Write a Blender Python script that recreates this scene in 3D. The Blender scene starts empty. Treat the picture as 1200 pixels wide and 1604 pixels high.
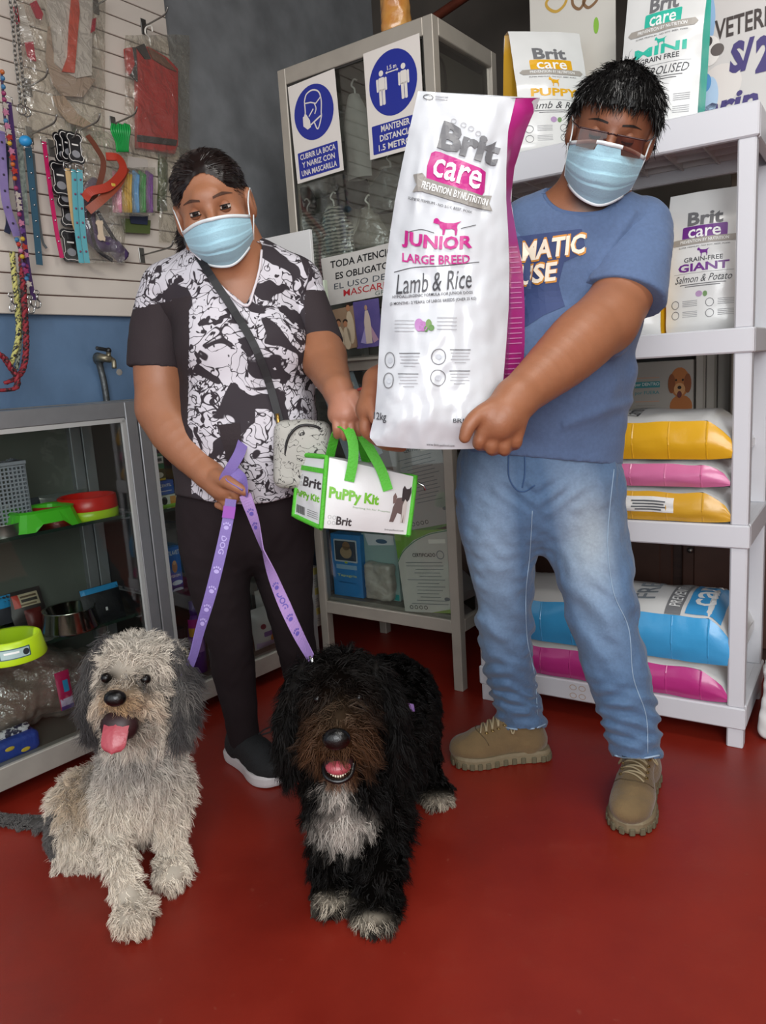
import bpy, bmesh, math, random
import numpy as np
from mathutils import Vector, Matrix, noise as mnoise
from mathutils.geometry import tessellate_polygon
from mathutils.bvhtree import BVHTree

scene = bpy.context.scene
COL = scene.collection
rng = np.random.default_rng(7)
random.seed(7)

# ------------------------------------------------------------------ camera
FPX, PITCH, ROLL, HC = 1210.0, math.radians(10.3), math.radians(3.6), 1.07
_cp, _sp, _cr, _sr = math.cos(PITCH), math.sin(PITCH), math.cos(ROLL), math.sin(ROLL)
_dn = np.array([_sr*_cp, _cr*_cp, _sp]); _fh = np.array([-_sr*_sp, -_cr*_sp, _cp]); _rt = np.cross(_dn, _fh)
RCW = np.array([_rt, _fh, -_dn])
CAMP = np.array([0, 0, HC])
cam = bpy.data.cameras.new('camera'); cam_ob = bpy.data.objects.new('camera', cam); COL.objects.link(cam_ob)
cam.sensor_fit = 'VERTICAL'; cam.sensor_height = 32.08; cam.lens = FPX/1604*32.08
cam.clip_start = 0.05; cam.clip_end = 60
_m = Matrix.Identity(4)
for i in range(3):
    _m[i][0] = RCW[i][0]; _m[i][1] = -RCW[i][1]; _m[i][2] = -RCW[i][2]; _m[i][3] = CAMP[i]
cam_ob.matrix_world = _m
scene.camera = cam_ob

# ------------------------------------------------------------------ light
scene.view_settings.view_transform = 'Standard'; scene.view_settings.look = 'None'
scene.view_settings.gamma = 1.0; scene.view_settings.use_curve_mapping = False
scene.view_settings.exposure = 0.0
world = bpy.data.worlds.new('daylight'); scene.world = world; world.use_nodes = True
_bg = world.node_tree.nodes['Background']
_bg.inputs[0].default_value = (0.93, 0.97, 1.0, 1); _bg.inputs[1].default_value = 1.4

def area(name, loc, aim, sx, sy, power, color=(1, 1, 1)):
    l = bpy.data.lights.new(name, 'AREA'); l.shape = 'RECTANGLE'; l.size = sx; l.size_y = sy; l.energy = power; l.color = color
    o = bpy.data.objects.new(name, l); COL.objects.link(o); o.location = loc
    o.rotation_euler = (Vector(aim)-Vector(loc)).to_track_quat('-Z', 'Y').to_euler()
    return o
# daylight that comes in through the open shop front behind the photographer
area('shopfront_daylight', (0.5, -1.6, 1.9), (0.0, 2.2, 1.0), 2.8, 1.9, 118, (0.97, 0.985, 1.0))
# added overhead fill light above the aisle, stands for no actual lamp
area('ceiling_fill_light', (0.75, 0.9, 2.85), (0.75, 0.95, 0), 1.2, 0.25, 22, (1.0, 0.97, 0.92))

# ------------------------------------------------------------------ pixels to places
def ray(x, y): return RCW @ np.array([x-600.0, y-802.0, FPX])
def G(x, y, z=0.0):
    r = ray(x, y); return CAMP + r*((z-HC)/r[2])
def PY(x, y, Y):
    r = ray(x, y); return CAMP + r*(Y/r[1])
def PL(x, y, p, az):
    a = math.radians(az); n = np.array([math.cos(a), -math.sin(a), 0]); r = ray(x, y)
    return CAMP + r*((np.array(p)-CAMP).dot(n)/r.dot(n))
def px2m(px, Y): return px*Y/FPX
def AZ(a): a = math.radians(a); return np.array([math.sin(a), math.cos(a), 0.0])
UP = np.array([0, 0, 1.0])
# ------------------------------------------------------------------ materials
def lin(c):
    if isinstance(c, str):
        c = c.lstrip('#'); c = tuple(int(c[i:i+2], 16)/255 for i in (0, 2, 4))
    return tuple(v/12.92 if v <= .04045 else ((v+.055)/1.055)**2.4 for v in c[:3])
MATS = {}
def mat(name, col='#808080', rough=.5, metal=0.0, spec=.5, var=0.0, vs=8.0, bump=0.0, bs=60.0, coat=0.0, sheen=0.0, attr=None, col2=None, trans=0.0, sub=0.0, aniso=None, thr=None):
    if name in MATS: return MATS[name]
    m = bpy.data.materials.new(name); m.use_nodes = True; MATS[name] = m
    nt = m.node_tree; N = nt.nodes; L = nt.links; b = N['Principled BSDF']
    c = lin(col); b.inputs['Base Color'].default_value = (*c, 1)
    b.inputs['Roughness'].default_value = rough; b.inputs['Metallic'].default_value = metal
    b.inputs['Specular IOR Level'].default_value = spec
    if coat: b.inputs['Coat Weight'].default_value = coat; b.inputs['Coat Roughness'].default_value = .15
    if sheen: b.inputs['Sheen Weight'].default_value = sheen; b.inputs['Sheen Roughness'].default_value = .5
    if trans: b.inputs['Transmission Weight'].default_value = trans
    if sub:
        b.inputs['Subsurface Weight'].default_value = sub; b.inputs['Subsurface Radius'].default_value = (.012, .005, .003); b.inputs['Subsurface Scale'].default_value = 1.0
    tc = N.new('ShaderNodeTexCoord')
    src = None
    if attr:
        a = N.new('ShaderNodeAttribute'); a.attribute_name = attr; src = a.outputs['Color']
    if var or col2:
        n = N.new('ShaderNodeTexNoise'); n.inputs['Scale'].default_value = vs; n.inputs['Detail'].default_value = 5; L.new(tc.outputs['Object'], n.inputs['Vector'])
        if aniso:
            mp = N.new('ShaderNodeMapping'); mp.inputs['Scale'].default_value = aniso; L.new(tc.outputs['Object'], mp.inputs['Vector']); L.new(mp.outputs['Vector'], n.inputs['Vector'])
        r = N.new('ShaderNodeValToRGB'); r.color_ramp.elements[0].position = .3 if thr is None else thr-.03; r.color_ramp.elements[1].position = .7 if thr is None else thr+.03
        L.new(n.outputs['Fac'], r.inputs['Fac'])
        if col2:
            r.color_ramp.elements[0].color = (*c, 1); r.color_ramp.elements[1].color = (*lin(col2), 1)
        else:
            r.color_ramp.elements[0].color = (1-var, 1-var, 1-var, 1); r.color_ramp.elements[1].color = (1+var*.4, 1+var*.4, 1+var*.4, 1)
        if col2: src = r.outputs['Color']
        else:
            mx = N.new('ShaderNodeMix'); mx.data_type = 'RGBA'; mx.blend_type = 'MULTIPLY'; mx.inputs['Factor'].default_value = 1
            if src: L.new(src, mx.inputs['A'])
            else: mx.inputs['A'].default_value = (*c, 1)
            L.new(r.outputs['Color'], mx.inputs['B']); src = mx.outputs['Result']
    if src: L.new(src, b.inputs['Base Color'])
    if bump:
        n2 = N.new('ShaderNodeTexNoise'); n2.inputs['Scale'].default_value = bs; n2.inputs['Detail'].default_value = 4; L.new(tc.outputs['Object'], n2.inputs['Vector'])
        bp = N.new('ShaderNodeBump'); bp.inputs['Strength'].default_value = bump; bp.inputs['Distance'].default_value = .01
        L.new(n2.outputs['Fac'], bp.inputs['Height']); L.new(bp.outputs['Normal'], b.inputs['Normal'])
    return m
def clearmat(name, tint='#f4faf8', gloss=.08, rough=.05, bump=0.0, bs=40.0, body=0.0, bodycol='#ffffff', gmax=.8):
    """pane or film: mostly transparent, mirror-like where it catches the light, a little milky body"""
    if name in MATS: return MATS[name]
    m = bpy.data.materials.new(name); m.use_nodes = True; MATS[name] = m
    nt = m.node_tree; N = nt.nodes; L = nt.links; N.remove(N['Principled BSDF']); out = N['Material Output']
    t = N.new('ShaderNodeBsdfTransparent'); t.inputs[0].default_value = (*lin(tint), 1)
    g = N.new('ShaderNodeBsdfGlossy'); g.inputs['Roughness'].default_value = rough
    lw = N.new('ShaderNodeLayerWeight'); lw.inputs['Blend'].default_value = .25
    mp = N.new('ShaderNodeMapRange'); mp.inputs['To Min'].default_value = gloss; mp.inputs['To Max'].default_value = gmax
    L.new(lw.outputs['Fresnel'], mp.inputs['Value'])
    mx = N.new('ShaderNodeMixShader'); L.new(mp.outputs['Result'], mx.inputs[0]); L.new(t.outputs[0], mx.inputs[1]); L.new(g.outputs[0], mx.inputs[2])
    last = mx
    if body:
        d = N.new('ShaderNodeBsdfDiffuse'); d.inputs[0].default_value = (*lin(bodycol), 1)
        mx2 = N.new('ShaderNodeMixShader'); mx2.inputs[0].default_value = body; L.new(mx.outputs[0], mx2.inputs[1]); L.new(d.outputs[0], mx2.inputs[2]); last = mx2
    if bump:
        tc = N.new('ShaderNodeTexCoord'); n2 = N.new('ShaderNodeTexNoise'); n2.inputs['Scale'].default_value = bs; n2.inputs['Detail'].default_value = 3; n2.inputs['Distortion'].default_value = 1.2; L.new(tc.outputs['Object'], n2.inputs['Vector'])
        bp = N.new('ShaderNodeBump'); bp.inputs['Strength'].default_value = bump; bp.inputs['Distance'].default_value = .02
        L.new(n2.outputs['Fac'], bp.inputs['Height']); L.new(bp.outputs['Normal'], g.inputs['Normal']); L.new(bp.outputs['Normal'], lw.inputs['Normal'])
    L.new(last.outputs[0], out.inputs['Surface'])
    return m
def solid(hexcol, rough=.55, **k): return mat('paint_'+hexcol.lstrip('#')+('_%d' % int(rough*100)), hexcol, rough, **k)

# ------------------------------------------------------------------ objects
WLOC = {}
def tag(o, label=None, cat=None, group=None, kind=None):
    if label: o['label'] = label
    if cat: o['category'] = cat
    if group: o['group'] = group
    if kind: o['kind'] = kind
    return o
def thing(name, base, label, cat, group=None):
    o = bpy.data.objects.new(name, None); COL.objects.link(o); o.empty_display_size = .05
    o.location = tuple(base); WLOC[o.name] = np.array(base, float)
    return tag(o, label, cat, group)
def make_mesh(name, V, F, mats, mi=None, smooth=False, col=None, normals=None):
    me = bpy.data.meshes.new(name)
    V = np.asarray(V, np.float32)
    if isinstance(F, np.ndarray):
        nf, k = F.shape
        me.vertices.add(len(V)); me.vertices.foreach_set('co', V.ravel())
        me.loops.add(nf*k); me.loops.foreach_set('vertex_index', F.ravel().astype(np.int32))
        me.polygons.add(nf); me.polygons.foreach_set('loop_start', np.arange(0, nf*k, k, dtype=np.int32))
        try: me.polygons.foreach_set('loop_total', np.full(nf, k, np.int32))
        except Exception: pass
        me.update(calc_edges=True)
    else:
        me.from_pydata([tuple(v) for v in V.tolist()], [], [list(map(int, f)) for f in F]); me.update()
    for m in (mats if isinstance(mats, (list, tuple)) else [mats]): me.materials.append(m)
    n = len(me.polygons)
    if mi is not None: me.polygons.foreach_set('material_index', np.asarray(mi, np.int32))
    if smooth: me.polygons.foreach_set('use_smooth', np.ones(n, bool))
    if col is not None:
        a = me.color_attributes.new('Col', 'FLOAT_COLOR', 'POINT')
        c = np.ones((len(V), 4), np.float32); c[:, :3] = col; a.data.foreach_set('color', c.ravel())
    if normals is not None:
        try: me.normals_split_custom_set_from_vertices(np.asarray(normals, np.float32).tolist())
        except Exception as e: print('normals', e)
    me.update()
    return me
def obj(name, V, F, mats, parent=None, mi=None, smooth=False, col=None, normals=None, label=None, cat=None, group=None, kind=None, base=None):
    V = np.asarray(V, float)
    if base is None:
        lo, hi = V.min(0), V.max(0); base = np.array([(lo[0]+hi[0])/2, (lo[1]+hi[1])/2, lo[2]])
    me = make_mesh(name, V-base, F, mats, mi, smooth, col, normals)
    o = bpy.data.objects.new(name, me); COL.objects.link(o); WLOC[o.name] = np.array(base, float)
    if parent is not None:
        o.parent = parent; o.location = tuple(base-WLOC[parent.name])
    else: o.location = tuple(base)
    return tag(o, label, cat, group, kind)

class MB:
    """collects shapes in world coordinates and links them as one mesh object"""
    def __init__(s): s.V = []; s.F = []; s.n = 0; s.mi = []
    def add(s, V, F, mi=0):
        V = np.asarray(V, float); s.V.append(V)
        F = F.tolist() if isinstance(F, np.ndarray) else F
        s.F += [[i+s.n for i in f] for f in F]; s.mi += [mi]*len(F); s.n += len(V); return s
    def box(s, c, size, X=(1, 0, 0), Y=(0, 1, 0), Z=(0, 0, 1), bev=0.0, mi=0):
        c = np.array(c, float); X, Y, Z = (np.array(a, float)*h/2 for a, h in zip((X, Y, Z), size))
        if bev <= 0:
            V = [c+sx*X+sy*Y+sz*Z for sx in (-1, 1) for sy in (-1, 1) for sz in (-1, 1)]
            return s.add(V, [[0, 1, 3, 2], [4, 6, 7, 5], [0, 4, 5, 1], [2, 3, 7, 6], [0, 2, 6, 4], [1, 5, 7, 3]], mi)
        b = [min(bev, .49*h) for h in size]
        kx, ky, kz = ((h-2*q)/h if h else 1 for h, q in zip(size, b))
        V = []; idx = {}
        for sx in (-1, 1):
            for sy in (-1, 1):
                for sz in (-1, 1):
                    for ax, (fx, fy, fz) in enumerate(((1, ky, kz), (kx, 1, kz), (kx, ky, 1))):
                        idx[(sx, sy, sz, ax)] = len(V); V.append(c+sx*fx*X+sy*fy*Y+sz*fz*Z)
        F = []
        for a in (-1, 1):
            q = [(a, -1, -1), (a, 1, -1), (a, 1, 1), (a, -1, 1)]
            for ax in range(3):
                f = [idx[tuple(np.roll(t, ax))+(ax,)] for t in q]
                F.append(f if a > 0 else f[::-1])
        for ax in range(3):
            o1, o2 = (ax+1) % 3, (ax+2) % 3
            for s1 in (-1, 1):
                for s2 in (-1, 1):
                    def key(sa, w):
                        t = [0, 0, 0]; t[ax] = sa; t[o1] = s1; t[o2] = s2; return idx[tuple(t)+(w,)]
                    f = [key(-1, o1), key(1, o1), key(1, o2), key(-1, o2)]
                    F.append(f if s1*s2 < 0 else f[::-1])
        for sx in (-1, 1):
            for sy in (-1, 1):
                for sz in (-1, 1):
                    f = [idx[(sx, sy, sz, a)] for a in range(3)]
                    F.append(f if sx*sy*sz > 0 else f[::-1])
        return s.add(V, F, mi)
    def bar(s, a, b, w, h, up=(0, 0, 1), bev=0.0, mi=0):
        a, b = np.array(a, float), np.array(b, float); Z = b-a; L = np.linalg.norm(Z); Z /= L
        X = np.cross(np.array(up, float), Z)
        if np.linalg.norm(X) < 1e-6: X = np.cross([0, 1, 0], Z)
        X /= np.linalg.norm(X); Y = np.cross(Z, X)
        return s.box((a+b)/2, (w, h, L), X, Y, Z, bev, mi)
    def sweep(s, pts, sec, closed_sec=True, up=None, scale=None, cap=True, mi=0, ups=None):
        pts = np.asarray(pts, float); n = len(pts); sec = np.asarray(sec, float); k = len(sec)
        T = np.gradient(pts, axis=0); T /= np.linalg.norm(T, axis=1)[:, None]+1e-12
        u = np.array(up if up is not None else (0, 0, 1.0)) if ups is None else np.array(ups[0], float)
        V = []
        for i in range(n):
            if ups is not None: u = np.array(ups[i], float)
            y = u-T[i]*u.dot(T[i])
            if np.linalg.norm(y) < 1e-6: y = np.cross(T[i], [1, 0, 0.1])
            y /= np.linalg.norm(y); x = np.cross(y, T[i])
            if ups is None: u = y if up is None else u
            sc = 1 if scale is None else scale[i]
            V += [pts[i]+sc*(q[0]*x+q[1]*y) for q in sec]
        F = []
        kk = k if closed_sec else k-1
        for i in range(n-1):
            for j in range(kk):
                a = i*k+j; b = i*k+(j+1) % k; F.append([a, b, b+k, a+k])
        if cap and closed_sec: F.append(list(range(k))[::-1]); F.append([(n-1)*k+j for j in range(k)])
        return s.add(V, F, mi)
    def tube(s, pts, r, k=8, mi=0, scale=None, cap=True):
        a = np.linspace(0, 2*np.pi, k, endpoint=False)
        return s.sweep(pts, np.c_[np.cos(a)*r, np.sin(a)*r], mi=mi, scale=scale, cap=cap)
    def strap(s, pts, w, t, ups, mi=0):
        return s.sweep(pts, [(-w/2, -t/2), (w/2, -t/2), (w/2, t/2), (-w/2, t/2)], ups=ups, mi=mi)
    def lathe(s, c, prof, k=24, axis=(0, 0, 1), mi=0, a0=0, a1=2*np.pi):
        Z = np.array(axis, float); Z /= np.linalg.norm(Z); X = np.cross([0, 1, 0.01], Z); X /= np.linalg.norm(X); Y = np.cross(Z, X); c = np.array(c, float)
        full = abs(a1-a0-2*np.pi) < 1e-6
        an = np.linspace(a0, a1, k, endpoint=not full); V = []
        for r, z in prof: V += [c+Z*z+r*(np.cos(t)*X+np.sin(t)*Y) for t in an]
        F = []
        for i in range(len(prof)-1):
            for j in range(k if full else k-1):
                a = i*k+j; b = i*k+(j+1) % k; F.append([a, b, b+k, a+k])
        return s.add(V, F, mi)
    def ball(s, c, r, k=12, mi=0, X=(1, 0, 0), Y=(0, 1, 0), Z=(0, 0, 1)):
        r = np.array([r]*3 if np.isscalar(r) else r, float); c = np.array(c, float); V = []; F = []
        h = k//2
        for i in range(h+1):
            ph = np.pi*i/h
            for j in range(k):
                t = 2*np.pi*j/k
                V.append(c+np.array(X)*r[0]*np.sin(ph)*np.cos(t)+np.array(Y)*r[1]*np.sin(ph)*np.sin(t)+np.array(Z)*r[2]*np.cos(ph))
        for i in range(h):
            for j in range(k):
                a = i*k+j; b = i*k+(j+1) % k
                F.append([a, a+k, b+k, b])
        return s.add(V, F, mi)
    def prism(s, poly, o, X, Y, t, mi=0):
        """a 2-D outline at o in the X,Y plane with thickness t along X x Y"""
        X, Y, o = np.array(X, float), np.array(Y, float), np.array(o, float); Z = np.cross(X, Y); n = len(poly)
        V = [o+p[0]*X+p[1]*Y for p in poly]+[o+p[0]*X+p[1]*Y+t*Z for p in poly]
        tr = [list(f) for f in tessellate_polygon([[Vector((p[0], p[1], 0)) for p in poly]])]
        ar = sum(poly[i][0]*poly[(i+1) % n][1]-poly[(i+1) % n][0]*poly[i][1] for i in range(n))
        F = []
        for f in tr:
            a, b, c = (np.array(poly[i]) for i in f)
            cr = (b[0]-a[0])*(c[1]-a[1])-(b[1]-a[1])*(c[0]-a[0])
            if cr < 0: f = f[::-1]
            F.append(f[::-1]); F.append([i+n for i in f])
        for i in range(n):
            q = [i, (i+1) % n, (i+1) % n+n, i+n]; F.append(q if ar > 0 else q[::-1])
        return s.add(V, F, mi)
    def grid(s, fn, nu, nv, mi=0):
        us = np.linspace(0, 1, nu); vs = np.linspace(0, 1, nv)
        V = [fn(u, v) for v in vs for u in us]
        F = [[j*nu+i, j*nu+i+1, (j+1)*nu+i+1, (j+1)*nu+i] for j in range(nv-1) for i in range(nu-1)]
        return s.add(V, F, mi)
    def build(s, name, mats, parent=None, smooth=False, **k):
        return obj(name, np.concatenate(s.V), s.F, mats, parent, mi=s.mi, smooth=smooth, **k)
def one(name, mats, parent=None, smooth=False, fn=None, **k):
    m = MB(); fn(m); return m.build(name, mats, parent, smooth, **k)

def nz(p, sc=1.0, off=0.0):
    return mnoise.noise(Vector((p[0]*sc+off, p[1]*sc+off*.7, p[2]*sc-off)))
def bez(pts, n=20):
    """smooth Catmull-Rom path through the points"""
    P = np.asarray(pts, float); P = np.vstack([2*P[0]-P[1], P, 2*P[-1]-P[-2]]); out = []
    m = len(P)-3
    for i in range(m):
        t = np.linspace(0, 1, n, endpoint=(i == m-1))[:, None]; a, b, c, d = P[i:i+4]
        out.append(.5*((2*b)+(-a+c)*t+(2*a-5*b+4*c-d)*t**2+(-a+3*b-3*c+d)*t**3))
    return np.vstack(out)

# ------------------------------------------------------------------ flat print: text and outlines laid on a surface
_tc = {}
def text2d(s, size=1.0, bold=0.0, shear=0.0, sx=1.0, align='CENTER'):
    key = (s, bold, shear)
    if key not in _tc:
        c = bpy.data.curves.new('t', 'FONT'); c.body = s; c.size = 1.0; c.resolution_u = 2; c.fill_mode = 'FRONT'; c.offset = bold; c.shear = shear
        o = bpy.data.objects.new('t', c); COL.objects.link(o)
        dg = bpy.context.evaluated_depsgraph_get(); me = bpy.data.meshes.new_from_object(o.evaluated_get(dg))
        V = np.array([v.co[:2] for v in me.vertices]) if len(me.vertices) else np.zeros((0, 2)); F = [list(p.vertices) for p in me.polygons]
        bpy.data.objects.remove(o); bpy.data.curves.remove(c); bpy.data.meshes.remove(me); _tc[key] = (V, F)
    V, F = _tc[key]; V = V.copy()
    if not len(V): return V, F
    w = V[:, 0].max(); x0 = V[:, 0].min()
    if align == 'CENTER': V[:, 0] -= (w+x0)/2
    elif align == 'LEFT': V[:, 0] -= x0
    V *= size; V[:, 0] *= sx
    return V, F
def fit_text(s, w, h, bold=0.0, shear=0.0):
    """text scaled into a box w x h centred on 0"""
    V, F = text2d(s, 1, bold, shear)
    V = V.copy(); lo, hi = V.min(0), V.max(0); V = (V-(lo+hi)/2)/(hi-lo)*np.array([w, h]); return V, F
def poly2d(P):
    P = [tuple(p) for p in P]; F = [list(f) for f in tessellate_polygon([[Vector((p[0], p[1], 0)) for p in P]])]; return np.array(P, float), F
def rrect(w, h, r, k=5, cx=0, cy=0):
    P = []
    for sx, sy, a0 in ((1, 1, 0), (-1, 1, 90), (-1, -1, 180), (1, -1, 270)):
        for i in range(k+1):
            a = math.radians(a0+90*i/k); P.append((cx+sx*(w/2-r)+r*math.cos(a), cy+sy*(h/2-r)+r*math.sin(a)))
    return P
def ell(rx, ry, k=28, cx=0, cy=0): return [(cx+rx*math.cos(2*math.pi*i/k), cy+ry*math.sin(2*math.pi*i/k)) for i in range(k)]
def ring2d(rx, ry, t, k=28, cx=0, cy=0):
    V = []; F = []
    for i in range(k):
        a = 2*math.pi*i/k; V += [(cx+rx*math.cos(a), cy+ry*math.sin(a)), (cx+(rx-t)*math.cos(a), cy+(ry-t)*math.sin(a))]
        j = (i+1) % k; F.append([2*i, 2*j, 2*j+1, 2*i+1])
    return np.array(V), F
def stroke2d(P, w):
    P = np.asarray(P, float); T = np.gradient(P, axis=0); T /= np.linalg.norm(T, axis=1)[:, None]+1e-9; Nn = np.c_[-T[:, 1], T[:, 0]]
    V = np.vstack([P+Nn*w/2, P-Nn*w/2]); n = len(P); return V, [[i, i+n, i+n+1, i+1] for i in range(n-1)]
def at(VF, x, y, rot=0.0, sc=1.0):
    V, F = VF; c, s_ = math.cos(rot), math.sin(rot); V = np.asarray(V)*sc
    return np.c_[V[:, 0]*c-V[:, 1]*s_+x, V[:, 0]*s_+V[:, 1]*c+y], F
def dice(V, F, L):
    bm = bmesh.new(); vs = [bm.verts.new((v[0], v[1], 0)) for v in V]
    for f in F:
        try: bm.faces.new([vs[i] for i in f])
        except ValueError: pass
    lo, hi = V.min(0), V.max(0)
    for ax in (0, 1):
        for q in np.arange(lo[ax]+L, hi[ax], L):
            co = (q, 0, 0) if ax == 0 else (0, q, 0); no = (1, 0, 0) if ax == 0 else (0, 1, 0)
            bmesh.ops.bisect_plane(bm, geom=bm.verts[:]+bm.edges[:]+bm.faces[:], plane_co=co, plane_no=no)
    bm.verts.index_update()
    V2 = np.array([v.co[:2] for v in bm.verts]); F2 = [[v.index for v in f.verts] for f in bm.faces]; bm.free(); return V2, F2
class Print:
    """flat print on a surface S(x, y) -> (point, normal)"""
    def __init__(s, S, lift=.0006, L=None): s.S = S; s.lift = lift; s.L = L; s.items = []
    def add(s, VF, m, layer=1, L=None):
        V, F = VF
        if len(V) == 0: return s
        L = L or s.L
        if L: V, F = dice(np.asarray(V, float), F, L)
        s.items.append((V, F, m, layer)); return s
    def build(s, name, parent=None, **k):
        if not s.items: return None
        mats = []; mb = MB()
        for V, F, m, layer in s.items:
            if m not in mats: mats.append(m)
            P = []
            for v in V:
                p, n = s.S(v[0], v[1]); P.append(np.asarray(p)+np.asarray(n)*s.lift*layer)
            P = np.array(P); F2 = []
            n0 = s.S(*V[0])[1]
            for f in F:
                a, b, c = P[f[0]], P[f[1]], P[f[2]]
                F2.append(f if np.cross(b-a, c-a).dot(n0) >= 0 else f[::-1])
            mb.add(P, F2, mats.index(m))
        return mb.build(name, mats, parent, **k)
def flatS(o, X, Y):
    o, X, Y = np.array(o, float), np.array(X, float), np.array(Y, float); n = np.cross(X, Y); n /= np.linalg.norm(n)
    return lambda x, y: (o+x*X+y*Y, n)
def quadS(tl, tr, br, bl, asp=1.0):
    """surface with x in -.5...5, y in -.5...5 over four corner points"""
    tl, tr, br, bl = map(np.array, (tl, tr, br, bl)); n = np.cross(tr-tl, tl-bl); n = n/np.linalg.norm(n)
    def S(x, y):
        u, v = x+.5, y+.5; return (bl*(1-u)*(1-v)+br*u*(1-v)+tl*(1-u)*v+tr*u*v, n)
    return S

# ------------------------------------------------------------------ smooth implicit shapes
def smin(a, b, k):
    h = np.clip(.5+.5*(b-a)/k, 0, 1); return b+(a-b)*h-k*h*(1-h)
class SDF:
    def __init__(s, h): s.h = h; s.P = []; s.post = None
    def cone(s, a, b, ra, rb, k=.03, flat=None, sub=False):
        """tapered capsule; flat=(axis, factor) squeezes it along an axis"""
        s.P.append(('c', np.array(a, float), np.array(b, float), ra, rb, k, flat, sub)); return s
    def ell(s, c, r, k=.03, X=(1, 0, 0), Y=(0, 1, 0), Z=(0, 0, 1), sub=False):
        s.P.append(('e', np.array(c, float), np.array(r, float), np.array([X, Y, Z], float), k, sub)); return s
    def box(s, c, hs, rd, k=.02, X=(1, 0, 0), Y=(0, 1, 0), Z=(0, 0, 1), sub=False):
        s.P.append(('b', np.array(c, float), np.array(hs, float), rd, np.array([X, Y, Z], float), k, sub)); return s
    def chain(s, pts, k=.03, flat=None):
        Q = np.array([[*p, r] for p, r in pts], float)
        if len(Q) > 2: Q = bez(Q, 3)
        s.P.append(('h', Q, k, flat, k, False)); return s
    def bounds(s):
        lo = np.full(3, 1e9); hi = -lo
        for p in s.P:
            l, h = s._bb(p)
            if not p[-1]: lo = np.minimum(lo, l); hi = np.maximum(hi, h)
        return lo, hi
    def _bb(s, p):
        if p[0] == 'c':
            r = max(p[3], p[4])*(max(1, p[6][1]) if p[6] else 1); return np.minimum(p[1], p[2])-r, np.maximum(p[1], p[2])+r
        if p[0] == 'e': r = np.abs(p[3].T) @ p[2]; return p[1]-r, p[1]+r
        if p[0] == 'h':
            r = p[1][:, 3:].max(); return p[1][:, :3].min(0)-r, p[1][:, :3].max(0)+r
        r = np.abs(p[4].T) @ (p[2]+p[3]); return p[1]-r, p[1]+r
    def _d(s, p, q):
        if p[0] == 'c':
            a, b, ra, rb, fl = p[1], p[2], p[3], p[4], p[6]
            if fl:
                ax = np.array(fl[0], float); ax /= np.linalg.norm(ax); f = 1/fl[1]-1; c = (a+b)/2
                q = q+((q-c)@ax)[..., None]*ax*f; a = a+((a-c)@ax)*ax*f; b = b+((b-c)@ax)*ax*f
            ab = b-a; t = np.clip(((q-a)@ab)/max(ab@ab, 1e-9), 0, 1)
            d = np.linalg.norm(q-a-t[..., None]*ab, axis=-1)-(ra+(rb-ra)*t)
            return d*(min(1, fl[1]) if fl else 1)
        if p[0] == 'h':
            d = None
            for u, v in zip(p[1][:-1], p[1][1:]):
                t = s._d(('c', u[:3], v[:3], u[3], v[3], 0, p[3], False), q); d = t if d is None else np.minimum(d, t)
            return d
        if p[0] == 'e':
            l = (q-p[1])@p[3].T; k0 = np.linalg.norm(l/p[2], axis=-1); k1 = np.linalg.norm(l/p[2]**2, axis=-1); return k0*(k0-1)/np.maximum(k1, 1e-6)
        l = np.abs((q-p[1])@p[4].T)-p[2]
        return np.linalg.norm(np.maximum(l, 0), axis=-1)+np.minimum(l.max(-1), 0)-p[3]
    def mesh(s, clip=None):
        h = s.h; lo, hi = s.bounds(); pad = 3*h+.012; lo = lo-pad; hi = hi+pad
        n = np.ceil((hi-lo)/h).astype(int)+1
        D = np.full(n, .05, np.float32)
        for p in s.P:
            k = p[-2] if p[0] != 'c' else p[5]; l, u = s._bb(p); m = k+3*h+.01
            i0 = np.clip(np.floor((l-m-lo)/h).astype(int), 0, n-1); i1 = np.clip(np.ceil((u+m-lo)/h).astype(int)+1, 1, n)
            gx, gy, gz = (lo[a]+h*np.arange(i0[a], i1[a]) for a in range(3))
            q = np.stack(np.meshgrid(gx, gy, gz, indexing='ij'), -1)
            d = s._d(p, q).astype(np.float32); sl = tuple(slice(i0[a], i1[a]) for a in range(3))
            if p[-1]: D[sl] = -smin(-D[sl], d, k)
            else: D[sl] = smin(D[sl], d, k)
        if s.post is not None:
            near = np.argwhere(np.abs(D) < .045); q = lo+h*near
            D[tuple(near.T)] = s.post(q, D[tuple(near.T)])
        return surfnet(D, lo, h)
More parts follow.
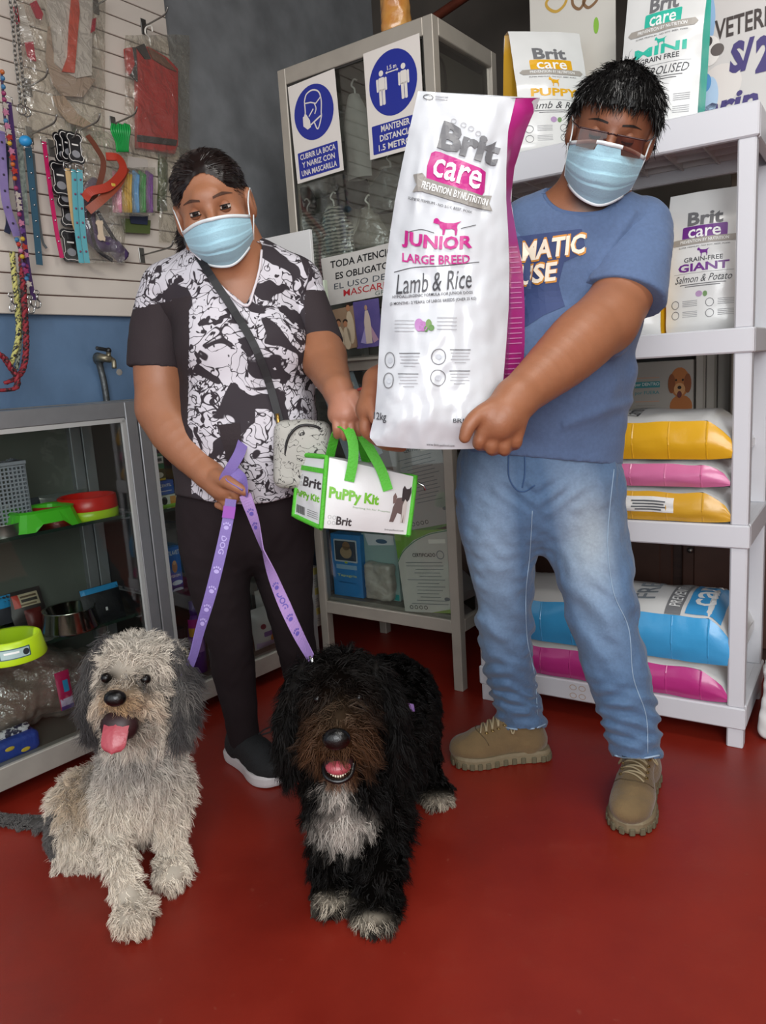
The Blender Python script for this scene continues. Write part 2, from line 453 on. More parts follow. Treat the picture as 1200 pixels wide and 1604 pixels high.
def surfnet(D, lo, h):
    S = D < 0
    c = np.zeros(np.array(D.shape)-1, np.int8)
    for i in (0, 1):
        for j in (0, 1):
            for k in (0, 1): c += S[i:S.shape[0]-1+i, j:S.shape[1]-1+j, k:S.shape[2]-1+k]
    act = (c > 0) & (c < 8); A = np.argwhere(act); idx = np.full(act.shape, -1, np.int32); idx[tuple(A.T)] = np.arange(len(A))
    acc = np.zeros((len(A), 3)); cnt = np.zeros(len(A))
    cor = [(i, j, k) for i in (0, 1) for j in (0, 1) for k in (0, 1)]
    val = {o: D[A[:, 0]+o[0], A[:, 1]+o[1], A[:, 2]+o[2]] for o in cor}
    for o in cor:
        for ax in range(3):
            if o[ax]: continue
            o2 = list(o); o2[ax] = 1; o2 = tuple(o2); a, b = val[o], val[o2]; m = (a < 0) != (b < 0)
            t = a[m]/(a[m]-b[m]); p = np.zeros((m.sum(), 3)); p[:] = o; p[:, ax] = t; acc[m] += p; cnt[m] += 1
    V = lo+h*(A+acc/cnt[:, None]); F = []
    for ax in range(3):
        o1, o2 = (ax+1) % 3, (ax+2) % 3
        a = [slice(None)]*3; b = [slice(None)]*3; a[ax] = slice(0, -1); b[ax] = slice(1, None)
        ch = S[tuple(a)] != S[tuple(b)]; E = np.argwhere(ch)
        E = E[(E[:, o1] > 0) & (E[:, o2] > 0) & (E[:, o1] < D.shape[o1]-1) & (E[:, o2] < D.shape[o2]-1)]
        ins = S[tuple(E.T)]
        def cell(d1, d2):
            e = E.copy(); e[:, o1] -= d1; e[:, o2] -= d2; return idx[tuple(e.T)]
        q = np.stack([cell(1, 1), cell(0, 1), cell(0, 0), cell(1, 0)], 1); q[~ins] = q[~ins][:, ::-1]; F.append(q)
    F = np.concatenate(F); F = F[(F >= 0).all(1)]
    return V, F
def vnormals(V, F):
    n = np.cross(V[F[:, 2]]-V[F[:, 0]], V[F[:, 3]]-V[F[:, 1]] if F.shape[1] == 4 else V[F[:, 1]]-V[F[:, 0]])
    if F.shape[1] == 3: n = np.cross(V[F[:, 1]]-V[F[:, 0]], V[F[:, 2]]-V[F[:, 0]])
    N = np.zeros_like(V)
    for i in range(F.shape[1]): np.add.at(N, F[:, i], n)
    return N/(np.linalg.norm(N, axis=1)[:, None]+1e-12)
def sinnoise(q, sc, seed=0, oct=3):
    """cheap smooth vector noise for folds"""
    r = np.random.default_rng(seed); out = np.zeros(len(q)); a = 1.0; tot = 0
    for o in range(oct):
        for _ in range(4):
            d = r.normal(size=3); d /= np.linalg.norm(d); out += a*np.sin(q@d*sc*2**o*2.2+r.uniform(0, 6.3)+1.5*np.sin(q@r.normal(size=3)*sc*2**o*.6)); tot += a
        a *= .55
    return out/tot*2
def cut(V, F, keep):
    """drop the vertices where keep is False"""
    F = F[keep[F].all(1)]; used = np.unique(F); mp = np.full(len(V), -1); mp[used] = np.arange(len(used)); return V[used], mp[F]
def raycaster(V, F):
    t = BVHTree.FromPolygons([Vector(v) for v in V], [tuple(map(int, f)) for f in F]); return t
def wrapS(tree, o, X, Y, d, dist=.6):
    """surface for Print: plane point o+xX+yY is thrown along d onto the mesh"""
    o, X, Y, d = (np.array(a, float) for a in (o, X, Y, d)); dv = Vector(d)
    def S(x, y):
        p = o+x*X+y*Y; h = tree.ray_cast(Vector(p-d*dist*.5), dv, dist)
        if h[0] is None: return p+d*dist*.3, -d
        n = np.array(h[1]); n = n if n.dot(d) < 0 else -n
        return np.array(h[0]), n
    return S
# ------------------------------------------------------------------ strands (fur, hair): thin tapering ribbons in one mesh
def strands(R, N, L, dirs, width, segs=3, curl=0.0, cfreq=9.0, gravity=0.0, col=None, tipcol=None, seed=1, guide=None, clump=0.0):
    r = np.random.default_rng(seed); n = len(R); t = np.linspace(0, 1, segs+1)
    side = np.cross(dirs, r.normal(size=(n, 3))); side /= np.linalg.norm(side, axis=1)[:, None]+1e-9
    s2 = np.cross(dirs, side); ph = r.uniform(0, 6.28, n)
    V = np.zeros((n, segs+1, 2, 3)); C = np.zeros((n, segs+1, 2, 3))
    for i, ti in enumerate(t):
        c = R+dirs*(L*ti)[:, None]; c[:, 2] -= gravity*L*ti**2
        if curl:
            c += (side*(np.sin(ph+cfreq*ti)-np.sin(ph))[:, None]+s2*(np.cos(ph+cfreq*ti)-np.cos(ph))[:, None])*(curl*L)[:, None]
        if guide is not None:
            k = clump*ti**.8; c = c*(1-k)+c[guide]*k
        w = width*(1-ti**1.5*.93)
        V[:, i, 0] = c-side*(w/2)[:, None] if np.ndim(w) else c-side*w/2; V[:, i, 1] = c+side*(w/2)[:, None] if np.ndim(w) else c+side*w/2
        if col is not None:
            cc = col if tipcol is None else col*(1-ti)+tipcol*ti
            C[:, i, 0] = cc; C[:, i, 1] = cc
    base = (np.arange(n)*(segs+1)*2)[:, None, None]
    s = np.arange(segs)[None, :, None]*2
    F = (base+s+np.array([0, 1, 3, 2])[None, None, :]).reshape(-1, 4)
    NN = np.repeat(N, (segs+1)*2, axis=0)
    return V.reshape(-1, 3), F, (C.reshape(-1, 3) if col is not None else None), NN
def scatter(V, F, n, seed=3, weight=None):
    r = np.random.default_rng(seed); T = np.vstack([F[:, [0, 1, 2]], F[:, [0, 2, 3]]]) if F.shape[1] == 4 else F
    A = np.linalg.norm(np.cross(V[T[:, 1]]-V[T[:, 0]], V[T[:, 2]]-V[T[:, 0]]), axis=1)
    if weight is not None: A = A*weight(V[T].mean(1))
    ti = r.choice(len(T), n, p=A/A.sum()); u, v = r.random(n), r.random(n); f = u+v > 1; u[f], v[f] = 1-u[f], 1-v[f]
    P = V[T[ti, 0]]*(1-u-v)[:, None]+V[T[ti, 1]]*u[:, None]+V[T[ti, 2]]*v[:, None]
    N = vnormals(V, F); Q = N[T[ti, 0]]*(1-u-v)[:, None]+N[T[ti, 1]]*u[:, None]+N[T[ti, 2]]*v[:, None]
    return P, Q/np.linalg.norm(Q, axis=1)[:, None]
# ------------------------------------------------------------------ the room
e1, e2 = AZ(36), AZ(-54)
WALL0 = np.array([-1.02, 2.53, 0.0]); WN = np.array([math.cos(math.radians(36)), -math.sin(math.radians(36)), 0])   # left wall, normal into the room
def floor_mat():
    m = mat('red_cement', '#7c2317', .34, spec=.45)
    N = m.node_tree.nodes; L = m.node_tree.links; b = N['Principled BSDF']; tc = N.new('ShaderNodeTexCoord')
    n1 = N.new('ShaderNodeTexNoise'); n1.inputs['Scale'].default_value = 2.2; n1.inputs['Detail'].default_value = 8; n1.inputs['Roughness'].default_value = .65
    n2 = N.new('ShaderNodeTexNoise'); n2.inputs['Scale'].default_value = 38; n2.inputs['Detail'].default_value = 3
    n3 = N.new('ShaderNodeTexNoise'); n3.inputs['Scale'].default_value = 5; n3.inputs['Detail'].default_value = 10; n3.inputs['Roughness'].default_value = .75
    for n in (n1, n2, n3): L.new(tc.outputs['Object'], n.inputs['Vector'])
    r = N.new('ShaderNodeValToRGB'); r.color_ramp.elements[0].position = .3; r.color_ramp.elements[0].color = (*lin('#72190e'), 1); r.color_ramp.elements[1].position = .72; r.color_ramp.elements[1].color = (*lin('#8c2617'), 1)
    L.new(n1.outputs['Fac'], r.inputs['Fac'])
    d = N.new('ShaderNodeValToRGB'); d.color_ramp.elements[0].position = .70; d.color_ramp.elements[0].color = (0, 0, 0, 1); d.color_ramp.elements[1].position = .82; d.color_ramp.elements[1].color = (.35, .35, .35, 1)
    L.new(n2.outputs['Fac'], d.inputs['Fac'])
    d3 = N.new('ShaderNodeValToRGB'); d3.color_ramp.elements[0].position = .56; d3.color_ramp.elements[0].color = (0, 0, 0, 1); d3.color_ramp.elements[1].position = .75; d3.color_ramp.elements[1].color = (.3, .3, .3, 1)
    L.new(n3.outputs['Fac'], d3.inputs['Fac'])
    mx = N.new('ShaderNodeMix'); mx.data_type = 'RGBA'; L.new(d.outputs['Color'], mx.inputs['Factor']); L.new(r.outputs['Color'], mx.inputs['A']); mx.inputs['B'].default_value = (*lin('#9a5a48'), 1)
    mx2 = N.new('ShaderNodeMix'); mx2.data_type = 'RGBA'; L.new(d3.outputs['Color'], mx2.inputs['Factor']); L.new(mx.outputs['Result'], mx2.inputs['A']); mx2.inputs['B'].default_value = (*lin('#96402e'), 1)
    L.new(mx2.outputs['Result'], b.inputs['Base Color'])
    rr = N.new('ShaderNodeMapRange'); rr.inputs['To Min'].default_value = .28; rr.inputs['To Max'].default_value = .55; L.new(n1.outputs['Fac'], rr.inputs['Value']); L.new(rr.outputs['Result'], b.inputs['Roughness'])
    bp = N.new('ShaderNodeBump'); bp.inputs['Strength'].default_value = .12; bp.inputs['Distance'].default_value = .01; L.new(n3.outputs['Fac'], bp.inputs['Height']); L.new(bp.outputs['Normal'], b.inputs['Normal'])
    return m
def rect(name, a, b, z0, z1, m, n=1, parent=None):
    a, b = np.array(a, float), np.array(b, float)
    t = b-a; L = np.linalg.norm(t); t /= L; nn = np.cross(t, UP)
    c = (a+b)/2; c[2] = (z0+z1)/2
    return one(name, m, parent, fn=lambda q: q.box(c-nn*.06*n, (L, .12, z1-z0), t, nn, UP), kind='structure')
one('floor', floor_mat(), fn=lambda q: q.box((0, 1.5, -.05), (9, 9, .1)), kind='structure')
wl_up = mat('grey_wall_paint', '#7e8082', .6, var=.30, vs=7, bump=.25, bs=9)
wl_lo = mat('blue_wall_paint', '#5a7492', .5, var=.22, vs=5, bump=.3, bs=14)
# left wall: blue below, grey above
wa, wb = WALL0-e1*3.4, WALL0+e1*1.9
rect('wall_left', wa, wb, 1.42, 3.05, wl_up)
rect('wall_left_dado', wa, wb, 0, 1.42, wl_lo)
# back wall across the end of the room
ba = WALL0+e1*1.9; bb = ba-e2*4.2
rect('wall_back', ba, bb, 0, 3.05, mat('back_wall_paint', '#4a433c', .75, var=.3, vs=4))
rect('wall_right', bb, bb-e1*4.6, 0, 3.05, mat('right_wall_paint', '#b9b4aa', .7, var=.1, vs=3))
one('ceiling', mat('dark_roof_sheet', '#3c342e', .75, var=.3, vs=4, bump=.4, bs=12), fn=lambda q: q.box((.6, 2.6, 3.10), (7.5, 5.6, .1)), kind='structure')
# roof timbers and a conduit under the roof sheets
wood_d = mat('dark_roof_timber', '#3a2a20', .7, var=.3, vs=9, bump=.3, bs=30)
for i, (s, lab) in enumerate(((.55, 'dark wooden roof beam crossing above the glass cabinet'), (1.25, 'dark wooden roof beam further back towards the back wall'))):
    p = WALL0+e1*s
    zb_ = (2.97, 2.50)[i]; one('roof_beam', wood_d, fn=lambda q: q.bar(p-e2*(0 if i == 0 else 1.0)+UP*zb_, p-e2*4.2+UP*zb_, .09, .15), label=lab, cat='beam')
for i in range(3):
    p = WALL0+e1*.1-e2*(1.15+.5*i)
    one('roof_batten', wood_d, fn=lambda q: q.bar(p+e1*.9+UP*(2.62), p+e1*1.75+UP*2.62, .05, .06, bev=.004), label='thin roof batten under the dark ceiling behind the glass cabinet', cat='batten', group='roof battens')
rp = WALL0+e1*1.5-e2*.2
one('roof_pipe', mat('rusty_pipe', '#7a3a28', .5, metal=.4, var=.3, vs=14), None, True, fn=lambda q: q.tube([rp+UP*2.36, rp-e2*1.6+UP*2.74], .018, 10), label='rusty reddish pipe slanting under the dark roof', cat='pipe')
one('hanging_cable', mat('dark_cable', '#1c1a18', .6), None, True, fn=lambda q: q.tube(bez([rp-e2*.5+UP*2.7, rp-e2*.8+UP*2.42, rp-e2*1.15+UP*2.38, rp-e2*1.5+UP*2.55], 8), .010, 8), label='sagging dark cable below the roof behind the glass cabinet', cat='cable')

# ------------------------------------------------------------------ slatted display panel on the left wall
slat_m = mat('cream_slat_board', '#cfc5ba', .42, var=.05, vs=3, spec=.4)
groove_m = mat('groove_brown', '#6d3226', .6)
SL0 = WALL0-e1*.72; SLEN = .72+.59
panel = thing('slatwall_panel', SL0+e1*SLEN/2+WN*.012+UP*1.31, 'cream slatted display panel fixed to the blue wall', 'panel')
one('backing', groove_m, panel, fn=lambda q: q.box(SL0+e1*SLEN/2+WN*.006+UP*(1.312+.62), (SLEN, .010, 1.236), e1, -WN, UP))
sm = MB(); sm.box((0, 0, .0285), (SLEN, .014, .057), e1, -WN, UP, bev=.002)
sme = make_mesh('slat', np.concatenate(sm.V), sm.F, slat_m)
for i in range(21):
    o = bpy.data.objects.new('slat', sme); COL.objects.link(o); o.parent = panel
    o.location = tuple(SL0+e1*SLEN/2+WN*.018+UP*(1.31+.0606*i)-WLOC[panel.name])
def WP(px, py, d=.03):
    return PL(px, py, WALL0+WN*d, 36)

# water tap with its pipe on the blue wall
tp = thing('water_tap', WP(166, 628, .03), 'old grey metal water tap with its pipe on the blue wall', 'tap')
iron = mat('old_iron', '#5c5f60', .45, metal=.7, var=.3, vs=30, bump=.3, bs=90)
brass = mat('worn_brass', '#8e8672', .4, metal=.8, var=.2, vs=40)
one('pipe', iron, tp, True, fn=lambda q: q.tube(bez([WP(168, 634, .02), WP(163, 600, .022), WP(157, 575, .022), WP(154, 562, .03)], 6), .011, 10))
one('tap_body', brass, tp, True, fn=lambda q: (q.tube([WP(153, 561, .025), WP(160, 560, .06), WP(174, 563, .075)], .012, 10, scale=[1.2, 1.1, 1]), q.tube(bez([WP(174, 562, .07), WP(178, 566, .085), WP(179, 577, .088)], 5), .008, 10), q.tube([WP(170, 562, .07), WP(170, 552, .07)], .008, 8)))
one('tap_handle', mat('black_plastic', '#17181a', .4), tp, True, fn=lambda q: (q.bar(WP(150, 545, .07), WP(172, 549, .07), .008, .012, bev=.003), q.ball(WP(170, 549, .07), .010, 10)))
one('wall_plate', iron, tp, fn=lambda q: q.lathe(WP(154, 562, .004), [(.0, .008), (.02, .008), (.022, 0)], 14, axis=WN))
one('plaster_patch', mat('pale_plaster', '#98938d', .8), tp, fn=lambda q: q.ball(WP(187, 583, .0), (.013, .003, .012), 8, X=e1, Y=WN))

# ------------------------------------------------------------------ goods hanging on the slatted panel
steel = mat('bright_steel', '#c8c8c6', .22, metal=1.0)
steel_d = mat('hook_steel', '#8a8884', .35, metal=.9)
film = clearmat('clear_film', '#fbfaf6', .07, .13, bump=.8, bs=17, body=.06, bodycol='#e8e2d8', gmax=.34)
def hook(px, py, L=.13, lab='', base=None, rise=.025):
    p = WP(px, py, .0275)
    t = thing('peg_hook', p, lab, 'hook', 'metal hooks on the slatted panel')
    one('plate', steel_d, t, fn=lambda q: q.box(p, (.022, .004, .05), e1, -WN, UP, bev=.001))
    one('prong', steel_d, t, True, fn=lambda q: q.tube(bez([p, p+WN*L*.8+UP*.004, p+WN*L+UP*.010, p+WN*(L+.012)+UP*rise], 4), .0028, 6))
    return p
for (x, y, L, lab) in ((225, 42, .12, 'metal hook carrying the red garment in its bag'), (150, 9, .10, 'metal hook above the white garment bag'), (44, 137, .10, 'metal hook beside the hanging chain leashes'),
                       (80, 232, .13, 'metal hook carrying the pink collar'), (116, 208, .13, 'metal hook carrying the black bone-shaped tags'), (177, 195, .12, 'metal hook carrying the green twisted ties'),
                       (222, 400, .16, 'empty metal hook low on the panel beside the printed blouse'), (46, 212, .14, 'metal hook carrying the grey and teal leashes')):
    hook(x, y, L, lab)

def hang(name, pts, w, m, lab, cat, d=.06, t=.003, group=None, studs=None, studm=None, hole=None, buckle=True, tipm=None):
    """strap hanging through the pixel points"""
    P = bez([WP(x, y, d+(pp[0] if pp else 0)) for x, y, *pp in pts], 8)
    T = thing(name, P[-1], lab, cat, group)
    ups = [WN]*len(P)
    one('strap', m, T, fn=lambda q: q.strap(P, w, t, ups))
    if studs:
        L = np.linalg.norm(np.diff(P, axis=0), axis=1).sum(); s = np.r_[0, np.cumsum(np.linalg.norm(np.diff(P, axis=0), axis=1))]
        sm_ = MB(); sm_.ball((0, 0, 0), (.0035, .0035, .0035), 8); me = make_mesh('stud', np.concatenate(sm_.V), sm_.F, studm or steel, smooth=True)
        for i in range(studs):
            q = np.array([np.interp(L*(i+.7)/(studs+.5), s, P[:, k]) for k in range(3)])+WN*(t/2+.001)
            o = bpy.data.objects.new('stud', me); COL.objects.link(o); o.parent = T; o.location = tuple(q-WLOC[T.name])
    if buckle:
        one('buckle', steel, T, True, fn=lambda q: q.tube([P[0]+e1*a*w*.75+UP*b*.010+UP*.004 for a, b in ((-1, -1), (-1, 1), (1, 1), (1, -1), (-1, -1))], .0018, 6))
    return T
pink = mat('pink_collar', '#c2215f', .4); teal_d = mat('teal_strap', '#2f5468', .5); greyp = mat('grey_pattern_strap', '#97a096', .5, col2='#4f5a57', vs=90)
hang('dog_collar', [(69, 222), (74, 262), (82, 320), (89, 365), (97, 404)], .013, pink, 'thin pink studded dog collar hanging full length from its own hook', 'collar', studs=5)
hang('dog_leash', [(44, 228), (50, 290), (56, 350), (62, 415)], .020, teal_d, 'dark teal studded leash hanging with silver studs', 'leash', d=.07, studs=7)
hang('dog_leash', [(30, 215), (35, 270), (39, 320), (41, 352)], .017, greyp, 'grey patterned strap leash hanging beside the teal studded one', 'leash', d=.075)
hang('dog_leash', [(52, 240), (60, 330), (66, 375), (73, 389)], .007, mat('grey_braid', '#5b6062', .5), 'thin grey braided leash hanging behind the teal one', 'leash', d=.05, buckle=False)
lilac = mat('lilac_strap', '#7a6a9c', .5, col2='#8b7aac', vs=20)
hang('dog_collar', [(1, 205), (5, 270), (10, 320), (27, 370)], .024, lilac, 'wide lilac collar with punched holes at the end of the panel', 'collar', d=.08, studs=6, studm=mat('hole_dark', '#2a2233', .6))
hang('dog_collar', [(10, 225), (9, 300), (14, 345), (11, 365)], .018, mat('navy_strap', '#2d3348', .5), 'dark navy strap collar hanging behind the lilac one', 'collar', d=.05)
hang('dog_leash', [(14, 160), (24, 250), (34, 340), (44, 420), (53, 470)], .014, mat('violet_strap', '#4a2d63', .5), 'violet flat leash with a snap clip, running down behind the coloured beads', 'leash', d=.09)
# strings of coloured charms
def beads(pts, n, lab, d, seed, shapes=True):
    r = random.Random(seed); P = bez([WP(x, y, d) for x, y in pts], 12)
    T = thing('charm_leash', P[-1], lab, 'leash')
    one('cord', mat('dark_cord', '#3a2440', .6), T, True, fn=lambda q: q.tube(P, .0035, 6))
    cols = ['#a8322a', '#b8982a', '#b5708c', '#356c94', '#b05a20', '#5e3a78', '#b0a69c', '#8c2f5c']
    mes = []
    for c in cols:
        q = MB()
        if r.random() < .5:
            star = [((.010 if k % 2 else .0055)*math.cos(k*math.pi/5), (.010 if k % 2 else .0055)*math.sin(k*math.pi/5)) for k in range(10)]
            q.prism(star, (0, 0, 0), e1, UP, .007)
        else: q.ball((0, 0, 0), .0068, 10)
        mes.append(make_mesh('charm', np.concatenate(q.V), q.F, solid(c, .35)))
    for i in range(n):
        o = bpy.data.objects.new('charm', r.choice(mes)); COL.objects.link(o); o.parent = T
        p = P[int((i+.5)/n*len(P))]+WN*.004; o.location = tuple(p-WLOC[T.name])
    return T
beads([(2, 110), (5, 150), (8, 190), (14, 225), (20, 265), (26, 310), (31, 350), (38, 400), (44, 448)], 30, 'leash strung with bright star and ball charms, the longest of the charm leashes', .11, 3)
beads([(24, 372), (32, 395), (38, 425), (44, 450)], 8, 'short bunch of coloured charms above the rope leashes', .13, 5)
# chains
def chain(pts, lab, d, g='chain leashes'):
    P = bez([WP(x, y, d) for x, y in pts], 30); s = np.r_[0, np.cumsum(np.linalg.norm(np.diff(P, axis=0), axis=1))]; n = int(s[-1]/.0125)
    T = thing('chain_leash', P[-1], lab, 'chain', g)
    mes = []
    for k in (0, 1):
        q = MB(); ax = e1 if k else WN
        q.tube([ax*.0045*math.cos(a)+UP*.0085*math.sin(a) for a in np.linspace(0, 2*np.pi, 9)], .0016, 5, cap=False); mes.append(make_mesh('link', np.concatenate(q.V), q.F, steel_d, smooth=True))
    for i in range(n):
        o = bpy.data.objects.new('link', mes[i % 2]); COL.objects.link(o); o.parent = T
        p = np.array([np.interp(s[-1]*i/n, s, P[:, k]) for k in range(3)]); o.location = tuple(p-WLOC[T.name])
    c = P[-1]-UP*.012
    one('ring', steel, T, True, fn=lambda q: q.tube([c+e1*.014*math.cos(a)+UP*.014*math.sin(a) for a in np.linspace(0, 2*np.pi, 19)], .002, 6, cap=False))
chain([(14, -15), (20, 40), (25, 100), (33, 165)], 'steel chain leash ending in a ring beside the white garment bag', .10)
chain([(22, -15), (27, 40), (33, 100), (40, 168)], 'steel chain leash ending in a ring beside the white garment bag', .09)
# rope leashes
def rope(pts, c1, c2, lab, d, r=.008):
    P = bez([WP(x, y, d+(q[0] if q else 0)) for x, y, *q in pts], 14); m = mat('rope_'+c1[1:]+c2[1:], c1, .7, col2=c2, vs=140, thr=.5, bump=.5, bs=160)
    T = thing('rope_leash', P[np.argmin(P[:, 2])], lab, 'leash')
    for k in range(3):   # three twisted cords
        n = len(P); t = np.r_[0, np.cumsum(np.linalg.norm(np.diff(P, axis=0), axis=1))]*160+k*2.094
        Q = P+np.outer(np.cos(t), e1)*r*.5+np.outer(np.sin(t), WN)*r*.5
        one('strand', m if k else solid(c1, .7), T, True, fn=lambda q: q.tube(Q, r*.58, 6))
    return T
rope([(19, 395), (23, 440), (27, 480), (29, 520), (24, 550), (16, 572)], '#b9b46a', '#23242a', 'yellow and black twisted rope leash', .10)
rope([(31, 430), (33, 480), (32, 530), (26, 578)], '#9aa08a', '#23242a', 'pale green and black rope leash hanging beside the yellow one', .085, .006)
rope([(33, 395), (36, 440), (39, 490), (41, 540), (37, 575), (26, 592), (8, 600)], '#86202a', '#241418', 'red and black rope leash', .12, .009)
rope([(-6, 552), (6, 560), (16, 575), (26, 590), (24, 608), (-6, 612)], '#86202a', '#241418', 'looped end of a red and black rope leash', .14, .009)
def snap(px, py, lab, d=.12, h=.045):
    p = WP(px, py, d); T = thing('snap_clip', p-UP*h, lab, 'clip', 'snap clips on the leashes')
    one('swivel', steel, T, True, fn=lambda q: (q.tube([p+e1*.008*math.cos(a)+UP*(.006*math.sin(a)) for a in np.linspace(0, 6.283, 13)], .002, 6, cap=False), q.tube([p-UP*.004, p-UP*.022], .0035, 8)))
    one('jaw', steel, T, True, fn=lambda q: q.tube(bez([p-UP*.02, p-UP*.03+e1*.009, p-UP*.042+e1*.004, p-UP*.045-e1*.006, p-UP*.034-e1*.009, p-UP*.024-e1*.004], 5), .0025, 6))
snap(17, 462, 'silver snap clip hanging at the end of the purple and rope leashes'); snap(47, 466, 'silver snap clip under the coloured charms', .13); snap(57, 458, 'silver snap clip on the violet leash', .10)
one('toy_ball', solid('#2a8bc4', .4), None, True, fn=lambda q: (q.ball(WP(40, 221, .14), (.018, .018, .015), 14),), label='small bright blue ball charm among the leashes', cat='ball')

# bone-shaped tags with collars
black_pl = mat('black_gloss_card', '#18181b', .3, coat=.3); white_ink = solid('#e6e2dc', .5)
def bone_tag(px, py, d, lab, h=.085):
    o = WP(px, py, d); T = thing('bone_tag', o-UP*h/2, lab, 'tag', 'bone-shaped collar cards')
    w = h*.62
    P = [(-.30*w, -.25*h)]
    def lobe(cx, cy, a0, a1, r=.24):
        return [(cx*w+r*w*math.cos(math.radians(a)), cy*h+r*w*math.sin(math.radians(a))) for a in np.linspace(a0, a1, 7)]
    P = lobe(.28, .36, -60, 120)+lobe(-.28, .36, 60, 240)+lobe(-.28, -.36, 120, 300)+lobe(.28, -.36, 240, 420)
    one('card', black_pl, T, fn=lambda q: q.prism(P, o, e1, UP, .003))
    pr = Print(flatS(o, e1, UP), .0008)
    S = flatS(o+WN*.0031, e1, UP); pr = Print(lambda x, y: (S(x, y)[0], WN), .0006)
    pr.add(stroke2d([(p[0]*.86, p[1]*.86) for p in P+P[:1]], .002), white_ink); pr.add(poly2d(ell(w*.26, h*.12, 16, 0, -h*.2)), solid('#8f8f93', .3)); pr.add(poly2d(rrect(w*.4, h*.05, .001, 2, 0, h*.1)), white_ink)
    pr.build('printed_outline', T)
for x, y, d in ((97, 233, .10), (106, 229, .12), (117, 232, .14)): bone_tag(x, y, d, ('black bone-shaped collar card at the back of the overlapping three', 'black bone-shaped collar card in the middle of the overlapping three', 'black bone-shaped collar card in front of the overlapping three')[int(round((d-.10)/.02))], .088)
for k, (x, y) in enumerate(((94, 280), (101, 300), (107, 330), (110, 385))): bone_tag(x, y, .075-.01*k, 'black glossy bone-shaped card hanging low behind the turquoise collars', .10)
beige = mat('beige_strap', '#c9a878', .5); turq = mat('turquoise_strap', '#5fa6b0', .45)
hang('dog_collar', [(106, 264), (110, 300), (116, 345), (121, 362)], .017, beige, 'beige dog collar hanging beside the turquoise pair', 'collar', d=.12)
for dx, lab in ((0, 0), (9, 1)): hang('dog_collar', [(116+dx, 266), (118+dx, 320), (122+dx, 370), (128+dx, 412)], .017, turq, ('turquoise dog collar next to the beige one', 'turquoise dog collar furthest from the beige one')[lab], 'collar', d=.13+.01*lab, group='turquoise collars', studs=6, studm=solid('#7c3c58', .4))

# harnesses
hred = mat('orange_red_strap', '#a63320', .5); hbrown = mat('brown_strap', '#6e3b2a', .55)
T = thing('dog_harness', WP(145, 330, .08), 'orange-red strap harness hanging above the bagged purple one', 'harness')
one('loop_strap', hbrown, T, fn=lambda q: q.strap(bez([WP(137, 212, .12), WP(150, 230, .13), WP(162, 255, .13), WP(155, 290, .12), WP(142, 318, .1)], 8), .018, .004, [WN+UP*.2]*33))
one('chest_strap', hred, T, fn=lambda q: q.strap(bez([WP(166, 245, .12), WP(186, 248, .14), WP(192, 268, .15), WP(170, 292, .16), WP(142, 300, .15), WP(132, 312, .14)], 8), .026, .005, [WN+UP*.3]*41))
one('girth_strap', mat('rust_strap', '#8c3f26', .5), T, fn=lambda q: q.strap(bez([WP(197, 262, .13), WP(184, 288, .15), WP(160, 312, .15), WP(138, 330, .13)], 8), .026, .005, [WN+UP*.3]*25))
one('slide_buckle', solid('#c8a73a', .35), T, fn=lambda q: q.box(WP(177, 290, .16), (.014, .008, .01), e1, WN, UP, bev=.001))
T = thing('dog_harness', WP(165, 405, .05), 'purple padded harness with a cream bone tag inside a clear bag', 'harness')
pur = mat('purple_padding', '#4a3560', .6, bump=.4, bs=40)
one('padding', pur, T, True, fn=lambda q: (q.tube(bez([WP(136, 330, .06), WP(140, 360, .07), WP(155, 380, .08), WP(176, 385, .07), WP(192, 402, .06)], 8), .026, 10), q.tube(bez([WP(150, 285, .06), WP(137, 300, .06), WP(134, 335, .06), WP(137, 368, .06)], 8), .018, 10)))
one('webbing', mat('black_webbing', '#1d1a22', .6), T, fn=lambda q: (q.strap(bez([WP(152, 330, .10), WP(165, 352, .10), WP(185, 385, .09), WP(193, 402, .08)], 8), .012, .003, [WN]*25), q.strap(bez([WP(138, 330, .095), WP(142, 355, .10), WP(152, 390, .10), WP(176, 408, .09)], 8), .012, .003, [WN]*25)))
bt = [(x*.9, y) for x, y in [(-.012, .030), (-.004, .034), (.004, .031), (.012, .034), (.016, .026), (.011, .018), (.011, -.012), (.017, -.02), (.014, -.030), (.004, -.028), (-.004, -.03), (-.014, -.026), (-.015, -.016), (-.010, -.01), (-.010, .016), (-.016, .022)]]
one('bone_tag', mat('cream_card', '#cdb9a0', .6), T, fn=lambda q: q.prism(bt, WP(157, 362, .115), e1, UP, .002))
def filmbag(name, px0, py0, px1, py1, d, lab, cat, seed=0, puff=.02, film_m=None, parent=None):
    a, b, c_, d_ = WP(px0, py0, d), WP(px1, py0, d), WP(px1, py1, d), WP(px0, py1, d)
    def fn(u, v, s):
        p = (a*(1-u)+b*u)*(1-v)+(d_*(1-u)+c_*u)*v
        w = (1-abs(2*u-1)**4)*(1-abs(2*v-1)**4)
        return p+WN*s*(puff*w)+WN*.008*nz(p, 28, seed)*w+e1*.006*nz(p, 15, seed+3)+UP*.004*nz(p, 15, seed+9)
    return one(name, film_m or film, parent, True, fn=lambda q: (q.grid(lambda u, v: fn(u, v, 1), 22, 26), q.grid(lambda u, v: fn(u, v, -.6), 12, 14)), **({} if parent else dict(label=lab, cat=cat)))
filmbag('clear_bag', 122, 205, 196, 412, .09, 'clear bag around the purple harness', 'bag', 4, parent=T)

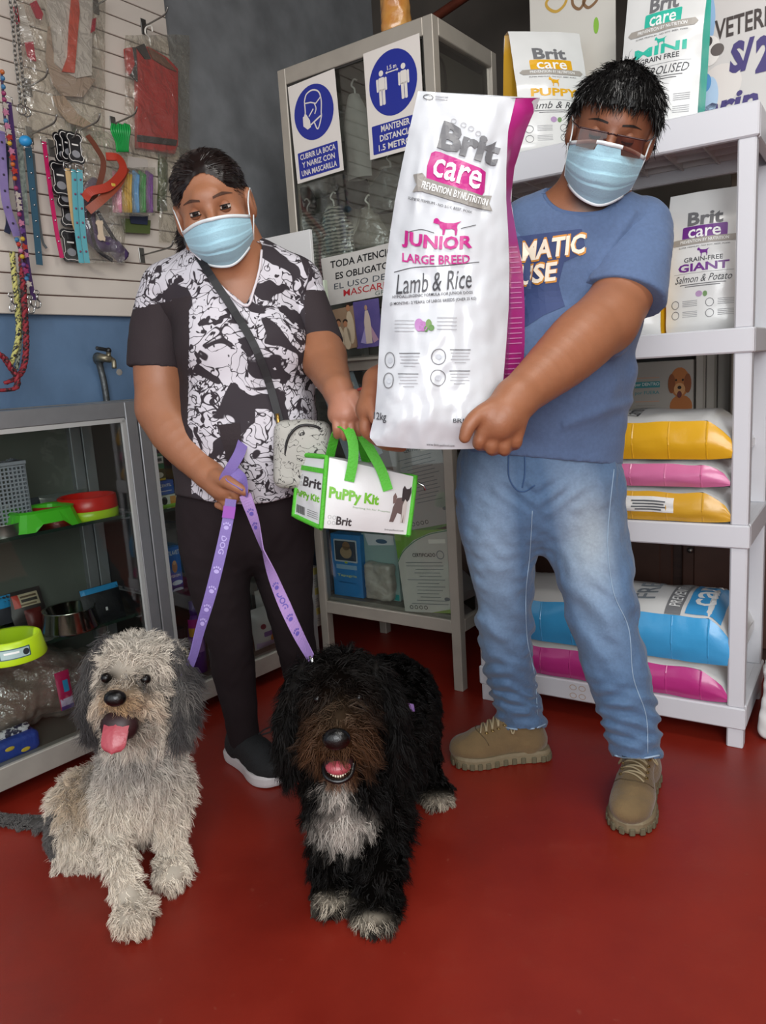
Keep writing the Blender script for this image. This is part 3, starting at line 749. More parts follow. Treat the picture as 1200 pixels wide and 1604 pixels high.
# folded red garment in a clear bag, white garment in a clear bag
def slab(name, px, m, T, d, th=.02, lift=0):
    P = [WP(x, y, d) for x, y in px]; o = P[0]
    poly = [(float((p-o)@e1), float((p-o)@UP)) for p in P]
    if sum(poly[i][0]*poly[(i+1) % len(poly)][1]-poly[(i+1) % len(poly)][0]*poly[i][1] for i in range(len(poly))) < 0: poly = poly[::-1]
    return one(name, m, T, fn=lambda q: q.prism(poly, o, e1, UP, -th))
T = thing('bagged_garment', WP(245, 242, .05), 'folded red garment with black trim in a clear bag', 'garment')
redc = mat('red_cloth', '#a8231d', .6, var=.15, vs=12, bump=.3, bs=30); blk = mat('black_cloth', '#2a2422', .7)
slab('red_cloth', [(215, 74), (232, 73), (262, 90), (279, 108), (279, 226), (274, 241), (217, 231), (216, 120)], redc, T, .05)
slab('sleeve', [(198, 75), (209, 74), (213, 100), (208, 118), (201, 112)], redc, T, .055, .015)
slab('black_band', [(216, 211), (278, 219), (276, 228), (216, 221)], blk, T, .056, .006)
slab('black_trim', [(208, 74), (213, 74), (216, 128), (205, 117), (212, 100)], blk, T, .058, .006)
slab('collar_trim', [(214, 73), (226, 68), (237, 92), (228, 92)], blk, T, .058, .006)
slab('lining', [(232, 74), (258, 90), (277, 112), (262, 106), (240, 92)], mat('brown_lining', '#6e4a36', .7), T, .056, .006)
one('hanger_hook', solid('#d6d2c8', .4), T, True, fn=lambda q: q.tube(bez([WP(236, 72, .06), WP(234, 60, .06), WP(228, 52, .07), WP(229, 43, .07), WP(237, 41, .07), WP(239, 50, .07)], 6), .003, 6))
filmbag('clear_bag', 195, 55, 297, 246, .055, '', '', 2, parent=T)
T = thing('bagged_garment', WP(95, 215, .05), 'white garment with a red stripe in a large crumpled clear bag', 'garment')
wc = mat('white_cloth', '#b9b2aa', .7, bump=.2, bs=18); rs = mat('red_stripe_cloth', '#b8442f', .6)
slab('white_panel', [(72, -6), (145, -6), (144, 118), (120, 122), (98, 110), (86, 98), (84, 40)], wc, T, .06)
slab('red_stripe', [(113, -6), (123, -6), (125, 18), (117, 114), (98, 112), (107, 88), (109, 40)], rs, T, .067, .006)
slab('tan_panel', [(78, 40), (86, 98), (98, 112), (130, 118), (150, 125), (130, 152), (100, 150), (85, 130), (74, 90)], mat('tan_cloth', '#9a8574', .7), T, .055, .01)
slab('tan_strap', [(84, 150), (100, 150), (122, 178), (145, 195), (140, 202), (108, 192), (92, 172)], mat('tan_cloth2', '#a28a74', .7), T, .058, .006)
for P in ([(48, 5), (57, 0), (68, 22), (65, 31), (58, 28)], [(22, 10), (27, 9), (31, 34), (27, 38)], [(40, 66), (52, 65), (57, 96), (50, 94), (44, 86)], [(146, 29), (151, 28), (149, 48), (143, 51)]): slab('red_tip', P, solid('#a01b33', .4), T, .065, .006)
slab('white_sleeve', [(26, 8), (36, 6), (53, 64), (40, 66)], wc, T, .06, .008)
filmbag('clear_bag', 28, -8, 165, 216, .06, '', '', 6, puff=.03, parent=T)
filmbag('empty_clear_bag', 250, 232, 298, 380, .04, 'loose empty clear bag hanging under the red garment', 'bag', 8, puff=.012)

# green twisted ties, card of coloured collars, olive packet
T = thing('tie_bundle', WP(192, 240, .10), 'bundle of bright green twisted ties on a hook', 'ties')
gm = mat('green_wire', '#1f9a48', .35)
for k in range(9):
    x = 176+3.2*k
    one('tie', gm, T, True, fn=lambda q: q.tube(bez([WP(x, 194+(k % 3), .12), WP(x-1+k*.3, 205, .13), WP(182+2.3*k, 222, .12), WP(184+2*k, 238, .11)], 6), .004, 6))
T = thing('collar_card', WP(208, 337, .05), 'clear-topped card with five bunches of coloured collars', 'collars')
for k, (x, c, w) in enumerate(((184, '#d985a8', 10), (199, '#c9a11f', 12), (213, '#4a90c8', 7), (223, '#2f8a3d', 8), (234, '#7a3f96', 8))):
    b = one('collar_bunch', solid(c, .5), T, True, fn=lambda q: [q.tube(bez([WP(x+w*(j/3-.5), 268+2*j, .09+.006*j), WP(x+w*(j/3-.5)-1, 300, .095+.006*j), WP(x+w*(j/3-.5), 333, .09+.005*j)], 5), .0055, 6) for j in range(4)])
slab('header_card', [(200, 244), (231, 250), (232, 268), (200, 262)], mat('pale_header_card', '#b3aaa2', .6), T, .075, .002)
filmbag('clear_sleeve', 176, 262, 244, 338, .11, '', '', 11, puff=.012, parent=T)
T = thing('small_packet', WP(215, 366, .05), 'small olive green packet hanging below the coloured collars', 'packet')
slab('pouch', [(192, 342), (236, 345), (235, 366), (198, 364)], mat('olive_packet', '#4d5a2c', .5), T, .05, .012)
slab('printed_panel', [(203, 334), (232, 338), (231, 352), (206, 350)], mat('packet_blue', '#232a45', .5), T, .056, .004)
filmbag('long_clear_sleeve', 247, 225, 262, 330, .03, 'narrow clear sleeve with green leaves at the edge of the panel', 'sleeve', 14, puff=.01, film_m=clearmat('green_film', '#b9c4a4', .1, .15, bump=.7, bs=30, body=.25, bodycol='#6d7a52'))
# ------------------------------------------------------------------ glass counters along the left wall
c1 = AZ(40); CN = np.array([math.cos(math.radians(40)), -math.sin(math.radians(40)), 0]); CF = G(0, 1240, .06); CF[2] = 0
def CP(px, py, d=0.0): return PL(px, py, CF+CN*d, 40)
def cpt(s, d, z): return CF+c1*s+CN*d+UP*z
alu = mat('brushed_aluminium', '#8f9193', .38, metal=.55, var=.06, vs=30, spec=.4)
alu_w = mat('worn_pale_aluminium', '#a9a59c', .45, metal=.35, var=.12, vs=14)
glass = clearmat('cabinet_glass', '#f8fbf9', .03, .02)
shelf_glass = clearmat('shelf_glass', '#dbe8e2', .06, .04)
glass_edge = mat('glass_edge_green', '#223029', .2, spec=.6)
dark_back = mat('dark_back_panel', '#5a5e57', .55, var=.15, vs=5)
ZS1, ZS2 = CP(100, 827, -.02)[2], CP(100, 1000, -.02)[2]
DEP = .36
def counter(name, s0, s1, lab, zs, back):
    T = thing(name, cpt((s0+s1)/2, -DEP/2, 0), lab, 'display counter')
    Lh = s1-s0; mid = (s0+s1)/2
    for s in (s0+.018, s1-.018):
        for d in (-.018, -DEP+.018):
            one('post', alu, T, fn=lambda q: q.box(cpt(s, d, .515), (.036, .036, 1.03), c1, CN, UP, bev=.002))
    for d in (-.018, -DEP+.018):
        one('top_rail', alu, T, fn=lambda q: q.box(cpt(mid, d, 1.008), (Lh-.072, .036, .045), c1, CN, UP, bev=.002))
        one('bottom_rail', alu_w, T, fn=lambda q: q.box(cpt(mid, d+.001, .088), (Lh-.072, .036, .062), c1, CN, UP, bev=.002))
    for s in (s0+.018, s1-.018):
        one('top_rail', alu, T, fn=lambda q: q.box(cpt(s, -DEP/2, 1.008), (.036, DEP-.072, .045), c1, CN, UP, bev=.002))
        one('bottom_rail', alu_w, T, fn=lambda q: q.box(cpt(s, -DEP/2, .088), (.036, DEP-.072, .062), c1, CN, UP, bev=.002))
    one('glazing_bead', mat('pale_bead', '#b8b9b6', .4, metal=.3), T, fn=lambda q: (q.box(cpt(s1-.043, -.006, .55), (.012, .010, .86), c1, CN, UP), q.box(cpt(s0+.043, -.006, .55), (.012, .010, .86), c1, CN, UP), q.box(cpt(mid, -.006, .979), (Lh-.08, .010, .012), c1, CN, UP)))
    one('floor_board', mat('counter_floor', '#6c675f', .6, var=.1), T, fn=lambda q: q.box(cpt(mid, -DEP/2, .105), (Lh-.04, DEP-.04, .015), c1, CN, UP))
    one('back_panel', back, T, fn=lambda q: q.box(cpt(mid, -DEP+.010, .55), (Lh-.07, .006, .87), c1, CN, UP))
    for k in (.33, .66):
        one('sliding_door_stile', alu, T, fn=lambda q: q.box(cpt(s0+Lh*k, -DEP+.026, .55), (.028, .014, .87), c1, CN, UP, bev=.002))
    one('glass_top', glass, T, fn=lambda q: q.box(cpt(mid, -DEP/2, 1.026), (Lh-.07, DEP-.07, .005), c1, CN, UP))
    one('glass_front', glass, T, fn=lambda q: q.box(cpt(mid, -.012, .55), (Lh-.075, .004, .86), c1, CN, UP))
    for z in zs:
        g = one('glass_shelf', shelf_glass, T, fn=lambda q: q.box(cpt(mid, -DEP/2-.005, z-.004), (Lh-.075, DEP-.07, .008), c1, CN, UP))
        one('polished_edge', glass_edge, g, fn=lambda q: q.box(cpt(mid, -.0385, z-.004), (Lh-.075, .003, .009), c1, CN, UP))
        one('shelf_bracket', alu, T, fn=lambda q: [q.box(cpt(s, -DEP/2, z-.012), (.012, DEP-.08, .006), c1, CN, UP) for s in (s0+.044, s1-.044)])
    return T
counter('display_counter', -.55, .533, 'aluminium and glass counter holding pet bowls and bagged goods', (ZS1, ZS2), dark_back)
counter('display_counter', .537, 1.195, 'aluminium and glass counter behind the woman, stocked with boxes and bottles', (ZS1-.01, ZS2+.03), mat('brown_back_panel', '#241f1c', .6))
def CS(px, py, z): return G(px, py, z)
def bowl(name, c, prof, m, lab, group=None, rim=None, k=40):
    T = thing(name, c, lab, 'pet bowl', group)
    one('bowl_body', m, T, True, fn=lambda q: q.lathe(c, prof, k))
    return T
lime = mat('lime_plastic', '#a9cf22', .3, spec=.5); green_pl = mat('green_plastic', '#4fc02c', .28); red_pl = mat('red_plastic', '#cc1f16', .3)
# square green bowl with cut-out feet
o = CS(64, 826, ZS1); T = thing('pet_bowl', o, 'bright green square pet bowl with arched feet', 'pet bowl')
def sqbowl(q):
    n = 32
    def loop(w, z, r=.32):
        P = []
        for i in range(n):
            a = 2*math.pi*(i+.5)/n; ca, sa = math.cos(a), math.sin(a); rr = 1/(abs(ca)**5+abs(sa)**5)**.2
            P.append(o+c1*w*rr*ca+CN*w*.8*rr*sa+UP*z)
        return P
    rings = [loop(.096, .002), loop(.092, .012), loop(.080, .050), loop(.083, .056), (loop(.078, .057)), loop(.066, .054), loop(.058, .020), loop(.03, .016)]
    V = [p for r_ in rings for p in r_]
    for i in range(n):   # arches in the skirt
        a = 2*math.pi*(i+.5)/n
        if min(abs((a-b+math.pi) % (2*math.pi)-math.pi) for b in (0, math.pi/2, math.pi, 3*math.pi/2)) < .38: V[i] = V[i]+UP*.018; V[n+i] = V[n+i]+UP*.012
    F = [[j*n+i, j*n+(i+1) % n, (j+1)*n+(i+1) % n, (j+1)*n+i] for j in range(len(rings)-1) for i in range(n)]
    F.append([(len(rings)-1)*n+i for i in range(n)])
    q.add(V, F)
one('bowl_body', green_pl, T, fn=sqbowl)
o = CS(140, 809, ZS1-.0)
T = thing('pet_bowl', o, 'stack of a red bowl nested over a lime green bowl', 'pet bowl')
one('lime_base', lime, T, True, fn=lambda q: q.lathe(o, [(.082, 0), (.084, .003), (.084, .024), (.08, .026)], 36))
one('red_rim', red_pl, T, True, fn=lambda q: q.lathe(o, [(.0835, .025), (.0845, .028), (.082, .062), (.078, .064), (.074, .062), (.062, .035), (0, .033)], 36))
o2 = o-c1*.085-CN*.03
bowl('pet_bowl', o2, [(.065, 0), (.066, .046), (.062, .050), (.058, .048), (.05, .02), (0, .018)], mat('red_plastic2', '#a8281e', .35), 'darker red round bowl beside the red and lime stack')
o = CS(8, 838, ZS1); bowl('pet_bowl', o, [(.05, .0), (.052, .006), (.046, .03), (.050, .033), (.044, .032), (.036, .012), (0, .010)], steel_d, 'small grey metal bowl beside the green square one')
o = CS(112, 984, ZS2)
bowl('pet_bowl', o, [(.076, 0), (.079, .006), (.070, .058), (.073, .062), (.066, .061), (.055, .025), (0, .02)], mat('polished_steel', '#b9b5aa', .14, metal=1.0), 'shiny stainless steel bowl on the lower glass shelf')
o = CS(18, 1028, ZS2); T = bowl('pet_bowl', o, [(.086, .0), (.088, .005), (.078, .055), (.074, .058), (.068, .055), (.06, .02), (0, .016)], mat('lime_bowl', '#b4d41e', .3), 'large lime green round bowl with a paper label')
lab_c = solid('#9fb6b4', .5)
def lathS(c, r0, r1, z0, z1, aim):
    a0 = math.atan2(aim[1], aim[0])
    def S(x, y):
        z = (z0+z1)/2+y; r = r0+(r1-r0)*(z-z0)/(z1-z0)+.0004; a = a0+x/r; n = np.array([math.cos(a), math.sin(a), 0]); return (c+n*r+UP*z, n)
    return S
aim = CAMP-o
pr = Print(lathS(o, .088, .078, .005, .055, aim+c1*.25), .0006, L=.006)
pr.add(poly2d(rrect(.075, .026, .002)), solid('#35525c', .5), 1).add(poly2d(rrect(.069, .021, .002)), lab_c, 2).add(at(poly2d(ell(.008, .008, 14)), .026, 0), solid('#23282a', .5), 3).add(at(poly2d(rrect(.036, .005, .001, 2)), -.008, .003), solid('#e8e8e4'), 3).build('paper_label', T)
o = CS(6, 985, ZS2)-CN*.12-c1*.02; bowl('pet_bowl', o, [(.07, 0), (.071, .005), (.062, .062), (.058, .065), (.05, .03), (0, .02)], lime, 'second lime green bowl standing behind the labelled one')

def packet(name, c, w, h, th, lean, m, lab, cat, X=None, N=None, panels=(), parent_film=True, group=None, seed=0):
    """soft flat packet standing on its base at c and leaning back"""
    X = c1 if X is None else X; N = CN if N is None else N
    Y = UP*math.cos(lean)-N*math.sin(lean); NN = np.cross(X, Y)
    if NN.dot(N) < 0: NN = -NN
    T = thing(name, c, lab, cat, group)
    def fn(u, v, s):
        b = (1-abs(2*u-1)**3)*(1-abs(2*v-1)**3); p = c+X*(u-.5)*w+Y*v*h
        return p+NN*(s*th/2*b+.0025*nz(p, 30, seed))
    one('pouch', m, T, True, fn=lambda q: (q.grid(lambda u, v: fn(u, v, 1), 12, 12), q.grid(lambda u, v: fn(1-u, v, -1), 12, 12)))
    S = lambda x, y: (fn(x/w+.5, y/h, 1), NN)
    pr = Print(S, .0008, L=.012)
    for (x, y, pw, ph, mm, layer) in panels: pr.add(poly2d([(x-pw/2, y-ph/2), (x+pw/2, y-ph/2), (x+pw/2, y+ph/2), (x-pw/2, y+ph/2)]), mm, layer)
    pr.build('printed_panel', T)
    return T, S, (X, Y, NN)
packet('bagged_pet_coat', CS(168, 972, ZS2), .125, .105, .03, .25, mat('black_cloth_pack', '#15161a', .6, bump=.3, bs=40), 'black folded cloth pack with a blue header, on the lower shelf', 'packet', panels=((0, .096, .12, .016, solid('#2f86bb', .4), 1), (0, .035, .007, .010, solid('#d8d8d6'), 1)))
packet('header_packet', CS(10, 985, ZS2)-CN*.03+UP*.005, .09, .085, .03, .2, mat('dark_grey_pack', '#3b3b42', .5), 'dark packet with a sky blue header card on the lower shelf', 'packet', panels=((0, .066, .086, .036, solid('#2f8fc6', .4), 1),))
packet('header_packet', CS(62, 975, ZS2)-CN*.05, .105, .095, .03, .35, mat('dark_mesh_pack', '#37302f', .5), 'dark packet with a cream and red printed card beside the steel bowl', 'packet', panels=((0, .062, .075, .040, solid('#b3a58a', .5), 1), (-.032, .062, .018, .04, solid('#b23a2c', .5), 2), (.006, .072, .05, .006, solid('#5c4a3a'), 2), (.006, .060, .05, .009, solid('#3a3530'), 2), (.0, .048, .05, .005, solid('#6a5a46'), 2)))
packet('soft_packet', CS(62, 985, ZS2)-CN*.01, .05, .06, .025, .3, mat('maroon_pack', '#5a1d1a', .5), 'small maroon packet wedged against the steel bowl', 'packet')
packet('bagged_mat', CS(150, 805, ZS1)-CN*.16, .16, .06, .03, .3, mat('grey_clear_pack', '#5d635f', .3, coat=.6, bump=.5, bs=30), 'grey bagged mat lying behind the red bowls', 'packet')
packet('bagged_mat', CS(80, 815, ZS1)-CN*.15, .15, .055, .03, .3, mat('dark_clear_pack', '#4a4f55', .25, coat=.7, bump=.6, bs=30), 'dark bagged goods lying behind the green square bowl', 'packet')
# perforated grey baskets standing at the left of the upper shelf
T = thing('perforated_basket', cpt(-.03, -.15, ZS1), 'tall grey perforated plastic basket on the upper shelf', 'basket')
gp = mat('grey_lattice_plastic', '#8d9099', .4)
def s_at0(px, py, d): return float((CP(px, py, d)-CF) @ c1)
B0 = cpt(s_at0(38, 730, -.10)-.21, -.10, ZS1)
one('lattice_front', gp, T, fn=lambda q: ([q.box(B0+c1*(.011*i)+UP*.095, (.004, .004, .17), c1, CN, UP) for i in range(20)], [q.box(B0+c1*.105+UP*(.012+.011*j), (.21, .005, .004), c1, CN, UP) for j in range(16)]))
one('basket_side', gp, T, fn=lambda q: ([q.box(B0+c1*.21-CN*(.011*i)+UP*.095, (.004, .004, .17), c1, CN, UP) for i in range(9)], [q.box(B0+c1*.21-CN*.05+UP*(.012+.011*j), (.005, .1, .004), c1, CN, UP) for j in range(16)]))
one('rolled_rim', gp, T, fn=lambda q: (q.bar(B0+UP*.185, B0+c1*.215+UP*.185, .01, .01, bev=.002), q.bar(B0+c1*.212+UP*.185, B0+c1*.212-CN*.1+UP*.185, .01, .01, bev=.002)))
one('crumpled_film', clearmat('grey_film', '#c4c6cc', .2, .12, bump=.9, bs=60, body=.25, bodycol='#8f919c'), T, True, fn=lambda q: q.grid(lambda u, v: B0+c1*(.21*u)-CN*.05*v+UP*(.19+.02*nz((u, v, 0), 9)), 20, 8))
# bottom of the counter: bagged bed, brush pack, blue cushion
ZB = .115
bed_m = mat('maroon_bed_cloth', '#7d3436', .6, col2='#9a8170', vs=7, bump=.4, bs=14)
sd = SDF(.008)
for s, d, z, r in ((.02, -.17, .10, .09), (.14, -.17, .12, .10), (.26, -.18, .13, .10), (.34, -.2, .10, .08), (-.12, -.16, .09, .08), (.2, -.2, .2, .07)): sd.ell(cpt(s, d-.03, ZB+z*.75), (r*1.2, r*.95, r*.8), .05, c1, CN, UP)
sd.post = lambda q, d: d+.010*sinnoise(q, 16, 5)
T = thing('bagged_pet_bed', cpt(.12, -.17, ZB), 'maroon and beige pet bed wrapped in crumpled clear plastic', 'pet bed')
V, F = sd.mesh(); lo = V[:, 2].min(); V[:, 2] += ZB-lo; obj('bed', V, F, bed_m, T, smooth=True)
N_ = vnormals(V, F); V2 = V+N_*(.010+.007*sinnoise(V, 45, 9))[:, None]; V2[:, 2] = np.maximum(V2[:, 2], ZB+.001); obj('clear_wrap', V2, F, clearmat('crumpled_film', '#fbf8f2', .24, .2, bump=1.0, bs=26, body=.16, bodycol='#d8cfc6', gmax=.6), T, smooth=True)
packet('brush_pack', CS(116, 1133, ZB)*0+cpt(.235, -.052, ZB+.07), .042, .11, .012, .1, mat('hot_pink_pack', '#b01f52', .3, coat=.4), 'hot pink grooming brush pack leaning on the wrapped pet bed', 'packet', panels=((.003, .068, .016, .034, solid('#2c86b4', .4), 1), (0, .018, .038, .03, solid('#b9a9c4', .4), 1), (0, .006, .038, .012, solid('#4a3a7a', .4), 2)))
T = thing('cushion', cpt(.06, -.07, ZB), 'royal blue cushion with yellow spots at the bottom of the counter', 'cushion')
sd = SDF(.005); sd.box(cpt(.03, -.058, ZB+.030), (.09, .018, .012), .016, X=c1, Y=CN); V, F = sd.mesh(); obj('cover', V, F, mat('royal_blue_cloth', '#23409a', .6, bump=.3, bs=80), T, smooth=True)
one('yellow_spots', solid('#d7b53a', .6), T, fn=lambda q: [q.ball(cpt(s, -.0225, ZB+z), (.013, .002, .006), 10, X=c1, Y=CN) for s, z in ((-.02, .02), (.05, .036), (.09, .018), (.01, .042))])
one('checked_piping', mat('checked_cloth', '#d8d4d8', .6, col2='#2c2a44', vs=90, thr=.5), T, True, fn=lambda q: q.tube([cpt(s, -.06, ZB+.062) for s in np.linspace(-.09, .12, 12)], .014, 10))

# goods inside the second counter
def cbox(name, s, d, z, w, dp, h, m, lab, panels=(), rot=0.0, cat='box', group=None):
    c = cpt(s, d, z); X = c1*math.cos(rot)+CN*math.sin(rot); Nn = np.array([X[1], -X[0], 0])
    T = thing(name, c, lab, cat, group)
    one('carton', m, T, fn=lambda q: q.box(c+UP*h/2, (w, dp, h), X, Nn, UP, bev=.001))
    S = flatS(c+Nn*(dp/2), X, UP); pr = Print(lambda x, y: (S(x, y)[0], Nn), .0007)
    for it in panels:
        if isinstance(it[0], str): pr.add(at(fit_text(it[0], it[3], it[4], .01), it[1], it[2]), it[5], it[6] if len(it) > 6 else 2)
        else: pr.add(poly2d([(it[0]-it[2]/2, it[1]-it[3]/2), (it[0]+it[2]/2, it[1]-it[3]/2), (it[0]+it[2]/2, it[1]+it[3]/2), (it[0]-it[2]/2, it[1]+it[3]/2)]) if len(it) < 7 else poly2d(ell(it[2]/2, it[3]/2, 18, it[0], it[1])), it[4], it[5])
    pr.build('printed_face', T); return T
wht = solid('#dcdcd8', .5); blu = mat('blue_carton', '#1f57a8', .4); navy = mat('navy_carton', '#1b3878', .4)
def s_at(px, py, d): p = CP(px, py, d); return float((p-CF) @ c1), p[2]
Z2a, Z2b = ZS1-.01, ZS2+.03
s, z = s_at(262, 790, -.09); 
cbox('medicine_box', s, -.10, Z2a, .075, .03, .035, mat('white_green_carton', '#c8cfc0', .5), 'white carton printed with a black and white dog, lowest of its stack', (( -.012, .018, .022, .026, solid('#202322'), 1, 'e'), (.02, .018, .022, .024, solid('#c98f38'), 1), (.0, .003, .07, .006, solid('#7fb239'), 2)))
cbox('medicine_box', s-.003, -.105, Z2a+.036, .07, .03, .045, blu, 'blue carton with white lettering stacked on the dog carton', (('SCENTIL', 0, .030, .05, .009, wht), (0, .012, .05, .002, wht, 1)))
cbox('medicine_box', s-.012, -.11, Z2a+.082, .045, .03, .035, mat('dark_carton', '#20332c', .5), 'dark green carton above the blue carton', ((0, .018, .028, .018, solid('#c9cbc2'), 1, 'e'), (0, .004, .04, .006, solid('#bfa63f'), 1)))
cbox('medicine_box', s-.014, -.11, Z2a+.118, .045, .03, .05, mat('green_carton', '#2c6a47', .5), 'green and white carton at the top of the stack', ((0, .03, .04, .022, solid('#c8c9c2'), 1), (0, .03, .03, .010, solid('#2f3a38'), 2)))
def tilavet(px, py, lab, d):
    s, z = s_at(px, py, d)
    cbox('medicine_box', s, d, Z2b, .052, .03, .130, blu, lab, (('TILAVET', 0, .112, .044, .014, wht), (0, .066, .020, .040, solid('#b5753c'), 1, 'e'), (0, .079, .013, .014, solid('#d9a05c'), 2, 'e'), ('FERSIN', 0, .036, .034, .009, wht), (.004, .012, .04, .016, solid('#cfe0ee'), 1, 'e'), (0, .002, .048, .006, navy, 2)))
tilavet(274, 930, 'blue medicine carton printed with a golden dog', -.10)
s, z = s_at(312, 915, -.10)
cbox('medicine_box', s+.005, -.11, Z2b, .05, .03, .12, navy, 'navy and pale blue medicine carton beside the golden dog carton', ((0, .085, .046, .05, blu, 1), (0, .03, .046, .05, solid('#a9c6da'), 1)))
s, z = s_at(279, 1015, -.10)
def bottle(c, prof, m, lab, cap=None, cat='bottle', panels=()):
    T = thing('spray_bottle', c, lab, cat)
    one('bottle_body', m, T, True, fn=lambda q: q.lathe(c, prof, 20))
    if cap: one('cap', cap[0], T, True, fn=lambda q: q.lathe(c, cap[1], 16))
    pr = Print(lathS(c, prof[1][0], prof[1][0], 0, .1, CAMP-c), .0008, L=.006)
    for (x, y, w, h, mm, layer) in panels: pr.add(poly2d([(x-w/2, y-h/2), (x+w/2, y-h/2), (x+w/2, y+h/2), (x-w/2, y+h/2)]), mm, layer)
    pr.build('printed_label', T); return T
cbox('treat_pouch', s, -.11, ZB, .06, .03, .17, mat('black_green_pouch', '#17181a', .4), 'black, yellow and green treat carton beside the purple spray bottle', ((0, .085, .058, .03, solid('#d8b21f'), 1), ('PIPETA', 0, .087, .05, .014, solid('#5a1d14')), (0, .045, .058, .045, solid('#2f8c3d'), 1), ('pro', .0, .045, .04, .02, wht)), cat='carton')
c = cpt(s+.075, -.10, ZB); bottle(c, [(0, 0), (.026, .002), (.027, .15), (.018, .18), (.012, .2), (0, .2)], mat('purple_bottle', '#5b2d8c', .3, coat=.5), 'purple spray bottle with a yellow and pink label', (mat('violet_cap', '#3f2470', .35), [(.013, .2), (.014, .21), (.014, .245), (0, .25)]), panels=((0, .095, .05, .03, solid('#c9952c', .4), 1), (0, .125, .05, .03, solid('#a3217c', .4), 1), (0, .05, .05, .05, solid('#9a6fb4', .4), 1)))
c = cpt(s+.135, -.085, ZB); bottle(c, [(0, 0), (.024, .002), (.025, .12), (.014, .15), (.012, .16), (0, .16)], mat('white_bottle', '#c9c8c8', .35), 'white bottle with a violet band beside the purple one', (mat('grey_cap', '#8f8f93', .4), [(.013, .16), (.013, .19), (0, .192)]), panels=((0, .05, .046, .03, solid('#8d78b4', .4), 1),))
for k, (px, py, lab) in enumerate(((412, 1030, 'white litter pouch with a red rosette and purple dog label'), (445, 1015, 'white litter pouch with a purple base stripe behind the rosette one'))):
    s, z = s_at(px, py, -.10)
    T, S, _ = packet('litter_pouch', cpt(s+.0, -.08-.09*k, ZB), .10, .15+.03*k, .06, .06, mat('white_pouch', '#c9c7c8', .35, coat=.3), lab, 'pouch')
    pr = Print(S, .0008, L=.01); pr.add(poly2d(ell(.010, .010, 16, -.02, .085+.03*k)), solid('#8c3a46'), 1); pr.add(poly2d(rrect(.05, .018, .004, 3, .004, .055)), solid('#7a5a94'), 1)
    pr.add(poly2d(ell(.010, .013, 14, .018, .036)), solid('#c07a3a'), 2); pr.add(poly2d(rrect(.09, .022, .002, 2, 0, .016)), solid('#b7a6c9'), 1); pr.build('printed_panel', T)
s, z = s_at(497, 1000, -.06)
for k in range(3):
    cbox('serum_box', s-.02, -.11, .12+.079*k, .11, .1, .077, mat('pale_carton', '#cfcbc0', .55), ('lowest pale carton of the stack at the counter end', 'second pale carton up in the stack at the counter end', 'topmost pale carton of the stack at the counter end')[k], ((0, .060, .108, .026, solid('#cfc06a'), 1), (0, .030, .08, .003, solid('#8c8c8c'), 1), (0, .022, .08, .003, solid('#8c8c8c'), 1), (0, .014, .06, .003, solid('#8c8c8c'), 1)), group='cartons at the counter end')
# white board and pale folder standing on the second counter
P = [PL(x, y, cpt(1.16, -.2, 0), -54) for x, y in ((380, 380), (482, 361), (492, 470), (480, 640))]
wbo = PL(488, 470, cpt(1.05, -.05, 0), -54)
E2 = AZ(-54); N2 = -AZ(36)
def FP2(px, py, base): return PL(px, py, base, -54)
bs0 = cpt(1.02, -.02, 0)
tr_, tl_ = FP2(483, 361, bs0), FP2(392, 378, bs0)
w_ = np.linalg.norm((tr_-tl_)[:2]); zt = (tr_[2]+tl_[2])/2
bcen = (tr_+tl_)/2; bcen[2] = 1.03
T = thing('white_board', bcen, 'blank white board standing on the counter behind the woman', 'board')
one('sheet', mat('white_board_face', '#d9d8d6', .5), T, fn=lambda q: q.box(bcen+UP*(zt-1.03)/2, (w_+.02, .012, zt-1.03), -E2, N2, UP, bev=.001))
fc = FP2(500, 420, bs0+AZ(36)*.03); fc[2] = 1.03
T = thing('folder', fc, 'pale green folder standing beside the white board', 'folder')
one('cover', mat('pale_green_folder', '#bcc7b2', .5), T, fn=lambda q: q.box(fc+UP*.165, (.045, .02, .33), -E2, N2, UP, bev=.003))
one('pages', mat('folder_pages', '#d8d6cc', .7), T, fn=lambda q: q.box(fc+UP*.16+N2*.011, (.028, .004, .31), -E2, N2, UP))
# ------------------------------------------------------------------ tall glass cabinet
KO = np.array([.229, 2.431, 0.0]); KX = AZ(-54); KN = -AZ(36); KD = AZ(36); KW, KDEP, KH = .604, .40, 2.07
def KP(px, py, d=0.0): return PL(px, py, KO+KN*d, -54)
def kpt(u, d, z): return KO+KX*u+KN*d+UP*z       # u runs from the right corner to the left end, d towards the viewer
cab_alu = mat('cream_aluminium', '#a8a196', .42, metal=.3, var=.10, vs=10, spec=.4)
K = thing('glass_cabinet', kpt(KW/2, -KDEP/2, 0), 'tall aluminium framed glass cabinet covered with signs and certificates', 'cabinet')
ZL0, ZL1 = .222, 1.085
for u in (.017, KW-.017):
    for d in (-.017, -KDEP+.017):
        one('post', cab_alu, K, fn=lambda q: q.box(kpt(u, d, KH/2), (.034, .034, KH), -KX, KN, UP, bev=.002))
for z, h in ((.2225, .045), (1.095, .035), (KH-.025, .05)):
    for d in (-.017, -KDEP+.017):
        one('cross_rail', cab_alu, K, fn=lambda q: q.box(kpt(KW/2, d, z), (KW-.068, .034, h), -KX, KN, UP, bev=.002))
    for u in (.017, KW-.017):
        one('side_rail', cab_alu, K, fn=lambda q: q.box(kpt(u, -KDEP/2, z), (.034, KDEP-.068, h), -KX, KN, UP, bev=.002))
one('ledge', cab_alu, K, fn=lambda q: q.box(kpt(KW/2, .006, 1.115), (KW-.07, .022, .008), -KX, KN, UP))
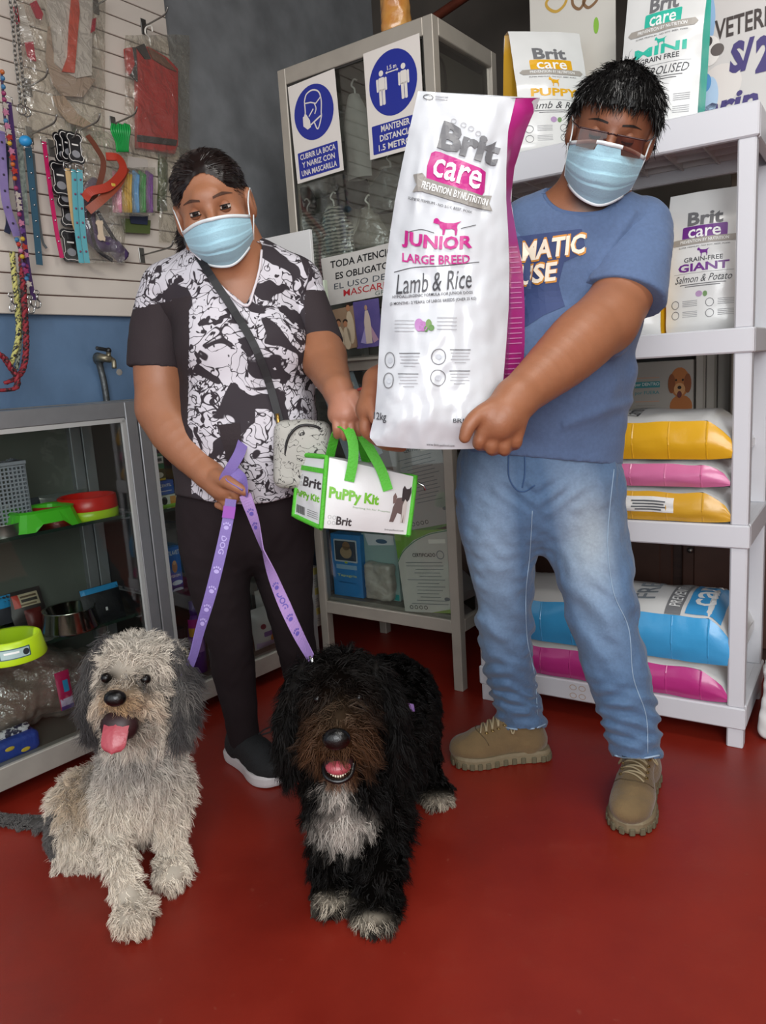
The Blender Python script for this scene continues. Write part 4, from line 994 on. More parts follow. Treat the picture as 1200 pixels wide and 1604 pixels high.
one('bottom_board', mat('cabinet_board', '#7a756c', .6), K, fn=lambda q: q.box(kpt(KW/2, -KDEP/2, .25), (KW-.05, KDEP-.05, .012), -KX, KN, UP))
one('middle_board', mat('cabinet_board'), K, fn=lambda q: q.box(kpt(KW/2, -KDEP/2, 1.12), (KW-.05, KDEP-.05, .012), -KX, KN, UP))
one('top_board', mat('cabinet_top_board', '#8c867c', .6), K, fn=lambda q: q.box(kpt(KW/2, -KDEP/2, KH-.004), (KW-.05, KDEP-.05, .006), -KX, KN, UP))
one('glass_door', glass, K, fn=lambda q: q.box(kpt(KW/2, -.012, 1.575), (KW-.07, .004, .89), -KX, KN, UP))
one('glass_door', glass, K, fn=lambda q: q.box(kpt(KW/2, -.012, .66), (KW-.07, .004, .83), -KX, KN, UP))
for u in (.012, KW-.012):
    one('side_glass', glass, K, fn=lambda q: q.box(kpt(u, -KDEP/2, 1.575), (.004, KDEP-.07, .89), -KX, KN, UP))
    one('side_glass', glass, K, fn=lambda q: q.box(kpt(u, -KDEP/2, .66), (.004, KDEP-.07, .83), -KX, KN, UP))
one('inner_bead', mat('dark_seal', '#2b2926', .6), K, fn=lambda q: (q.box(kpt(.037, -.008, 1.58), (.006, .006, .90), -KX, KN, UP), q.box(kpt(KW-.037, -.008, 1.58), (.006, .006, .9), -KX, KN, UP), q.box(kpt(KW/2, -.008, 2.017), (KW-.07, .006, .005), -KX, KN, UP)))
one('back_board', mat('slat_back_inside', '#857c70', .6, var=.1), K, fn=lambda q: q.box(kpt(KW/2, -KDEP+.012, 1.15), (KW-.06, .006, 1.8), -KX, KN, UP))
bm_ = MB(); bm_.box((0, 0, .0415), (KW-.07, .008, .083), -KX, KN, UP, bev=.001); bme = make_mesh('back_slat', np.concatenate(bm_.V), bm_.F, mat('grey_cream_slat', '#9a9184', .5))
for i in range(10):
    o = bpy.data.objects.new('back_slat', bme); COL.objects.link(o); o.parent = K; o.location = tuple(kpt(KW/2, -KDEP+.022, 1.135+.088*i)-WLOC[K.name])
one('side_sheet', mat('side_sheet_card', '#8d8779', .6, var=.08), K, fn=lambda q: q.box(kpt(.034, -KDEP/2, 1.60), (.003, KDEP-.08, .80), -KX, KN, UP))
# wire scroll ornament seen through the right side
one('scroll_wire', mat('dark_wire', '#4c473f', .5, metal=.4), K, True, fn=lambda q: [q.tube(bez([kpt(.02+.0, -a, b) for a, b in P], 8), .004, 6) for P in ([(.06, 1.98), (.09, 1.96), (.10, 1.90), (.07, 1.88), (.06, 1.91)], [(.06, 1.86), (.09, 1.85), (.10, 1.80), (.07, 1.77), (.06, 1.72)], [(.16, 1.90), (.20, 1.86), (.25, 1.90), (.29, 1.86), (.28, 1.79), (.23, 1.73), (.17, 1.77), (.16, 1.90)])])
# clothes hanging inside
inside_m = {}
def garment(c, w, h, m, lab, film_=True, seed=0, stripes=None):
    T = thing('hanging_garment', c-UP*h, lab, 'garment')
    def fn(u, v, s):
        ww = w*(.35+.65*min(1, v*3.0))*(1-.15*v); p = c+KX*(u-.5)*ww-UP*h*v
        return p+KN*(s*.022*(1-abs(2*u-1)**3)+.008*nz(p, 22, seed))
    one('cloth', m, T, True, fn=lambda q: (q.grid(lambda u, v: fn(u, v, 1), 16, 22), q.grid(lambda u, v: fn(1-u, v, -1), 10, 12)))
    one('hanger', solid('#cfccc4', .4), T, True, fn=lambda q: q.tube(bez([c-UP*.01, c+UP*.02, c+UP*.035+KX*.012, c+UP*.05, c+UP*.045-KX*.012], 6), .003, 6))
    if film_: one('clear_cover', film, T, True, fn=lambda q: q.grid(lambda u, v: fn(u*1.2-.1, v*1.06-.03, 1)+KN*.012+KN*.006*nz((u*5, v*7, seed), 2), 16, 22))
    return T
stripe = mat('zebra_cloth', '#6d6962', .7)
_n = stripe.node_tree.nodes; _l = stripe.node_tree.links; _w = _n.new('ShaderNodeTexWave'); _w.bands_direction = 'Z'; _w.inputs['Scale'].default_value = 26; _w.inputs['Distortion'].default_value = 3; _w.inputs['Detail Scale'].default_value = 2
_t = _n.new('ShaderNodeTexCoord'); _l.new(_t.outputs['Object'], _w.inputs['Vector']); _r = _n.new('ShaderNodeValToRGB'); _r.color_ramp.elements[0].position = .45; _r.color_ramp.elements[1].position = .55; _r.color_ramp.elements[0].color = (*lin('#2e2c29'), 1); _r.color_ramp.elements[1].color = (*lin('#9a958c'), 1); _l.new(_w.outputs['Fac'], _r.inputs['Fac']); _l.new(_r.outputs['Color'], _n['Principled BSDF'].inputs['Base Color'])
garment(KP(523, 325, -.16), .17, .24, stripe, 'zebra striped pet garment hanging inside the glass cabinet', seed=1)
garment(KP(578, 330, -.15), .15, .22, mat('grey_knit', '#7d776e', .8, bump=.3, bs=60), 'grey pet garment in clear wrap inside the glass cabinet', seed=5)
garment(KP(556, 150, -.14), .12, .26, mat('pale_grey_cloth', '#8e8a83', .8), 'pale grey pet garment hanging between the two blue signs', film_=False, seed=9)
garment(KP(612, 265, -.15), .2, .13, mat('charcoal_cloth', '#3c3b38', .7), 'charcoal bagged pet garment inside the cabinet below the distance sign', seed=12)
T = thing('dark_cap', KP(560, 330, -.22), 'dark rounded cap on the cabinet slats', 'cap'); one('crown', mat('dark_felt', '#33312e', .8), T, True, fn=lambda q: q.ball(KP(560, 300, -.22), (.05, .04, .06), 14, X=KX, Y=KN))

# ---- flat things fixed to the cabinet
def sheet(name, corners, lab, cat, m, d=.001, th=.0015, curl=0.0, group=None, keep_thing=True):
    """corners tl,tr,br,bl in pixels on the cabinet front; returns thing and a surface with metre coordinates centred on the sheet"""
    tl, tr, br, bl = (KP(x, y, d) for x, y in corners); c = (tl+tr+br+bl)/4
    X = (tr-tl+br-bl)/2; w = np.linalg.norm(X); X /= w; Y = (tl-bl+tr-br)/2; Y -= X*(Y@X); h = np.linalg.norm(Y); Y /= h
    base = c-Y*h/2
    T = thing(name, base, lab, cat, group)
    nn = KN if np.cross(X, Y).dot(KN) > 0 else -KN
    f = lambda u, v: c+X*w*(u-.5)+Y*h*(v-.5)+KN*curl*((2*u-1)**2*(v)+.5*math.sin(3.1*v+4*u)*.3)
    one('paper', m, T, True, fn=lambda q: (q.grid(f, 10, 10), q.grid(lambda u, v: f(1-u, v)-KN*th, 10, 10)))
    S = lambda x, y: (f(x/w+.5, y/h+.5), KN)
    return T, Print(S, .0006, L=(.02 if curl else None)), w, h
sign_w = mat('sign_white', '#d9d2cb', .4, spec=.4); sign_b = mat('sign_blue', '#1d2a8a', .4); paper = mat('white_paper', '#cdc9c3', .6)
ink = solid('#1c1c1e', .6); redink = solid('#b5232c', .6); greyink = solid('#6f7478', .6)
T, pr, w, h = sheet('safety_sign', ((451, 139), (525, 104), (537, 269), (466, 286)), 'blue and white sign with a masked head, about covering mouth and nose', 'sign', sign_w, .002)
r = w*.42; pr.add(poly2d(ell(r, r*1.0, 40, 0, h*.16)), sign_b, 1); pr.add(poly2d(rrect(w*.86, h*.27, .003, 3, 0, -h*.33)), sign_b, 1)
def lines(P, k, m, layer, rows, W, H, bold=.02):
    for i, s in enumerate(rows): pr.add(at(fit_text(s, min(W, len(s)*H*.72), H, bold), 0, k[1]-i*H*1.45), m, layer)
lines(pr, (0, -h*.245), sign_w, 2, ['CUBRIR LA BOCA', 'Y NARIZ CON', 'UNA MASCARILLA'], w*.76, h*.058)
hd = [(-.45, .55), (-.30, .80), (.05, .88), (.38, .72), (.48, .35), (.42, -.10), (.40, -.30), (.15, -.72), (-.02, -.40)]
pr.add(at(stroke2d(bez([(a*r*.9, b*r*.9) for a, b in hd], 6), .0045), 0, h*.16), sign_w, 2)
pr.add(at(stroke2d(bez([(-.45*r*.9, .55*r*.9), (-.46*r*.9, .1*r*.9), (-.52*r*.9, -.02*r*.9)], 5), .0045), 0, h*.16), sign_w, 2)
pr.add(at(stroke2d([(-.42*r, .42*r), (-.1*r, .38*r), (.15*r, .28*r), (.42*r, .45*r)], .004), 0, h*.16), sign_w, 2)
pr.add(poly2d([(-.56*r, h*.16-.05*r), (-.38*r, h*.16+.02*r), (-.22*r, h*.16-.25*r), (-.2*r, h*.16-.5*r), (-.38*r, h*.16-.55*r), (-.58*r, h*.16-.38*r)]), sign_w, 2)
pr.add(at(stroke2d([(-.25*r, -.1*r), (.0, .12*r)], .004), 0, h*.16), sign_w, 2); pr.add(at(stroke2d([(-.2*r, -.42*r), (.38*r, -.2*r)], .005), 0, h*.16), sign_w, 2); pr.add(at(stroke2d(bez([(.08*r, .3*r), (.14*r, .1*r), (.05*r, -.08*r)], 5), .004), 0, h*.16), sign_w, 2)
pr.build('printed_face', T)
T, pr, w, h = sheet('safety_sign', ((570, 83), (656, 53), (667, 226), (579, 252)), 'blue and white sign with two figures, about keeping distance', 'sign', sign_w, .002)
r = w*.43; pr.add(poly2d(ell(r, r*1.04, 40, 0, h*.15)), sign_b, 1); pr.add(poly2d(rrect(w*.86, h*.27, .003, 3, 0, -h*.33)), sign_b, 1)
lines(pr, (0, -h*.24), sign_w, 2, ['MANTENER', 'DISTANCIA', '1.5 METROS'], w*.74, h*.060)
for sx in (-.46, .46):
    cx, cy = sx*r, h*.15; m_ = sign_w
    pr.add(poly2d(ell(r*.095, r*.095, 14, cx, cy+.40*r)), m_, 2); pr.add(poly2d(rrect(r*.26, r*.42, r*.06, 4, cx, cy+.06*r)), m_, 2)
    for q in (-1, 1): pr.add(poly2d(rrect(r*.085, r*.42, r*.04, 3, cx+q*r*.18, cy+.04*r)), m_, 2); pr.add(poly2d(rrect(r*.115, r*.52, r*.04, 3, cx+q*r*.068, cy-.36*r)), m_, 2)
pr.add(at(fit_text('1.5 m', r*.38, r*.14, .02), 0, h*.15+.50*r), sign_w, 2); pr.add(stroke2d([(-.22*r, h*.15+.36*r), (.22*r, h*.15+.36*r)], .003), sign_w, 2)
for q in (-1, 1): pr.add(poly2d([(q*.28*r, h*.15+.36*r), (q*.2*r, h*.15+.41*r), (q*.2*r, h*.15+.31*r)][::q]), sign_w, 2)
pr.build('printed_face', T)
T, pr, w, h = sheet('handwritten_notice', ((506, 407), (640, 372), (650, 455), (513, 478)), 'handwritten paper notice asking for masks, in black and red pen', 'notice', paper, .006, curl=.010)
for s, x, y, ww, hh, mm, b in (('TODA ATENCION', .0, .33, .80, .15, ink, .02), ('ES OBLIGATORIO', .03, .08, .78, .14, ink, .02), ('EL USO DE SU', .0, -.13, .78, .12, solid('#3c4450', .6), .0), ('MASCARILLA', .05, -.30, .68, .14, redink, .006), ('GRACIAS', .25, -.43, .35, .09, solid('#5a6a60', .6), .0)):
    pr.add(at(fit_text(s, ww*w, hh*h, b, .08), x*w, y*h), mm, 1)
pr.build('handwriting', T)
# a group photo card and a blue devotional card (plain generic stand-ins)
T, pr, w, h = sheet('photo_card', ((519, 488), (554, 476), (560, 546), (526, 548)), 'photo card of a family in cream clothes tucked at the ledge', 'card', mat('photo_brown', '#9a7f66', .35), .012)
for x, y, hh in ((-.22, -.1, .3), (.08, -.12, .28), (.28, .12, .4)):
    pr.add(poly2d(ell(w*.17, h*hh, 16, x*w, (y-.12)*h)), solid('#c9b79c'), 1); pr.add(poly2d(ell(w*.09, h*.075, 14, x*w, (y+hh-.06)*h)), solid('#b07a58'), 3); pr.add(poly2d(ell(w*.11, h*.06, 14, x*w, (y+hh+.0)*h)), solid('#33231b'), 2)
pr.build('printed_picture', T)
T, pr, w, h = sheet('picture_card', ((553, 474), (594, 466), (598, 542), (559, 546)), 'violet blue picture card with a pale robed figure, beside the photo card', 'card', mat('card_violet', '#4a4580', .35, col2='#6a5a94', vs=14), .012)
pr.add(poly2d([(-.10*w, -.42*h), (.14*w, -.42*h), (.13*w, .1*h), (.06*w, .28*h), (-.05*w, .28*h), (-.12*w, .05*h)]), solid('#c7b5a8'), 2); pr.add(poly2d([(-.02*w, .08*h), (-.32*w, -.38*h), (-.12*w, -.42*h)]), solid('#9a8fc0'), 1); pr.add(poly2d([(.02*w, .08*h), (.38*w, -.36*h), (.18*w, -.42*h)]), solid('#b08aa0'), 1); pr.add(poly2d(ell(.055*w, .06*h, 14, .0, .34*h)), solid('#b08a70'), 3)
pr.build('printed_picture', T)
def certificate(corners, lab, m=None, d=.003, title='CERTIFICADO', green=True, ty=.20, layerless=False):
    T, pr, w, h = sheet('certificate', corners, lab, 'certificate', m or mat('certificate_paper', '#b9b6ae', .5), d)
    if green:
        pr.add(poly2d([(-.5*w, .5*h), (-.5*w, .14*h), (-.38*w, .26*h), (-.15*w, .38*h), (.15*w, .46*h), (.5*w, .5*h)]), solid('#6f9a3a', .5), 1)
        pr.add(stroke2d(bez([(-.5*w, .12*h), (-.38*w, .24*h), (-.15*w, .36*h), (.15*w, .445*h), (.5*w, .485*h)], 6), .003), solid('#3f7a55', .5), 2); pr.add(poly2d([(.0*w, -.5*h), (.5*w, -.5*h), (.5*w, -.43*h)]), solid('#8a9a5a', .5), 1)
    pr.add(at(fit_text(title, w*.42, h*.045, .015), .0, ty*h), ink, 2)
    rs = random.Random(len(lab))
    for i in range(13):
        y = ty-.09-i*.042
        pr.add(poly2d(rrect(w*rs.uniform(.35, .7), h*.008, .0005, 1, w*rs.uniform(-.04, .08), y*h)), greyink, 2)
    pr.add(ring2d(w*.07, w*.07, .003, 18, .3*w, (ty+.0)*h), greyink, 2); pr.add(poly2d(ell(w*.05, w*.03, 14, .32*w, -.33*h)), greyink, 2); pr.add(poly2d(rrect(w*.3, h*.05, .001, 2, .27*w, .36*h)), solid('#d8d5cc'), 2)
    for k in range(4): pr.add(ring2d(.007, .007, .002, 10, (-.36+.09*k)*w, -.44*h), ink, 2)
    pr.build('printed_text', T)
certificate(((620, 832), (706, 828), (716, 962), (632, 957)), 'certificate with a green corner behind the lower cabinet glass', d=-.016)
certificate(((606, 690), (696, 680), (706, 812), (640, 838)), 'tilted certificate hanging above the lower certificate', mat('cert_paper_grey', '#a6a4a0', .5), -.022, green=False, ty=.38)
certificate(((520, 600), (572, 568), (580, 720), (530, 740)), 'pale blue lined certificate behind the green bag handles', mat('cert_paper_blue', '#a4afb9', .5), -.016, title='DIPLOMA', green=False, ty=.4)
T, pr, w, h = sheet('green_leaflet', ((638, 840), (706, 826), (704, 790), (640, 822)), 'green and white leaflet corner above the lower certificate', 'leaflet', mat('leaflet_green', '#5f8a48', .5), -.026)
pr.build('printed_text', T)
# goods on the cabinet floor behind the glass
c = KP(549, 940, -.07); c[2] = .258
def kbox(name, px0, px1, pyt, pyb, d, th, m, lab, cat, draw=None):
    a, b = KP(px0, pyb, d), KP(px1, pyb, d); top = KP((px0+px1)/2, pyt, d)[2]; c = (a+b)/2; w = np.linalg.norm((b-a)[:2]); z0 = .257; h = top-z0; c[2] = z0
    T = thing(name, c-KN*th/2, lab, cat); one('carton', m, T, fn=lambda q: q.box(c-KN*th/2+UP*h/2, (w, th, h), -KX, KN, UP, bev=.002))
    S = flatS(c+UP*h/2, -KX, UP); pr = Print(lambda x, y: (S(x, y)[0], KN), .0008)
    if draw: draw(pr, w, h); pr.build('printed_face', T)
def d1_(pr, w, h):
    pr.add(poly2d(rrect(w*.78, h*.36, .004, 3, 0, .24*h)), solid('#b8c2c8', .4), 1); pr.add(poly2d(rrect(w*.7, h*.31, .003, 3, 0, .24*h)), solid('#39424f', .4), 2); pr.add(poly2d(ell(w*.2, h*.1, 16, .02*w, .22*h)), solid('#a08868', .4), 3); pr.add(poly2d(ell(w*.13, h*.07, 16, .04*w, .32*h)), solid('#8a6a4c', .4), 3)
    pr.add(poly2d(rrect(w*.7, h*.07, .002, 2, 0, -.02*h)), solid('#8fb4d0', .4), 1); pr.add(at(fit_text('Tapagris', w*.66, h*.05, .01), 0, -.16*h), solid('#cfd98a', .4), 2); pr.add(at(fit_text('antiparasitario', w*.6, h*.03), 0, -.27*h), solid('#17406a', .4), 2); pr.add(poly2d(rrect(w*.1, h*.03, .001, 2, 0, .055*h)), solid('#a8b83a', .4), 2)
kbox('flea_treatment_box', 525, 570, 838, 944, -.05, .05, mat('sky_blue_carton', '#2f7fc0', .4), 'sky blue treatment carton with a dog photo in the cabinet', 'box', d1_)
def d2_(pr, w, h):
    pr.add(poly2d([(-.4*w, .5*h), (.4*w, .5*h), (.42*w, .36*h), (-.3*w, .32*h)]), solid('#c9cdd0', .4), 1); pr.add(poly2d(ell(.16*w, .035*h, 16, .08*w, .40*h)), solid('#44607c', .4), 2); pr.add(poly2d(rrect(w*.12, h*.09, .002, 2, .42*w, -.44*h)), solid('#1f9a9a', .4), 2)
kbox('cat_food_box', 573, 628, 838, 952, -.075, .05, mat('pale_green_carton', '#8ea8a4', .4), 'pale teal carton behind the crumpled white bag', 'box', d2_)
sd = SDF(.005); a = KP(598, 948, -.055); a[2] = .257
sd.box(a+UP*.075, (.045, .008, .055), .014, X=KX, Y=KN); sd.post = lambda q, d: d+.005*sinnoise(q, 30, 3)
V, F = sd.mesh(); V[:, 2] += .257-V[:, 2].min(); obj('crumpled_bag', V, F, mat('crumpled_white_plastic', '#a9a49a', .35, coat=.3, var=.15, vs=30, bump=.6, bs=40), None, smooth=True, label='small crumpled whitish plastic bag on the cabinet floor', cat='bag')
# amber wrapped thing on top of the cabinet
sd = SDF(.006); a = KP(622, 45, -.12); a[2] = KH
sd.chain([(a+UP*.055, .05), (a+UP*.13, .048), (a+UP*.2, .046)], .04); sd.post = lambda q, d: d+.006*sinnoise(q, 22, 8)
V, F = sd.mesh(); V[:, 2] += KH-V[:, 2].min(); obj('amber_parcel', V, F, mat('amber_wrap', '#b26f2c', .25, coat=.5, col2='#d8a860', vs=12, bump=.5, bs=20), None, smooth=True, label='amber cellophane wrapped parcel on top of the glass cabinet', cat='parcel')
# ------------------------------------------------------------------ white plastic shelving unit
SX = AZ(-57); SNn = -AZ(33); SO = np.array([.938, 1.935, 0.0]); SW, SDEP = .788, .40
def spt(u, d, z): return SO+SX*u+SNn*d+UP*z      # u from the right end to the left end, d towards the viewer
def SP(px, py, d=0.0): return PL(px, py, SO+SNn*d, -57)
wpl = mat('white_shelf_plastic', '#cdcdd2', .38, spec=.4)
SH = thing('shelving_unit', spt(SW/2, -SDEP/2, 0), 'white plastic shelving unit loaded with pet food sacks', 'shelving')
tiers = [.117, .621, 1.122, 1.640]
for i, z in enumerate(tiers):
    lip = .062 if i < 3 else .078
    o = one('tier_front', wpl, SH, fn=lambda q: q.box(spt(SW/2, -.012, z-lip/2), (SW, .024, lip), -SX, SNn, UP, bev=.004))
    one('tier_back', wpl, SH, fn=lambda q: q.box(spt(SW/2, -SDEP+.012, z-lip/2), (SW, .024, lip), -SX, SNn, UP, bev=.004))
    for u in (.012, SW-.012): one('tier_side', wpl, SH, fn=lambda q: q.box(spt(u, -SDEP/2, z-lip/2), (.024, SDEP-.05, lip), -SX, SNn, UP, bev=.003))
    one('tier_deck', wpl, SH, fn=lambda q: q.box(spt(SW/2, -SDEP/2, z-.006), (SW-.03, SDEP-.03, .010), -SX, SNn, UP))
    one('underside_ribs', mat('rib_plastic', '#c9c6c6', .45), SH, fn=lambda q: ([q.box(spt(SW*(k+.5)/8, -SDEP/2, z-.03), (.006, SDEP-.05, .042), -SX, SNn, UP) for k in range(8)], [q.box(spt(SW/2, -SDEP*(k+.5)/5, z-.028), (SW-.05, .006, .038), -SX, SNn, UP) for k in range(5)]))
zz = [0]+tiers
for u in (.026, SW-.026):
    for d in (-.026, -SDEP+.026):
        for i in range(4):
            z0 = 0 if i == 0 else tiers[i-1]; z1 = tiers[i]-(.062 if i < 3 else .078)
            if z1-z0 > .01: one('post', wpl, SH, fn=lambda q: q.box(spt(u, d, (z0+z1)/2), (.042, .042, z1-z0+.004), -SX, SNn, UP, bev=.004))
# marks printed on the tier fronts
S = flatS(spt(SW/2, 0.0, 0), -SX, UP); pr = Print(lambda x, y: (S(x, y)[0], SNn), .0006)
gm_ = solid('#55585c', .5)
pr.add(at(fit_text('Brit', .13, .045, .02), float((SP(930, 832)-spt(SW/2, 0, 0)) @ (-SX)), .590), gm_)
x0 = float((SP(905, 1086)-spt(SW/2, 0, 0)) @ (-SX)); brn = solid('#b59a86', .5)
for k, (a, b) in enumerate(((-.014, .012), (.014, .012), (-.014, -.014), (.014, -.014))): pr.add(at(ring2d(.011, .009, .002, 14), x0+a, .086+b), brn)
pr.build('printed_marks', SH)

grey_t = solid('#6c6c6e', .45); dkt = solid('#3c3c40', .45); silver_ribbon = solid('#9c968e', .4)
DOG = [(-.50, .20), (-.47, .36), (-.40, .42), (-.33, .40), (-.26, .28), (-.10, .22), (.22, .20), (.34, .24), (.50, .30), (.36, .16), (.34, .02), (.36, -.10), (.33, -.34), (.27, -.34), (.26, -.12), (.18, -.06), (-.08, -.08), (-.12, -.34), (-.19, -.34), (-.18, -.10), (-.26, -.02), (-.30, .14), (-.40, .16)]
bag_white = mat('sack_white_film', '#d6d6d4', .24, coat=.35, spec=.5, bump=.12, bs=10)
def design(pr, w, h, acc, l1, l2=None, l3='Lamb & Rice', big=1.0, dog=True, extra=True, wide=1.0):
    """front of a sack in metres: x centred, y from 0 at the foot"""
    a = solid(acc, .35)
    pr.add(at(fit_text('Brit', .46*w*wide, .10*h, .035), .0, .80*h), grey_t, 1)
    pr.add(poly2d(rrect(.58*w*wide, .105*h, .018*w, 4, .0, .695*h)), a, 1); pr.add(at(fit_text('care', .42*w*wide, .062*h, .012), .0, .693*h), solid('#ececea', .35), 2)
    pr.add(poly2d([(-.40*w, .618*h), (.40*w, .618*h), (.44*w, .640*h), (.40*w, .662*h), (-.40*w, .662*h), (-.44*w, .640*h)]), silver_ribbon, 2); pr.add(at(fit_text('PREVENTION BY NUTRITION', .62*w, .022*h, .012), 0, .64*h), solid('#ececea', .35), 3)
    pr.add(at(fit_text('SUPER PREMIUM - NO SOY, BEEF, PORK', .66*w, .011*h), 0, .60*h), dkt, 1)
    if dog: pr.add(at(poly2d(DOG), .0, .555*h, sc=.16*w), a, 1)
    if l2:
        ya, yb = (.51, .455) if l2 != 'MINI' else (.452, .505)
        pr.add(at(fit_text(l1, .50*w, .032*h, .012), 0, ya*h), dkt, 1); pr.add(at(fit_text(l2, .66*w, .058*h, .03), 0, yb*h), a, 1)
    else: pr.add(at(fit_text(l1, .66*w, .062*h, .03), 0, .475*h), a, 1)
    pr.add(poly2d(rrect(.78*w, .002*h, .0002, 1, 0, .415*h)), grey_t, 1)
    pr.add(at(fit_text(l3, .74*w, .052*h, .0, .35), 0, .375*h), dkt, 1)
    for k in range(2): pr.add(poly2d(rrect((.6-.14*k)*w, .006*h, .0003, 1, 0, (.335-.014*k)*h)), grey_t, 1)
    pr.add(poly2d(ell(.045*w, .022*h, 12, -.04*w, .265*h)), solid('#a98ab0', .5), 1); pr.add(poly2d(ell(.03*w, .02*h, 12, .04*w, .262*h)), solid('#6a8a58', .5), 1)
    if extra:
        for cx, cy in ((.1, .20), (.1, .125), (-.36, .20), (-.36, .125)):
            pr.add(ring2d(.055*w, .030*h, .0016, 18, cx*w, cy*h), grey_t, 1)
            for k in range(4): pr.add(poly2d(rrect(.20*w, .004*h, .0002, 1, (cx+.20)*w, (cy+.02-.012*k)*h)), solid('#9b9b9d', .5), 1)
def standbag(name, c, X, N, w, h, dp, lean, side, lab, seed=0, draw=None, bend=0.0, film_over=False, roll=0.0):
    """sack standing on its foot: white front, coloured gussets"""
    X = np.array(X); N = np.array(N); Y = UP*math.cos(lean)-N*math.sin(lean); Nn = N*math.cos(lean)+UP*math.sin(lean)
    if roll: X, Y = X*math.cos(roll)+Y*math.sin(roll), Y*math.cos(roll)-X*math.sin(roll)
    T = thing(name, c, lab, 'pet food sack')
    def prof(v): return dp*(.30+.70*min(1, (1-v)*2.2)**.8)*(1 if v > .05 else .75+5*v)
    def fr(u, v):
        x = (u-.5); p = c+X*w*x+Y*h*v
        b = prof(v)*(.5+.22*(1-(2*x)**2)); wr = .006*nz(p, 11, seed)+.003*nz(p, 26, seed+2)
        return p+Nn*(b+wr-dp*.5+bend*v*v)
    def bk(u, v): x = (u-.5); return c+X*w*x+Y*h*v+Nn*(-prof(v)*.5-dp*.5+bend*v*v)
    def sdg(s, t, v):
        a, b = fr(s, v), bk(s, v); p = a*(1-t)+b*t; ins = (1-abs(2*t-1))*.018*(.3+v)
        return p-X*(1 if s > .5 else -1)*ins
    one('front_panel', bag_white, T, True, fn=lambda q: (q.grid(fr, 18, 30), q.grid(lambda u, v: bk(1-u, v), 4, 8), q.grid(lambda u, v: fr(u, 1)*(1-v)+bk(u, 1)*v, 18, 2), q.grid(lambda u, v: bk(u, 0)*(1-v)+fr(u, 0)*v, 18, 2)))
    one('gusset', mat('gusset_'+side[1:], side, .3, coat=.3, bump=.15, bs=25), T, True, fn=lambda q: (q.grid(lambda u, v: sdg(1, u, v), 7, 30), q.grid(lambda u, v: sdg(0, 1-u, v), 7, 30)))
    if draw:
        def S(x, y):
            u, v = x/w+.5, y/h; p = fr(u, v); e = .004; n = np.cross(fr(u+e, v)-fr(u-e, v), fr(u, v+e)-fr(u, v-e)); n /= np.linalg.norm(n)
            return p, (n if n.dot(Nn) > 0 else -n)
        pr = Print(S, .0007, L=w/10); draw(pr, w, h); pr.build('printed_design', T)
    if film_over: one('clear_wrap', clearmat('wrap_film', '#f6f6f4', .05, .05, bump=.5, bs=14), T, True, fn=lambda q: q.grid(lambda u, v: fr(u*1.04-.02, v*1.02-.005)+Nn*(.005+.004*nz((u*3, v*5, seed), 2)), 20, 30))
    return T, fr
# standing sacks
def foot(px, py, d, z): p = SP(px, py, d); return p*np.array([1, 1, 0])+UP*z
c = foot(866, 260, -.10, tiers[3]); a = SP(792, 200, -.10); b = SP(938, 190, -.10); w = np.linalg.norm((b-a)[:2]); zt = SP(866, 27, -.10)[2]
fx = np.array([.97, .24, 0]); fx /= np.linalg.norm(fx)
standbag('pet_food_sack', c+AZ(33)*.02, fx, np.array([fx[1], -fx[0], 0]), w*.80, (zt-tiers[3])*.98, .09, .06, '#c8971a', 'white sack with gold accents marked for puppies, on the top tier', 3, lambda p, w, h: design(p, w, h, '#d9a31e', 'PUPPY'), film_over=False)
c = foot(1028, 195, -.12, tiers[3]); a = SP(962, 100, -.12); b = SP(1096, 90, -.12); w = np.linalg.norm((b-a)[:2]); zt = SP(1030, 5, -.12)[2]
standbag('pet_food_sack', c, -SX, SNn, w*.93, .40, .09, .05, '#3fb5a0', 'white sack with mint green accents and gussets on the top tier', 7, lambda p, w, h: design(p, w, h, '#35b39c', 'GRAIN FREE', 'MINI', 'HYDROLISED', wide=.8), roll=-.05)
c = foot(1101, 515, -.12, tiers[2]); a = SP(1040, 500, -.12); b = SP(1166, 495, -.12); w = np.linalg.norm((b-a)[:2]); zt = SP(1100, 293, -.12)[2]
standbag('pet_food_sack', c, -SX, SNn, w*.95, zt-tiers[2], .10, .05, '#d2a51c', 'white sack with purple accents for giant breeds, on the middle tier', 11, lambda p, w, h: design(p, w, h, '#6b2d84', 'GRAIN-FREE', 'GIANT', 'Salmon & Potato'), film_over=True)
c = foot(998, 520, -.07, tiers[2])
standbag('pet_food_sack', c, -SX, SNn, .12, .30, .09, .05, '#e0b020', 'plain white sack with a yellow gusset beside the purple one', 13, None)
